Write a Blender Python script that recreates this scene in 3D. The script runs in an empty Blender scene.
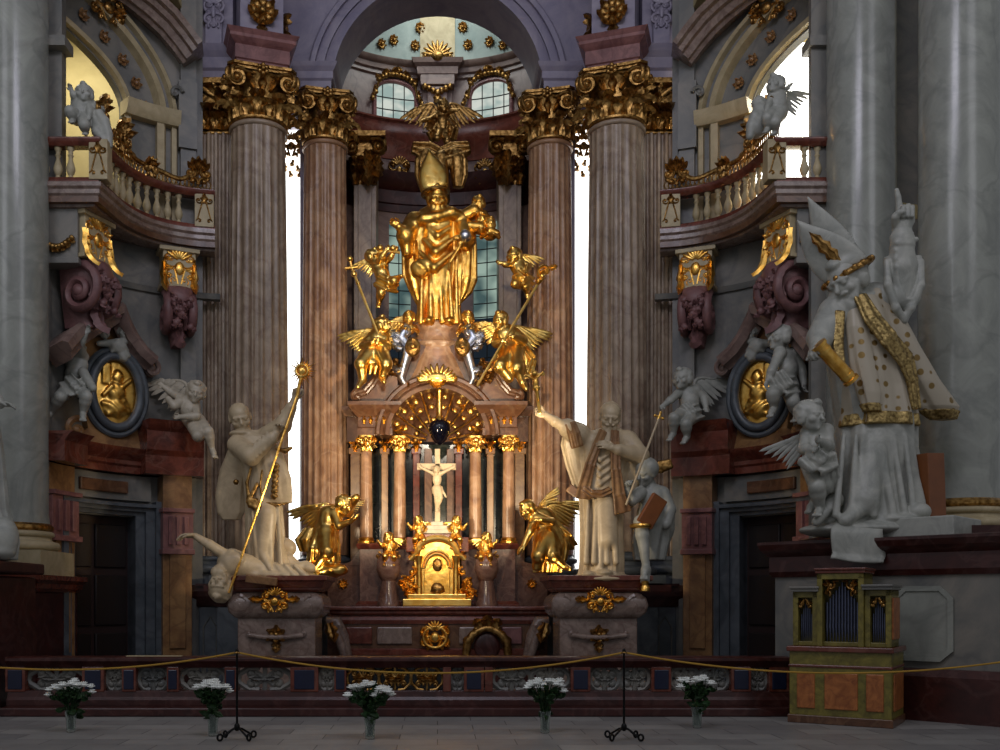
import bpy, math, random
import numpy as np
from math import sin, cos, pi, sqrt, radians as RAD
from mathutils import Vector, Matrix, noise as mnoise
SC = bpy.context.scene
COL = SC.collection
A3 = lambda *a: np.array(a, dtype=float)
# ---------------------------------------------------------------- camera frame
FPX, PX0, HZ, EYE = 1000.0, 437.5, 600.0, 1.63
def P(px, py, Y):
    """world point seen at photograph pixel (px,py) at depth Y"""
    return A3((px-PX0)/FPX*Y, Y, EYE+(HZ-py)/FPX*Y)
def ZP(py, Y): return EYE+(HZ-py)/FPX*Y
def XP(px, Y): return (px-PX0)/FPX*Y
# ---------------------------------------------------------------- materials
def lin(c):
    return tuple((x/12.92 if x <= 0.04045 else ((x+0.055)/1.055)**2.4) for x in c)
def _new(name):
    m = bpy.data.materials.new(name); m.use_nodes = True
    nt = m.node_tree; b = nt.nodes['Principled BSDF']
    return m, nt, b
def _coord(nt, scale):
    tc = nt.nodes.new('ShaderNodeTexCoord'); mp = nt.nodes.new('ShaderNodeMapping')
    mp.inputs['Scale'].default_value = scale if hasattr(scale, '__len__') else (scale,)*3
    nt.links.new(tc.outputs['Object'], mp.inputs['Vector']); return mp.outputs['Vector']
def _ramp(nt, fac, stops):
    r = nt.nodes.new('ShaderNodeValToRGB'); e = r.color_ramp.elements
    while len(e) < len(stops): e.new(0.5)
    for i, (p, c) in enumerate(stops):
        e[i].position = p; e[i].color = (*c, 1)
    nt.links.new(fac, r.inputs['Fac']); return r.outputs['Color']
def marble(name, c1, c2, vein=None, scale=1.5, rough=0.3, vs=1.2, bump=0.0, spec=0.5):
    m, nt, b = _new(name)
    v = _coord(nt, scale)
    n = nt.nodes.new('ShaderNodeTexNoise'); n.inputs['Scale'].default_value = 2.0
    n.inputs['Detail'].default_value = 7; n.inputs['Roughness'].default_value = 0.65
    n.inputs['Distortion'].default_value = 1.2
    nt.links.new(v, n.inputs['Vector'])
    stops = [(0.32, lin(c1)), (0.66, lin(c2))]
    col = _ramp(nt, n.outputs['Fac'], stops)
    if vein:
        w = nt.nodes.new('ShaderNodeTexNoise'); w.inputs['Scale'].default_value = vs
        w.inputs['Detail'].default_value = 6; w.inputs['Distortion'].default_value = 1.0
        nt.links.new(v, w.inputs['Vector'])
        r = nt.nodes.new('ShaderNodeValToRGB'); e = r.color_ramp.elements
        e[0].position = 0.455; e[0].color = (0, 0, 0, 1); e[1].position = 0.5; e[1].color = (.42, .42, .42, 1)
        k = e.new(0.545); k.color = (0, 0, 0, 1)
        nt.links.new(w.outputs['Fac'], r.inputs['Fac'])
        mx = nt.nodes.new('ShaderNodeMix'); mx.data_type = 'RGBA'
        nt.links.new(r.outputs['Color'], mx.inputs[0]); nt.links.new(col, mx.inputs[6])
        mx.inputs[7].default_value = (*lin(vein), 1); col = mx.outputs[2]
    nt.links.new(col, b.inputs['Base Color'])
    b.inputs['Roughness'].default_value = rough
    b.inputs['Specular IOR Level'].default_value = spec
    if bump:
        bp = nt.nodes.new('ShaderNodeBump'); bp.inputs['Strength'].default_value = bump
        bp.inputs['Distance'].default_value = 0.02
        nt.links.new(n.outputs['Fac'], bp.inputs['Height']); nt.links.new(bp.outputs['Normal'], b.inputs['Normal'])
    return m
def gold(name, c1=(.93, .66, .20), c2=(.80, .50, .14), rough=0.30, bscale=9.0, bump=0.35):
    m, nt, b = _new(name)
    v = _coord(nt, 1.0)
    n = nt.nodes.new('ShaderNodeTexNoise'); n.inputs['Scale'].default_value = bscale
    n.inputs['Detail'].default_value = 4
    nt.links.new(v, n.inputs['Vector'])
    nt.links.new(_ramp(nt, n.outputs['Fac'], [(0.35, lin(c2)), (0.6, lin(c1))]), b.inputs['Base Color'])
    b.inputs['Metallic'].default_value = 1.0
    b.inputs['Roughness'].default_value = rough
    bp = nt.nodes.new('ShaderNodeBump'); bp.inputs['Strength'].default_value = bump
    bp.inputs['Distance'].default_value = 0.02
    nt.links.new(n.outputs['Fac'], bp.inputs['Height']); nt.links.new(bp.outputs['Normal'], b.inputs['Normal'])
    return m
def plain(name, c, rough=0.5, metal=0.0, var=0.12, scale=6.0, **kw):
    m, nt, b = _new(name)
    v = _coord(nt, scale)
    n = nt.nodes.new('ShaderNodeTexNoise'); n.inputs['Scale'].default_value = 1.0
    n.inputs['Detail'].default_value = 3
    nt.links.new(v, n.inputs['Vector'])
    lc = lin(c)
    nt.links.new(_ramp(nt, n.outputs['Fac'], [(0.3, tuple(x*(1-var) for x in lc)), (0.7, tuple(min(1, x*(1+var)) for x in lc))]), b.inputs['Base Color'])
    b.inputs['Roughness'].default_value = rough; b.inputs['Metallic'].default_value = metal
    return m
def emit(name, c, s):
    m = bpy.data.materials.new(name); m.use_nodes = True; nt = m.node_tree
    nt.nodes.clear()
    o = nt.nodes.new('ShaderNodeOutputMaterial'); e = nt.nodes.new('ShaderNodeEmission')
    e.inputs['Color'].default_value = (*lin(c), 1); e.inputs['Strength'].default_value = s
    nt.links.new(e.outputs[0], o.inputs[0]); return m
# ---------------------------------------------------------------- mesh builder
def frame(d, hint=(0, 0, 1)):
    d = np.array(d, float); d = d/np.linalg.norm(d)
    h = np.array(hint, float)
    if abs(np.dot(h, d)) > 0.95*np.linalg.norm(h): h = A3(1, 0, 0) if abs(d[0]) < 0.9 else A3(0, 1, 0)
    x = np.cross(h, d); x /= np.linalg.norm(x); y = np.cross(d, x)
    return np.stack([x, y, d])          # rows
class MB:
    def __init__(s): s.v = []; s.f = []; s.n = 0; s.post = None
    def add(s, v, f):
        v = [tuple(map(float, p)) for p in v]
        if s.post: v = [tuple(s.post(p)) for p in v]
        s.v += v; s.f += [tuple(i+s.n for i in q) for q in f]; s.n += len(v)
    def box(s, c, size, R=None):
        h = np.array(size, float)/2; c = np.array(c, float)
        pts = [A3(x, y, z)*h for z in (-1, 1) for y in (-1, 1) for x in (-1, 1)]
        if R is not None: pts = [np.array(R).T @ p for p in pts]
        s.add([c+p for p in pts], [(0, 2, 3, 1), (4, 5, 7, 6), (0, 1, 5, 4), (2, 6, 7, 3), (0, 4, 6, 2), (1, 3, 7, 5)])
    def bx(s, x0, x1, y0, y1, z0, z1): s.box(((x0+x1)/2, (y0+y1)/2, (z0+z1)/2), (x1-x0, y1-y0, z1-z0))
    def grid(s, rows, closed=False, caps=False):
        """rows: list of equal-length point rings"""
        n = len(rows[0]); m = len(rows); v = [p for r in rows for p in r]; f = []
        for i in range(m-1):
            for j in range(n if closed else n-1):
                k = (j+1) % n
                f.append((i*n+j, i*n+k, (i+1)*n+k, (i+1)*n+j))
        if caps and closed:
            f.append(tuple(range(n-1, -1, -1))); f.append(tuple((m-1)*n+j for j in range(n)))
        s.add(v, f)
    def lathe(s, prof, c=(0, 0, 0), n=32, R=None, sx=1, sy=1, a0=0, a1=2*pi, mod=None):
        c = np.array(c, float); rows = []; full = abs(a1-a0-2*pi) < 1e-6
        for (r, z) in prof:
            row = []
            for j in range(n if full else n+1):
                a = a0+(a1-a0)*j/n; rr = r*(mod(a, z) if mod else 1)
                p = A3(rr*cos(a)*sx, rr*sin(a)*sy, z)
                if R is not None: p = np.array(R).T @ p
                row.append(c+p)
            rows.append(row)
        s.grid(rows, closed=full, caps=full)
    def tube(s, pts, r, n=8, closed=False, flat=1.0):
        pts = [np.array(p, float) for p in pts]; m = len(pts)
        rs = r if hasattr(r, '__len__') else [r]*m
        rows = []; prev = None
        for i in range(m):
            if closed: t = pts[(i+1) % m]-pts[i-1]
            else: t = pts[min(i+1, m-1)]-pts[max(i-1, 0)]
            L = np.linalg.norm(t); t = t/L if L > 1e-9 else A3(0, 0, 1)
            if prev is None: fr = frame(t); x = fr[0]
            else:
                x = prev-t*np.dot(prev, t); x /= np.linalg.norm(x)+1e-12
            prev = x; y = np.cross(t, x)
            rows.append([pts[i]+rs[i]*(cos(2*pi*j/n)*x+sin(2*pi*j/n)*y*flat) for j in range(n)])
        if closed: rows.append(rows[0])
        s.grid(rows, closed=True, caps=not closed)
    def ell(s, c, r, R=None, n=12, m=8, noise=0, seed=0):
        c = np.array(c, float); r = np.array(r if hasattr(r, '__len__') else (r, r, r), float); rows = []
        for i in range(m+1):
            t = pi*i/m*0.998+0.001*pi
            row = []
            for j in range(n):
                p = A3(sin(t)*cos(2*pi*j/n), sin(t)*sin(2*pi*j/n), -cos(t))
                k = 1+(noise*mnoise.noise(Vector(p*2.5+seed)) if noise else 0)
                p = p*r*k
                if R is not None: p = np.array(R).T @ p
                row.append(c+p)
            rows.append(row)
        s.grid(rows, closed=True, caps=True)
    def prism(s, poly, o, ux, uy, d):
        """poly 2D outline (ccw seen against d) extruded along vector d"""
        o, ux, uy, d = [np.array(a, float) for a in (o, ux, uy, d)]
        a = [o+ux*p[0]+uy*p[1] for p in poly]; n = len(a)
        b = [p+d for p in a]
        s.add(a+b, [tuple(range(n)), tuple(range(2*n-1, n-1, -1))]+[(i, i+n, (i+1) % n+n, (i+1) % n) for i in range(n)])
    def sweep(s, prof, path, closed=False):
        """moulding: prof [(out,z)] closed outline swept along plan path [(x,y)]; out = right of travel"""
        P2 = [A3(*p) for p in path]; m = len(P2); rows = []
        for i in range(m):
            def nrm(a, b):
                d = b-a; d /= np.linalg.norm(d); return A3(d[1], -d[0])
            ns = []
            if i > 0 or closed: ns.append(nrm(P2[i-1], P2[i]))
            if i < m-1 or closed: ns.append(nrm(P2[i], P2[(i+1) % m]))
            nn = sum(ns); nn /= np.linalg.norm(nn); k = 1/max(0.35, np.dot(nn, ns[0]))
            rows.append([A3(*(P2[i]+nn*k*o), z) for (o, z) in prof])
        if closed: rows.append(rows[0])
        s.grid(rows, closed=True, caps=not closed)
    def sweep3(s, prof, pts, up):
        """prof [(a,b)] closed outline swept on 3D pts; b along up vector(s), a along t x up"""
        pts = [np.array(p, float) for p in pts]; m = len(pts); rows = []
        for i in range(m):
            t = pts[min(i+1, m-1)]-pts[max(i-1, 0)]; t /= np.linalg.norm(t)
            u = np.array(up[i] if hasattr(up[0], '__len__') else up, float); u = u-t*np.dot(u, t); u /= np.linalg.norm(u)
            x = np.cross(t, u)
            rows.append([pts[i]+x*a+u*b for (a, b) in prof])
        s.grid(rows, closed=True, caps=True)
    def leaf(s, base, up, out, h, w, curl=0.6, th=0.012, lobes=4, n=8):
        """acanthus-like leaf: rises along up, curls outwards along out"""
        base, up, out = [np.array(a, float) for a in (base, up, out)]
        up /= np.linalg.norm(up); out = out-up*np.dot(out, up); out /= np.linalg.norm(out); side = np.cross(up, out)
        rows = []
        a = 0; p = base.copy()
        for i in range(n+1):
            t = i/n
            ang = curl*pi*max(0, t-0.35)**1.5/(0.65**1.5)
            dirv = up*cos(ang)+out*(sin(ang)+0.12)
            nrm = out*cos(ang)-up*sin(ang)
            if i: p = p+dirv*h/n
            ww = w*(sin(pi*min(1, t*0.85+0.15))**0.7)*(1+0.26*cos(2*pi*lobes*t))*0.5
            rows.append([p-side*ww-nrm*th*1.6, p-side*ww*0.5+nrm*th*2.0, p+nrm*th*0.6, p+side*ww*0.5+nrm*th*2.0, p+side*ww-nrm*th*1.6, p-nrm*th*1.5])
        s.grid(rows, closed=True, caps=True)
    def spiral(s, c, ux, uy, r0, turns=2.0, tr=0.03, a0=0.0, n=None, tail=None, shrink=0.12, sgn=1):
        """volute tube around c in plane ux,uy, starting at angle a0 and radius r0"""
        c, ux, uy = [np.array(a, float) for a in (c, ux, uy)]
        n = n or max(10, int(turns*16)); pts = []; rs = []
        if tail is not None: pts.append(np.array(tail, float)); rs.append(tr*0.8)
        for i in range(n+1):
            t = i/n; a = a0+sgn*2*pi*turns*t; r = r0*(shrink**t)
            pts.append(c+ux*r*cos(a)+uy*r*sin(a)); rs.append(tr*(1-0.45*t))
        s.tube(pts, rs, n=6)
        s.ell(c, tr*1.3, n=8, m=6)
    def build(s, name, mat, parent=None, smooth=True, mx=1, bevel=0, sharp=40):
        o = obj_from(name, s.v, s.f, mat, parent, smooth, mx, sharp)
        if bevel:
            md = o.modifiers.new('bevel', 'BEVEL'); md.width = bevel; md.segments = 2; md.limit_method = 'ANGLE'; md.angle_limit = RAD(40)
        return o
def wloc(o):
    l = Vector((0, 0, 0))
    while o: l = l+o.location; o = o.parent
    return l
def obj_from(name, v, f, mat, parent=None, smooth=True, mx=1, sharp=40):
    v = np.array(v, dtype=float).reshape(-1, 3)
    if mx < 0: v[:, 0] *= -1; f = [tuple(reversed(q)) for q in f]
    if parent is not None: v = v-np.array(wloc(parent))
    me = bpy.data.meshes.new(name)
    me.from_pydata(v.tolist(), [], [list(map(int, q)) for q in f]); me.update()
    if smooth:
        me.shade_smooth()
        if sharp < 180: me.set_sharp_from_angle(angle=RAD(sharp))
    if mat: me.materials.append(mat)
    o = bpy.data.objects.new(name, me); COL.objects.link(o)
    if parent is not None: o.parent = parent
    return o
def tag(o, label, cat, group=None, kind=None):
    if label: o['label'] = label
    if cat: o['category'] = cat
    if group: o['group'] = group
    if kind: o['kind'] = kind
    return o
def thing(name, label, cat, loc, group=None):
    o = bpy.data.objects.new(name, None); COL.objects.link(o); o.location = tuple(map(float, loc))
    o.empty_display_size = 0.1
    return tag(o, label, cat, group)
def struct(name, mb, mat, mx=1, parent=None, **kw):
    o = mb.build(name, mat, parent, mx=mx, **kw)
    if parent is None: o['kind'] = 'structure'
    return o
def rebase(o):
    """single-mesh thing: put the origin at the base of its mesh"""
    vs = np.array([v.co[:] for v in o.data.vertices]); c = (vs.min(0)+vs.max(0))/2; c[2] = vs[:, 2].min()
    o.data.transform(Matrix.Translation(-Vector(c))); o.location = Vector(c); return o
# ---------------------------------------------------------------- signed-distance sculpting
def smin(a, b, k):
    h = np.clip(0.5+0.5*(b-a)/k, 0, 1); return b+(a-b)*h-k*h*(1-h)
def rotm(ax, ay, az):
    cx, sx, cy, sy, cz, sz = cos(ax), sin(ax), cos(ay), sin(ay), cos(az), sin(az)
    X = np.array([[1, 0, 0], [0, cx, -sx], [0, sx, cx]]); Yr = np.array([[cy, 0, sy], [0, 1, 0], [-sy, 0, cy]]); Z = np.array([[cz, -sz, 0], [sz, cz, 0], [0, 0, 1]])
    return Z @ Yr @ X
VX = 0.7
class SDF:
    def __init__(s, k=0.03): s.p = []; s.k = k
    def _add(s, lo, hi, fn, k=None, sub=False): s.p.append((np.array(lo, float), np.array(hi, float), fn, s.k if k is None else k, sub))
    def cap(s, a, b, ra, rb=None, k=None, sub=False):
        a = np.array(a, float); b = np.array(b, float); rb = ra if rb is None else rb
        R = max(ra, rb); ab = b-a; L2 = float(ab @ ab)+1e-9
        def fn(q):
            t = np.clip(((q-a) @ ab)/L2, 0, 1)
            return np.linalg.norm(q-a-t[..., None]*ab, axis=-1)-(ra+(rb-ra)*t)
        s._add(np.minimum(a, b)-R, np.maximum(a, b)+R, fn, k, sub)
    def chain(s, pts, rs, k=None, sub=False):
        for i in range(len(pts)-1): s.cap(pts[i], pts[i+1], rs[i], rs[i+1], k, sub)
    def ell(s, c, r, R=None, k=None, sub=False, bump=0, freq=20):
        c = np.array(c, float); r = np.array(r, float) if hasattr(r, '__len__') else A3(r, r, r)
        M = np.array(R) if R is not None else np.eye(3); mr = r.max()*1.2
        def fn(q):
            l = (q-c) @ M.T
            k0 = np.linalg.norm(l/r, axis=-1); k1 = np.linalg.norm(l/r**2, axis=-1)+1e-9
            d = k0*(k0-1)/k1
            if bump: d = d-bump*(np.sin(l[..., 0]*freq+np.sin(l[..., 2]*freq*0.7)*1.3)*np.sin(l[..., 1]*freq*0.9+1)*np.sin(l[..., 2]*freq+np.sin(l[..., 0]*freq*.6)))
            return d
        s._add(c-mr, c+mr, fn, k, sub)
    def box(s, c, h, R=None, rr=0.02, k=None, sub=False):
        c = np.array(c, float); h = np.array(h, float); M = np.array(R) if R is not None else np.eye(3); mr = np.linalg.norm(h)
        def fn(q):
            l = np.abs((q-c) @ M.T)-(h-rr)
            return np.linalg.norm(np.maximum(l, 0), axis=-1)+np.minimum(l.max(-1), 0)-rr
        s._add(c-mr, c+mr, fn, k, sub)
    def robe(s, rings, n=9, amp=0.06, tw=0.0, ph=0.0, R=None, o=(0, 0, 0), k=None, sub=False, sharp=0.5):
        """rings: (z,cx,cy,rx,ry[,foldamp]) along local z"""
        rg = np.array([r if len(r) == 6 else (*r, amp) for r in rings], float); rg = rg[np.argsort(rg[:, 0])]
        M = np.array(R) if R is not None else np.eye(3); o = np.array(o, float)
        pts = []
        for (z, cx, cy, rx, ry, am) in rg:
            for sx in (-1, 1):
                for sy in (-1, 1): pts.append(o+M.T @ A3(cx+sx*rx*(1+am), cy+sy*ry*(1+am), z))
        pts = np.array(pts)
        def fn(q):
            l = (q-o) @ M.T; z = l[..., 2]
            cx, cy, rx, ry, am = [np.interp(z, rg[:, 0], rg[:, i]) for i in (1, 2, 3, 4, 5)]
            x = (l[..., 0]-cx)/rx; y = (l[..., 1]-cy)/ry
            th = np.arctan2(y, x); t2 = th+0.35*np.sin(2*th+ph*1.7)+0.25*np.sin(3*th+ph)
            w = np.sin(n*t2+ph+tw*z+0.5*np.sin(z*3.1+ph)); w = np.sign(w)*np.abs(w)**sharp*0.7+0.3*np.sin(2*n*t2+1.3*ph-tw*z)
            d = (np.sqrt(x*x+y*y)-1-1.5*am*w)*np.minimum(rx, ry)*0.8
            return np.maximum(d, np.maximum(rg[0, 0]-z, z-rg[-1, 0]))
        s._add(pts.min(0)-0.03, pts.max(0)+0.03, fn, k, sub)
    def ribbon(s, pts, ws, th=0.02, nrm=(0, -1, 0), k=None, wave=0):
        """cloth band through pts, half-width ws, facing nrm"""
        pts = [np.array(p, float) for p in pts]; ws = ws if hasattr(ws, '__len__') else [ws]*len(pts)
        nr = nrm if hasattr(nrm[0], '__len__') else [nrm]*len(pts)
        for i in range(len(pts)-1):
            a, b = pts[i], pts[i+1]; d = b-a; L = np.linalg.norm(d); d /= L
            n_ = np.array(nr[i], float); n_ = n_-d*(n_ @ d); n_ /= np.linalg.norm(n_)+1e-9; x = np.cross(n_, d)
            w0, w1 = ws[i], ws[i+1]; W = max(w0, w1); c = (a+b)/2; mr = sqrt(L*L/4+W*W)+th
            def fn(q, a=a, d=d, n_=n_, x=x, L=L, w0=w0, w1=w1):
                l = q-a; t = l @ d; u = l @ x; v = l @ n_
                tt = np.clip(t/L, 0, 1); w = w0+(w1-w0)*tt
                if wave: v = v-wave*np.sin(u/np.maximum(w, .01)*5+t*3)
                du = np.maximum(np.abs(u)-w, 0); dt = np.maximum(np.maximum(-t, t-L), 0)
                return np.sqrt(du**2+dt**2+v**2)-th
            s._add(c-mr, c+mr, fn, k)
    def mesh(s, h, pad=2):
        lo = np.min([p[0] for p in s.p if not p[4]], 0)-h*pad; hi = np.max([p[1] for p in s.p if not p[4]], 0)+h*pad
        n = np.ceil((hi-lo)/h).astype(int)+1
        ax = [lo[i]+h*np.arange(n[i]) for i in range(3)]
        F = np.full(n, 1.0, dtype=np.float32)
        for (l, u, fn, k, sub) in s.p:
            e = h*2+k*1.1
            i0 = np.clip(np.floor((l-e-lo)/h).astype(int), 0, n); i1 = np.clip(np.ceil((u+e-lo)/h).astype(int)+1, 0, n)
            if (i1 <= i0).any(): continue
            sl = tuple(slice(i0[i], i1[i]) for i in range(3))
            q = np.stack(np.meshgrid(*[ax[i][sl[i]] for i in range(3)], indexing='ij'), -1)
            d = fn(q)
            F[sl] = smin(F[sl], d, k) if not sub else -smin(-F[sl], d, k)
        return surfnet(F, lo, h)
    def build(s, name, mat, parent=None, h=0.02, mx=1, soft=1):
        v, f = s.mesh(h*VX); return obj_from(name, v, f, mat, parent, True, mx, 180)
def surfnet(F, lo, h):
    ins = F < 0
    nx, ny, nz = F.shape
    c = np.zeros((nx-1, ny-1, nz-1), np.int8)
    for dx in (0, 1):
        for dy in (0, 1):
            for dz in (0, 1): c += ins[dx:nx-1+dx, dy:ny-1+dy, dz:nz-1+dz]
    act = np.argwhere((c > 0) & (c < 8)); m = len(act)
    idx = np.full(c.shape, -1, np.int32); idx[act[:, 0], act[:, 1], act[:, 2]] = np.arange(m)
    cor = {}
    for dx in (0, 1):
        for dy in (0, 1):
            for dz in (0, 1): cor[dx, dy, dz] = F[act[:, 0]+dx, act[:, 1]+dy, act[:, 2]+dz].astype(float)
    pos = np.zeros((m, 3)); cnt = np.zeros(m)
    for a in cor:
        for axn in range(3):
            if a[axn] == 0:
                b = list(a); b[axn] = 1; b = tuple(b)
                fa, fb = cor[a], cor[b]; x = (fa < 0) != (fb < 0)
                t = np.where(x, fa/np.where(x, fa-fb, 1), 0)
                p = np.tile(np.array(a, float), (m, 1)); p[:, axn] += t
                pos += p*x[:, None]; cnt += x
    V = lo+h*(act+pos/cnt[:, None])
    Q = []
    for axn in range(3):
        sl0 = [slice(None)]*3; sl1 = [slice(None)]*3; sl0[axn] = slice(0, -1); sl1[axn] = slice(1, None)
        a = ins[tuple(sl0)]; b = ins[tuple(sl1)]
        e = np.argwhere(a != b)
        u, w = [(1, 2), (2, 0), (0, 1)][axn]
        e = e[(e[:, u] > 0) & (e[:, w] > 0) & (e[:, u] < F.shape[u]-1) & (e[:, w] < F.shape[w]-1)]
        sg = a[tuple(e.T)]
        def I(du, dw):
            q = e.copy(); q[:, u] -= du; q[:, w] -= dw; return idx[tuple(q.T)]
        q = np.stack([I(1, 1), I(0, 1), I(0, 0), I(1, 0)], 1)
        q[~sg] = q[~sg][:, ::-1]
        Q.append(q)
    Q = np.concatenate(Q)
    # light Laplacian smoothing
    nb = np.zeros_like(V); ct = np.zeros(len(V))
    for i in range(4):
        a, b = Q[:, i], Q[:, (i+1) % 4]
        np.add.at(nb, a, V[b]); np.add.at(ct, a, 1); np.add.at(nb, b, V[a]); np.add.at(ct, b, 1)
    V = 0.68*V+0.32*nb/np.maximum(ct, 1)[:, None]
    return V, Q.tolist()
# ---------------------------------------------------------------- materials used
M = {}
M['column'] = marble('column_marble', (.48, .41, .34), (.66, .58, .49), (.38, .26, .21), 0.9, 0.35)
M['column_red'] = marble('column_red_marble', (.48, .34, .25), (.70, .54, .40), (.76, .64, .52), 1.0, 0.32)
M['giant'] = marble('giant_grey_marble', (.52, .53, .50), (.62, .63, .59), (.44, .45, .43), 0.7, 0.22)
M['wall'] = marble('wall_grey_marble', (.37, .38, .37), (.52, .50, .46), (.30, .31, .32), 0.5, 0.45)
M['wallblue'] = marble('wall_blue_grey_marble', (.26, .29, .31), (.39, .41, .43), (.20, .21, .23), 0.8, 0.35)
M['violet'] = marble('violet_grey_marble', (.48, .46, .54), (.60, .57, .62), None, 0.7, 0.45)
M['pink'] = marble('pink_marble', (.42, .27, .27), (.58, .40, .38), (.32, .18, .17), 1.2, 0.3)
M['apse'] = marble('apse_marble', (.44, .36, .33), (.58, .49, .45), (.34, .24, .22), 1.0, 0.4)
M['altarm'] = marble('altar_marble', (.34, .23, .20), (.50, .38, .33), (.58, .46, .40), 2.4, 0.2)
M['red'] = marble('red_marble', (.30, .14, .10), (.47, .24, .18), (.50, .34, .28), 1.6, 0.22)
M['dkred'] = marble('dark_red_marble', (.17, .07, .06), (.27, .12, .10), (.36, .24, .22), 1.6, 0.3)
M['ochre'] = marble('ochre_marble', (.46, .32, .20), (.62, .47, .30), (.36, .22, .14), 1.3, 0.32)
M['brown'] = marble('brown_marble', (.27, .17, .11), (.42, .28, .19), (.50, .38, .28), 1.8, 0.28)
M['rose'] = marble('rose_stucco', (.40, .27, .27), (.52, .37, .36), None, 2.0, 0.5)
M['mauve'] = marble('mauve_marble', (.43, .36, .32), (.58, .50, .45), (.34, .22, .20), 2.2, 0.22)
M['cream'] = marble('cream_stucco', (.62, .56, .42), (.74, .68, .54), None, 1.2, 0.55)
M['plaster'] = marble('yellow_plaster', (.66, .60, .42), (.72, .66, .48), None, .6, 0.7)
M['stucco'] = marble('white_stucco', (.66, .62, .54), (.78, .74, .66), None, 1.5, 0.42)
M['warmst'] = marble('ivory_stucco', (.68, .60, .48), (.80, .72, .58), None, 1.5, 0.4)
M['greyst'] = marble('grey_stucco', (.54, .55, .52), (.68, .68, .64), None, 1.5, 0.45)
M['dome'] = marble('dome_green_grey', (.46, .52, .50), (.58, .62, .59), None, .5, 0.6)
M['gold'] = gold('gilding', (1.0, .80, .42), (.90, .66, .28), .30)
M['goldb'] = gold('bright_gilding', (1.0, .84, .48), (.95, .73, .34), 0.28, 7.0, 0.3)
M['golda'] = gold('aged_gilding', (.74, .58, .34), (.46, .33, .16), 0.40, 14.0, 0.6)
M['dull'] = gold('dull_gilding', (.74, .64, .42), (.46, .38, .24), .45, 22.0, .6)
M['silver'] = gold('silvering', (.88, .88, .90), (.70, .72, .76), 0.28, 8.0, 0.3)
M['dark'] = plain('dark_wood', (.10, .06, .05), 0.45)
M['door'] = plain('door_wood', (.16, .09, .08), 0.5)
M['iron'] = plain('black_iron', (.05, .05, .05), 0.45, 0.6)
M['lead'] = plain('window_lead', (.10, .11, .11), 0.6)
M['navy'] = plain('navy_panel', (.09, .11, .20), 0.25)
M['black'] = marble('black_marble', (.05, .05, .055), (.12, .12, .12), (.25, .25, .24), 1.5, 0.15)
M['greenblk'] = marble('green_black_marble', (.08, .10, .09), (.17, .19, .17), (.3, .31, .28), 1.5, 0.15)
M['orb'] = plain('blue_black_glass', (.03, .03, .07), 0.06)
M['olive'] = marble('olive_marbling', (.36, .33, .13), (.52, .47, .20), (.28, .24, .10), 3.0, 0.4)
M['orange'] = marble('orange_marbling', (.52, .29, .13), (.70, .43, .22), (.42, .20, .10), 3.0, 0.4)
M['pipe'] = plain('tin_pipe', (.36, .38, .46), 0.3, 0.8)
M['rope'] = plain('yellow_rope', (.66, .50, .14), 0.7)
M['leaf'] = plain('green_leaf', (.10, .22, .07), 0.6, var=.4, scale=20)
M['petal'] = plain('white_petal', (.93, .94, .92), 0.6)
M['bookred'] = plain('book_leather', (.48, .28, .14), 0.4)
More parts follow.
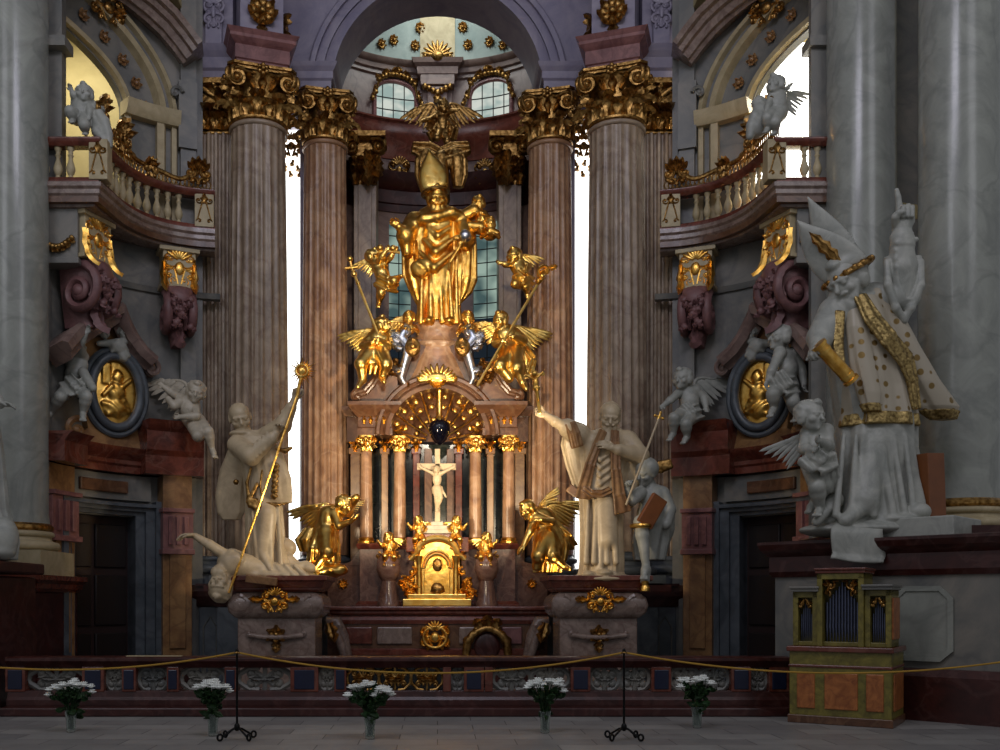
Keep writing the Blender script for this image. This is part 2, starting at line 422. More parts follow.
# ---------------------------------------------------------------- sculpture kit
def U(v): v = np.array(v, float); return v/np.linalg.norm(v)
def head(S, c, h, fwd, up=(0, 0, 1), hair='curly', beard=0, plump=0.0):
    c = np.array(c, float); f = U(fwd); u = np.array(up, float); u = U(u-f*(u @ f)); x = np.cross(f, u)
    R = np.stack([x, f, u]); L = lambda a, b, d: c+h*(x*a+f*b+u*d); k = .05*h
    w = 1+plump
    S.ell(L(0, -.06, .10), (.36*h*w, .45*h, .40*h), R, k)
    S.ell(L(0, .06, -.12), (.30*h*w, .35*h, .37*h), R, k)
    S.ell(L(0, .16, -.33), (.20*h*w, .20*h, .16*h), R, k)
    for q in (-1, 1):
        S.ell(L(.19*q*w, .26, -.13), (.12*h*w, .12*h, .12*h), R, k)
        S.ell(L(.15*q, .45, .01), (.085*h, .09*h, .055*h), R, .03*h, True)
        S.ell(L(.15*q, .345, .005), (.07*h, .07*h, .06*h), R, .01*h)
        S.cap(L(.05*q, .40, .085), L(.23*q, .33, .075), .045*h, .04*h, k)
        S.ell(L(.36*q*w, -.02, -.04), (.045*h, .10*h, .13*h), R, .02*h)
    S.cap(L(0, .39, .06), L(0, .49, -.12), .035*h, .06*h, .04*h)
    S.cap(L(-.09, .37, -.225), L(.09, .37, -.225), .035*h, .035*h, .02*h)
    S.cap(L(-.07, .36, -.29), L(.07, .36, -.29), .04*h, .04*h, .02*h)
    S.ell(L(0, .32, -.39), (.10*h, .09*h, .09*h), R, k)
    if hair == 'curly':
        S.ell(L(0, -.15, .14), (.42*h*w, .46*h, .41*h), R, .03*h, bump=.035*h, freq=14/h)
        for q in (-1, 1): S.ell(L(.33*q*w, -.08, -.05), (.12*h, .22*h, .26*h), R, .03*h, bump=.03*h, freq=14/h)
        S.ell(L(0, .2, .42), (.16*h, .16*h, .12*h), R, .04*h, bump=.03*h, freq=14/h)
    elif hair == 'ring':
        S.ell(L(0, -.17, -.02), (.41*h, .38*h, .22*h), R, .03*h, bump=.03*h, freq=16/h)
    elif hair == 'short':
        S.ell(L(0, -.12, .13), (.40*h, .46*h, .41*h), R, .02*h, bump=.02*h, freq=20/h)
    if beard:
        S.ell(L(0, .27, -.46-.1*beard), (.22*h, .17*h, (.16+.16*beard)*h), R, .04*h, bump=.035*h, freq=15/h)
        for q in (-1, 1): S.cap(L(.25*q, .15, -.12), L(.16*q, .26, -.38), .09*h, .1*h, .04*h)
        S.cap(L(-.13, .40, -.21), L(.13, .40, -.21), .04*h, .04*h, .02*h)
def hand(S, w, d, pn, L, curl=0.5, side=1, thumb=0.5, spread=.02):
    w = np.array(w, float); d = U(d); pn = np.array(pn, float); pn = U(pn-d*(pn @ d)); sd = np.cross(d, pn)*side
    R = np.stack([sd, d, pn])
    S.ell(w+d*.26*L, (.21*L, .30*L, .11*L), R, .03*L)
    cu = curl if hasattr(curl, '__len__') else [curl]*4
    for i in range(4):
        b = w+d*(.46-.03*abs(i-1.2))*L+sd*(.155-.105*i)*L
        ln = (.40, .46, .43, .34)[i]*L; a = .15*cu[i]; p = b; rr = (.062, .062, .058, .052)[i]*L
        fd0 = U(d+sd*(1.4-i)*spread*2)
        for sgm in range(3):
            a += cu[i]*(.75, .95, .7)[sgm]
            nd = fd0*cos(a)+pn*sin(a); q = p+nd*ln*(.42, .32, .26)[sgm]
            S.cap(p, q, rr, rr*.9, .012*L); p = q; rr *= .9
    b = w+d*.10*L+sd*.17*L; m = b+U(d*.75+sd*(.75-.4*thumb)+pn*.35)*.26*L
    S.cap(b, m, .085*L, .068*L, .03*L); S.cap(m, m+U(d*.9+sd*(.2-.7*thumb)+pn*(.2+.6*thumb))*.24*L, .066*L, .052*L, .015*L)
def arm(S, sh, el, wr, r, k=.03):
    sh, el, wr = [np.array(a, float) for a in (sh, el, wr)]
    S.cap(sh, el, r*1.12, r*.82, k); S.ell(sh, r*1.25, None, k)
    m = el+(wr-el)*.3; S.cap(el, m, r*.82, r*.86, k); S.cap(m, wr, r*.86, r*.55, k)
def leg(S, hp, kn, an, r, toe=None, k=.03):
    hp, kn, an = [np.array(a, float) for a in (hp, kn, an)]
    S.cap(hp, kn, r*1.2, r*.78, k); S.ell(kn, r*.8, None, k)
    m = kn+(an-kn)*.3; S.cap(kn, m, r*.74, r*.76, k); S.cap(m, an, r*.76, r*.42, k)
    if toe is not None:
        toe = np.array(toe, float); d = toe-an
        S.cap(an-d*.12, an+d*.5, r*.44, r*.42, k*.6); S.cap(an+d*.5, toe, r*.44, r*.26, k*.6)
        sdv = np.cross(U(d), A3(0, 0, 1)); n_ = np.linalg.norm(sdv); sdv = sdv/n_ if n_ > .2 else A3(1, 0, 0)
        for i in range(5): S.cap(toe+sdv*r*.3*(i-2)*.5-d*.1, toe+sdv*r*.36*(i-2)*.5+d*.08*(1-.12*abs(i-1)), r*.16, r*.13, .004)
def putto(S, J, h, fwd=(0, -1, 0), hair='curly', hands=True, drape=None):
    """chubby child; J: head,hup,hf(face dir),chest,pelvis + per side sh,el,wr,hp,kn,an,toe ; h = head height"""
    J = {k_: np.array(v, float) for k_, v in J.items()}
    r = h
    head(S, J['head'], h, J.get('hf', fwd), J.get('hup', A3(0, 0, 1)), hair, plump=.12)
    ch, pv = J['chest'], J['pelvis']; ax = U(ch-pv)
    sx = J['shL']-J['shR']; sx = U(sx-ax*(sx @ ax)); fw = np.cross(ax, sx)
    if fw @ np.array(fwd, float) < 0: fw = -fw
    R = np.stack([sx, fw, ax])
    S.cap(ch+ax*.2*r, J['head']-(J['head']-ch)*.3, .22*r, .2*r, .08*r)
    S.ell(ch, (.50*r, .38*r, .48*r), R, .1*r)
    S.ell((ch+pv)/2+fw*.08*r, (.46*r, .42*r, .50*r), R, .1*r)
    S.ell(pv, (.50*r, .42*r, .40*r), R, .1*r)
    S.ell((ch+pv)/2+fw*.49*r-ax*.08*r, .03*r, None, .01*r, True)
    for s_ in 'LR':
        arm(S, J['sh'+s_], J['el'+s_], J['wr'+s_], .21*r, .05*r)
        if hands:
            d = J['wr'+s_]-J['el'+s_]
            hand(S, J['wr'+s_], J.get('hd'+s_, d), J.get('hn'+s_, fw), .52*r, .45, 1 if s_ == 'L' else -1)
        leg(S, J['hp'+s_], J['kn'+s_], J['an'+s_], .33*r, J.get('toe'+s_), .06*r)
def wing(name, parent, mat, root, spine, spread, L, W, mx=1, bend=.25, nf=11):
    """feathered wing: spine = direction of leading edge, spread = direction feathers hang"""
    root = np.array(root, float); sp = U(spine); sd = np.array(spread, float); sd = U(sd-sp*(sd @ sp)); nr = np.cross(sp, sd)
    b = MB(); pts = []
    for i in range(13):
        t = i/12; pts.append(root+sp*L*(t*.95)-sd*W*.30*sin(pi*min(1, t*1.15))+nr*bend*L*.3*sin(pi*t*.6)+sd*W*.25*t*t)
    b.tube(pts, [L*(.075-.05*(i/12)) for i in range(13)], n=8)
    for layer, (fl, off, cnt) in enumerate([(1.0, 0, nf), (.62, .03, nf), (.34, .05, nf)]):
        for i in range(cnt):
            t = (i+.5)/cnt; p = pts[int(t*12)]+nr*off*L*.5
            fd = U(sd*(1.05-.35*t)+sp*(-.05+.60*t*t))
            ln = W*fl*(.62+.5*sin(pi*(.15+.7*t)))
            c = p+fd*ln*.5; R = np.stack([np.cross(nr, fd), fd, nr])
            b.ell(c, ((L+W)*(.052 if layer else .046), ln*.56, (L+W)*.012), R, n=8, m=6)
    return b.build(name, mat, parent, mx=mx)
def rocaille(b, c, ux, uz, w, h, seed=0, tr=None, nrm=None):
    """symmetrical cartouche of C-scrolls, shell fan and leaves around centre c in plane ux,uz"""
    c, ux, uz = [np.array(a, float) for a in (c, ux, uz)]; nrm = np.cross(ux, uz) if nrm is None else np.array(nrm, float)
    rg = random.Random(seed); tr = tr or min(w, h)*.055
    for q in (-1, 1):
        b.spiral(c+ux*q*w*.30+uz*h*.22, ux*q, uz, h*.24, 1.6, tr, a0=-2.2, tail=c+ux*q*w*.06-uz*h*.05)
        b.spiral(c+ux*q*w*.34-uz*h*.20, ux*q, -uz, h*.20, 1.5, tr, a0=-2.4, tail=c+ux*q*w*.05-uz*h*.42)
        b.spiral(c+ux*q*w*.16-uz*h*.34, ux*q, uz, h*.12, 1.3, tr*.8, a0=-1.0)
        for i in range(3):
            a = rg.uniform(-.6, 1.2); d = ux*q*cos(a)+uz*sin(a)
            b.leaf(c+ux*q*w*.22+uz*h*(-.2+.2*i), d, nrm, w*.30, h*.16, .3, tr*.35)
    for i in range(7):
        a = pi/2+(i-3)*.33; d = ux*cos(a)+uz*sin(a)
        b.ell(c+uz*h*.18+d*h*.22+nrm*tr, (h*.045, tr*.8, h*.17), np.stack([np.cross(nrm, d), nrm, d]), n=8, m=6)
    b.ell(c-uz*h*.02+nrm*tr, (w*.16, tr*1.6, h*.17), np.stack([ux, nrm, uz]), n=12, m=8)
def gset(): return MB()
# ---------------------------------------------------------------- columns
def shaft(b, c, r0, r1, z0, z1, nfl=20, depth=.075, per=8, rows=10):
    rr = []
    for i in range(rows+1):
        t = i/rows; z = z0+(z1-z0)*t; r = r0+(r1-r0)*t**1.6
        e = 0 if i in (0, rows) else depth
        row = []
        for j in range(nfl*per):
            a = 2*pi*j/(nfl*per); ph = (j % per)/per
            g = max(0, sin(pi*min(1, ph/.78)))**.6 if ph < .78 else 0
            q = r*(1-e*g); row.append((c[0]+q*cos(a), c[1]+q*sin(a), z))
        rr.append(row)
        if i == 0: rr.append([(c[0]+(x[0]-c[0])*1, c[1]+(x[1]-c[1])*1, z+.12) for x in row])
    b.grid(rr, closed=True, caps=True)
def capital(b, c, r, z0, z1, rot=0.0, k=9):
    h = z1-z0; c = np.array([c[0], c[1], 0.0])
    b.lathe([(r*1.0, z0), (r*1.10, z0+.02*h), (r*1.10, z0+.06*h), (r*.97, z0+.08*h), (r*.98, z0+.5*h), (r*1.12, z0+.78*h), (r*1.22, z0+.86*h), (r*.9, z0+.88*h)], c, 28)
    for row, (hh, off, ww) in enumerate([(.42, 0, .62), (.62, .5, .58)]):
        for i in range(k):
            a = rot+2*pi*(i+off)/k; o = A3(cos(a), sin(a), 0)
            b.leaf(c+o*r*1.0+A3(0, 0, z0+.07*h), (0, 0, 1), o, h*hh, r*ww, .95, r*.05, 3)
    for i in range(8):
        a = rot+pi/4*i; o = A3(cos(a), sin(a), 0); tg = A3(-sin(a), cos(a), 0)
        if i % 2 == 1:
            cc = c+o*r*1.44+A3(0, 0, z0+.73*h)
            for q in (-1, 1):
                b.spiral(cc+tg*q*r*.12, o, A3(0, 0, 1), .22*h, 2.0, .042*h, a0=pi*.75, tail=c+o*r*.95+A3(0, 0, z0+.62*h), sgn=-1)
            b.lathe([(.05*h, -.16*r), (.075*h, -.1*r), (.075*h, .1*r), (.05*h, .16*r)], cc, 10, R=np.stack([A3(0, 0, 1), o, tg]))
            b.leaf(cc-A3(0, 0, .16*h)-o*.05*r, (0, 0, -1), o, .24*h, r*.3, .5, r*.04, 2)
        else:
            for q in (-1, 1):
                cc = c+o*r*1.20+tg*q*r*.92+A3(0, 0, z0+.70*h); b.spiral(cc, tg*q, A3(0, 0, 1), .20*h, 2.1, .036*h, a0=pi*.8, tail=c+o*r*1.05+tg*q*r*.12+A3(0, 0, z0+.84*h), sgn=-1)
                b.lathe([(.03*h, -.02*h), (.16*h, -.02*h), (.16*h, .02*h), (.03*h, .02*h)], cc-o*.03*h, 14, R=np.stack([tg, A3(0, 0, 1), o]))
            cc = c+o*r*1.22+A3(0, 0, z0+.9*h)
            for q in range(6):
                d = A3(0, 0, 1)*cos(q*pi/3)+tg*sin(q*pi/3); b.ell(cc+d*.075*h+o*.02, (.05*h, .05*h, .05*h), n=8, m=6)
            b.ell(cc+o*.05*h, .05*h, n=8, m=6)
            b.leaf(c+o*r*1.02+A3(0, 0, z0+.5*h), (0, 0, 1), o, .36*h, r*.34, .6, r*.04, 2)
            for q in (-1, 1): b.leaf(c+o*r*1.05+tg*q*r*.3+A3(0, 0, z0+.55*h), tg*q*.5+A3(0, 0, 1), o, .34*h, r*.26, .7, r*.04, 3)
def abacus(b, c, r, z0, z1, rot=0.0):
    pts = []
    for i in range(4):
        a = rot+pi/4+pi/2*i; o = A3(cos(a), sin(a)); tg = A3(-sin(a), cos(a)); R_ = r*1.58
        pts += [o*R_-tg*r*.16, o*R_+tg*r*.16]
        a2 = a+pi/4
        for t in (-.5, -.25, 0, .25, .5):
            aa = a2+t*.9; q = r*(1.2+.55*t*t); pts.append(A3(cos(aa), sin(aa))*q)
    for (za, zb, s_) in ((z0, z0+(z1-z0)*.5, .93), (z0+(z1-z0)*.5, z1, 1.0)):
        b.prism([(p[0]*s_, p[1]*s_) for p in pts], (c[0], c[1], za), (1, 0, 0), (0, 1, 0), (0, 0, zb-za))
def attic_base(b, c, r, z0, z1, sq=True):
    h = z1-z0
    def torus(rm, rt, zc): return [(rm+rt*cos(a), zc+rt*sin(a)) for a in np.linspace(-pi/2, pi/2, 7)]
    pr = [(r*.9, z0+.22*h)]+torus(r*1.22, .15*h, z0+.38*h)+[(r*1.13, z0+.56*h), (r*1.10, z0+.66*h)]+torus(r*1.10, .10*h, z0+.78*h)+[(r*1.05, z0+.9*h), (r*.99, z1)]
    b.lathe(pr, (c[0], c[1], 0), 40)
    if sq: b.bx(c[0]-r*1.4, c[0]+r*1.4, c[1]-r*1.4, c[1]+r*1.4, z0, z0+.24*h)
# ---------------------------------------------------------------- side bays follow a concave arc in plan (left bay; right is its mirror)
CX, CY, R0 = -3.9, 16.9, 3.0
def AP(th, r, z=0.0): a = RAD(th); return A3(CX+r*cos(a), CY+r*sin(a), z)
def TH(px, r):
    lo, hi = 85.0, 200.0
    for _ in range(50):
        m = (lo+hi)/2; p = AP(m, r); q = PX0+FPX*p[0]/p[1]
        if q > px: lo = m
        else: hi = m
    return (lo+hi)/2
def ZA(px, py, r): return ZP(py, AP(TH(px, r), r)[1])
def arcbar(b, prof, t0, t1, n=24):
    rows = []
    for i in range(n+1):
        t = t0+(t1-t0)*i/n; rows.append([AP(t, r, z) for (r, z) in prof])
    b.grid(rows, closed=True, caps=True)
def arcbox(b, t0, t1, r0, r1, z0, z1, n=10): arcbar(b, [(r0, z0), (r1, z0), (r1, z1), (r0, z1)], t0, t1, n)
TOP = 17.5
DOOR = (TH(133, R0), TH(70, R0), ZA(100, 515, R0))
OPC, OPH = TH(58, R0), TH(58, R0)-TH(123, R0)
ZSPR, ZCR = ZA(122, 110, R0), ZA(63, 26, R0)
ZBAL = 8.75
def op_top(t):
    u = min(1, abs(t-OPC)/OPH); return ZSPR+(ZCR-ZSPR)*sqrt(max(0, 1-u*u))
def side_wall(mx, name):
    b = MB(); n = 96; ts = sorted(set([104.5+i*(178-104.5)/n for i in range(n+1)]+[DOOR[0], DOOR[1], OPC-OPH]))
    for t0, t1 in zip(ts[:-1], ts[1:]):
        m = (t0+t1)/2; iv = []
        door = DOOR[0] < m < DOOR[1]; op = abs(m-OPC) < OPH
        za = DOOR[2] if door else 0
        if op: iv = [((za, za), (ZBAL, ZBAL)), ((op_top(t0), op_top(t1)), (TOP, TOP))]
        else: iv = [((za, za), (TOP, TOP))]
        for (a, c) in iv:
            q = [AP(t0, R0, a[0]), AP(t1, R0, a[1]), AP(t1, R0, c[1]), AP(t0, R0, c[0])]
            w = [AP(t0, R0+.16, a[0]), AP(t1, R0+.16, a[1]), AP(t1, R0+.16, c[1]), AP(t0, R0+.16, c[0])]
            b.add(q+w, [(0, 1, 2, 3), (7, 6, 5, 4), (0, 4, 5, 1), (2, 6, 7, 3), (0, 3, 7, 4), (1, 5, 6, 2)])
    return struct(name, b, M['wall'], mx, smooth=False)
side_wall(1, 'wall_left'); side_wall(-1, 'wall_right')
# floor
def floor_mat():
    m, nt, b = _new('stone_floor'); v = _coord(nt, 1.0)
    br = nt.nodes.new('ShaderNodeTexBrick'); br.offset = 0.5; br.inputs['Scale'].default_value = 1.0
    br.inputs['Brick Width'].default_value = 0.9; br.inputs['Row Height'].default_value = .45; br.inputs['Mortar Size'].default_value = .006
    br.inputs['Color1'].default_value = (*lin((.66, .65, .63)), 1); br.inputs['Color2'].default_value = (*lin((.55, .54, .53)), 1)
    br.inputs['Mortar'].default_value = (*lin((.26, .25, .25)), 1); nt.links.new(v, br.inputs['Vector'])
    n = nt.nodes.new('ShaderNodeTexNoise'); n.inputs['Scale'].default_value = 3; n.inputs['Detail'].default_value = 8; nt.links.new(v, n.inputs['Vector'])
    mx = nt.nodes.new('ShaderNodeMix'); mx.data_type = 'RGBA'; mx.blend_type = 'MULTIPLY'; mx.inputs[0].default_value = .45
    nt.links.new(br.outputs['Color'], mx.inputs[6]); nt.links.new(n.outputs['Fac'], mx.inputs[7])
    nt.links.new(mx.outputs[2], b.inputs['Base Color']); b.inputs['Roughness'].default_value = .4; return m
b = MB(); b.bx(-14, 14, 5, 30, -.2, 0); struct('floor', b, floor_mat(), smooth=False)
# ---- chancel wall behind the columns: piers, spandrels and the great arch
YF, YB = 21.0, 22.2
ARZ, ARR, ARO = ZP(88, 21.0), 2.2, 2.74
def chancel():
    b = MB()
    for s_ in (-1, 1):
        x0, x1 = sorted((s_*4.75, s_*3.42)); b.bx(x0, x1, 20.3, 22.3, 0, TOP)
        x0, x1 = sorted((s_*2.95, s_*2.2)); b.bx(x0, x1, 21.45, 22.5, 0, ARZ)
        x0, x1 = sorted((s_*3.42, s_*2.95)); b.bx(x0, x1, 21.3, 22.4, ZP(128, 21.8), ARZ); b.bx(x0, x1, 21.3, 22.4, 0, 2.2)
    # spandrel slab with the arch opening
    N = 40; fr = []; bk = []
    for i in range(N+1):
        a = pi*i/N; x, z = cos(a), sin(a)
        fr.append([(ARR*x, YF, ARZ+ARR*z), (ARR*x, YB, ARZ+ARR*z), (3.5*max(-1, min(1, x*1.6)), YB, TOP if z > .1 else ARZ+ (TOP-ARZ)*z/.1), (3.5*max(-1, min(1, x*1.6)), YF, TOP if z > .1 else ARZ+(TOP-ARZ)*z/.1)])
    b.grid(fr, closed=True, caps=True)
    struct('wall_chancel', b, M['violet'], smooth=False)
    # archivolt mouldings
    b = MB(); pts = []; ups = []
    for (r, hw, pr) in ((2.30, .10, .10), (2.52, .09, .06), (2.68, .07, .12)):
        pts = [A3(r*cos(pi*i/48), YF, ARZ+r*sin(pi*i/48)) for i in range(49)]
        ups = [A3(cos(pi*i/48), 0, sin(pi*i/48)) for i in range(49)]
        b.sweep3([(-pr, -hw), (-pr, hw*.4), (-pr*.6, hw), (.05, hw), (.05, -hw)] if True else [], pts, ups)
    struct('trim_arch', b, M['violet'])
chancel()
# ---- apse: half-ellipse drum, windows, cornices and ribbed half dome
AX, AY, A0 = 2.95, 2.1, 22.2
def EP(t, k=1.0, z=0.0): a = RAD(t); return A3(AX*k*cos(a), A0+AY*k*sin(a), z)       # t: 0 right .. 180 left
def TE(px, k=1.0):
    lo, hi = 0.0, 180.0
    for _ in range(50):
        m = (lo+hi)/2; p = EP(m, k); q = PX0+FPX*p[0]/p[1]
        if q > px: lo = m
        else: hi = m
    return (lo+hi)/2
def ebar(b, prof, t0, t1, n=32):
    rows = []
    for i in range(n+1):
        t = t0+(t1-t0)*i/n; a = RAD(t); nr = U(A3(cos(a)/AX, sin(a)/AY, 0)); rows.append([EP(t, 1, z)+nr*o for (o, z) in prof])
    b.grid(rows, closed=True, caps=True)
def ZE(px, py, k=1.0): return ZP(py, EP(TE(px, k), k)[1])
ATW = [(TE(416), TE(374)), (TE(512), TE(470))]           # attic windows (angles)
ATZ = (ZE(395, 121), ZE(395, 96), ZE(395, 82))
LOW = [(TE(411), TE(389)), (TE(498), TE(473))]           # tall lower windows
LZ = (ZE(400, 385), ZE(400, 222))
def apse():
    b = MB(); n = 90
    ts = sorted(set([180*i/n for i in range(n+1)]+[x for w in ATW+LOW for x in w]))
    def at_top(t):
        for w in ATW:
            c, hw = (w[0]+w[1])/2, (w[1]-w[0])/2
            if w[0] <= t <= w[1]: return ATZ[1]+(ATZ[2]-ATZ[1])*sqrt(max(0, 1-((t-c)/hw)**2))
        return ATZ[1]
    ZD = ZE(437, 70)
    for t0, t1 in zip(ts[:-1], ts[1:]):
        m = (t0+t1)/2; cuts = []
        for w in LOW:
            if w[0] < m < w[1]: cuts.append(((LZ[0],)*2, (LZ[1],)*2))
        for w in ATW:
            if w[0] < m < w[1]: cuts.append(((ATZ[0],)*2, (at_top(t0), at_top(t1))))
        z = (0, 0)
        for c0, c1 in cuts+[((ZD, ZD), None)]:
            a, c = z, c0
            q = [EP(t0, 1, a[0]), EP(t1, 1, a[1]), EP(t1, 1, c[1]), EP(t0, 1, c[0])]
            w_ = [p+(U(A3(p[0]/AX**2, (p[1]-A0)/AY**2, 0))*.3) for p in q]
            b.add(q+w_, [(0, 1, 2, 3), (7, 6, 5, 4), (0, 4, 5, 1), (2, 6, 7, 3), (0, 3, 7, 4), (1, 5, 6, 2)])
            z = c1
    struct('wall_apse', b, M['apse'], smooth=False)
    # half dome
    rows = []; rows2 = []
    for i in range(15):
        f = pi/2*i/15; k = cos(f)
        rows.append([EP(180*j/48, k, ZD+2.6*sin(f)) for j in range(49)])
    b = MB(); b.grid(rows)
    struct('ceiling', b, M['dome'], sharp=180)
    # entablatures
    b = MB(); z = ZE(437, 80)
    ebar(b, [(0, z-.02), (-.06, z), (-.06, z+.07), (-.12, z+.1), (-.14, z+.2), (-.22, z+.24), (-.26, z+.32), (0, z+.36)], 2, 178)
    struct('trim_dome_cornice', b, M['apse'])
    b = MB(); z0, z1 = ZE(437, 215), ZE(437, 178)
    ebar(b, [(0, z0), (-.05, z0), (-.05, z0+.18), (-.09, z0+.2), (-.09, z0+.5), (-.16, z0+.56), (-.24, z1-.12), (-.28, z1), (0, z1+.02)], 2, 178)
    struct('trim_apse_cornice', b, M['dkred'])
    b = MB(); z0, z1 = ZE(437, 142), ZE(437, 124)
    ebar(b, [(0, z0-.5), (-.04, z0-.5), (-.06, z0), (-.1, z0+.05), (-.1, z1-.08), (-.16, z1-.04), (-.16, z1), (0, z1)], 2, 178)
    struct('trim_attic_band', b, M['red'])
apse()
# windows of the apse
def cloudy(name, c1, c2, s, sc):
    m = emit(name, c1, s); nt = m.node_tree; e = [n for n in nt.nodes if n.type == 'EMISSION'][0]
    n = nt.nodes.new('ShaderNodeTexNoise'); n.inputs['Scale'].default_value = 1.0; nt.links.new(_coord(nt, sc), n.inputs['Vector'])
    nt.links.new(_ramp(nt, n.outputs['Fac'], [(.38, lin(c2)), (.60, lin(c1))]), e.inputs['Color']); return m
GL = cloudy('daylit_glass', (.84, .86, .82), (.62, .70, .68), .9, (2.2, 2.2, 3))
GLL = cloudy('daylit_glass_lower', (.74, .84, .78), (.34, .44, .44), .6, (1.2, 1.2, 1.6))
GLD = emit('dim_blue_glass', (.22, .27, .32), .28)
def apse_windows():
    for i, w in enumerate(ATW):
        root = MB(); n = 16; c, hw = (w[0]+w[1])/2, (w[1]-w[0])/2
        top = lambda t: ATZ[1]+(ATZ[2]-ATZ[1])*sqrt(max(0, 1-((t-c)/hw)**2))
        rows = [[EP(t, 1.04, ATZ[0]-.02), EP(t, 1.04, top(t)+.02)] for t in np.linspace(w[0]-.3, w[1]+.3, n)]
        root.grid(rows); o = struct('window_%d' % (i+1), root, GL)
        b = MB()
        for k in range(1, 4):
            t = w[0]+(w[1]-w[0])*k/4; b.tube([EP(t, 1.03, ATZ[0]), EP(t, 1.03, top(t))], .014, 6)
        for k in range(1, 3):
            z = ATZ[0]+(ATZ[1]-ATZ[0]+.25)*k/3; b.tube([EP(t, 1.03, z) for t in np.linspace(w[0], w[1], 7)], .014, 6)
        b.build('glazing_bars', M['lead'], o)
        b = MB(); pts = [EP(w[0], .99, ATZ[0])]+[EP(t, .99, top(t)) for t in np.linspace(w[0], w[1], 21)]+[EP(w[1], .99, ATZ[0])]
        b.tube(pts, .055, 8); b.build('window_frame', M['pink'], o)
    for i, w in enumerate(LOW):
        b = MB(); zm = ZE(400, 318)
        rows = [[EP(t, 1.04, zm), EP(t, 1.04, LZ[1]+.02)] for t in np.linspace(w[0]-.3, w[1]+.3, 6)]
        b.grid(rows); o = struct('window_%d' % (i+3), b, GLL)
        b = MB(); b.grid([[EP(t, 1.04, LZ[0]-.02), EP(t, 1.04, zm)] for t in np.linspace(w[0]-.3, w[1]+.3, 6)]); b.build('lower_pane', GLD, o)
        b = MB()
        for k in (1,):
            t = w[0]+(w[1]-w[0])*k/2; b.tube([EP(t, 1.03, LZ[0]), EP(t, 1.03, LZ[1])], .014, 6)
        for k in range(1, 12):
            z = LZ[0]+(LZ[1]-LZ[0])*k/12; b.tube([EP(t, 1.03, z) for t in np.linspace(w[0], w[1], 5)], .014, 6)
        b.build('glazing_bars', M['lead'], o)
apse_windows()
# strip windows between the columns and the oratory window
WHITE = emit('bright_daylight_glass', (1, 1, .98), 3.2)
for i, s_ in enumerate((-1, 1)):
    b = MB(); x0, x1 = sorted((s_*3.42, s_*2.95)); b.bx(x0, x1, 21.9, 21.94, 2.2, ZP(128, 21.8))
    o = struct('window_%d' % (i+5), b, WHITE, smooth=False)
    b = MB(); c = A3((x0+x1)/2, 21.8, ZP(146, 21.8)); rocaille(b, c, (1, 0, 0), (0, 0, 1), .5, .55, 3, .03)
    for k in range(6): b.leaf(c+A3(-.2+.08*k, 0, -.3-.12*(k % 3)), (.3*(-1)**k, 0, -1), (0, -1, 0), .22, .1, .5, .01, 2)
    b.build('gilt_grille', M['golda'], o)
# ceiling / upper vault over the bays
b = MB(); b.bx(-14, 14, 16.0, 26, TOP, TOP+.3); struct('ceiling_vault', b, M['violet'], smooth=False)
b = MB(); b.bx(-14, 14, 25.6, 25.9, -.1, TOP); struct('wall_back', b, M['violet'], smooth=False)
# ---- upper walls: strips beside the giant columns
for s_, nm in ((1, 'left'), (-1, 'right')):
    b = MB(); b.bx(XP(44, 17.6), XP(51, 17.6), 17.5, 17.75, 0, TOP); b.bx(XP(44, 17.4), XP(64, 17.4), 17.3, 17.5, ZBAL+.1, TOP)
    b.bx(-8.8, XP(45, 17.9), 17.9, 18.2, 0, TOP)
    if s_ < 0: b.bx(XP(44, 17.3), XP(66, 17.3), 17.2, 17.32, 0, TOP)
    # moulded impost of the strip
    b.bx(XP(43, 17.2), XP(67, 17.2), 17.1, 17.5, ZP(48, 17.2), ZP(38, 17.2))
    struct('trim_strip_'+nm, b, M['wall'], s_, smooth=False)
# oratory interior behind the arched openings
for s_, nm in ((1, 'left'), (-1, 'right')):
    b = MB(); b.box((-7.2, 20.6, 10.8), (3.4, .2, 5.5)); b.box((-8.8, 19, 10.8), (.2, 3.5, 5.5)); b.box((-7.0, 19, 13.3), (4, 3.5, .2)); b.prism([tuple(AP(a, R0+.1)[:2]) for a in np.linspace(125, 172, 20)]+[(-8.9, 18.0), (-8.9, 20.8), (-5.4, 20.8)], (0, 0, 8.45), (1, 0, 0), (0, 1, 0), (0, 0, .25))
    struct('wall_oratory_'+nm, b, M['plaster'], s_, smooth=False)
b = MB(); b.bx(5.5, 8.3, 20.40, 20.44, 8.7, 13.0)
struct('window_7', b, emit('glaring_window', (1, .99, .95), 5.0), smooth=False)
# doors
for i, s_ in enumerate((1, -1)):
    b = MB()
    arcbox(b, DOOR[0]-1, DOOR[1]+1, R0+.25, R0+.33, 0, DOOR[2]+.1)
    o = struct('door_%d' % (i+1), b, M['door'], s_)
    b = MB(); tm = (DOOR[0]+DOOR[1])/2
    for (a, c) in ((DOOR[0]+.8, tm-.8), (tm+.8, DOOR[1]-.8)):
        for (z0, z1) in ((.3, 1.0), (1.15, 2.1), (2.25, DOOR[2]-.15)): arcbox(b, a, c, R0+.2, R0+.26, z0, z1, 4)
    b.build('door_panel', M['dark'], o, mx=s_, bevel=.015)
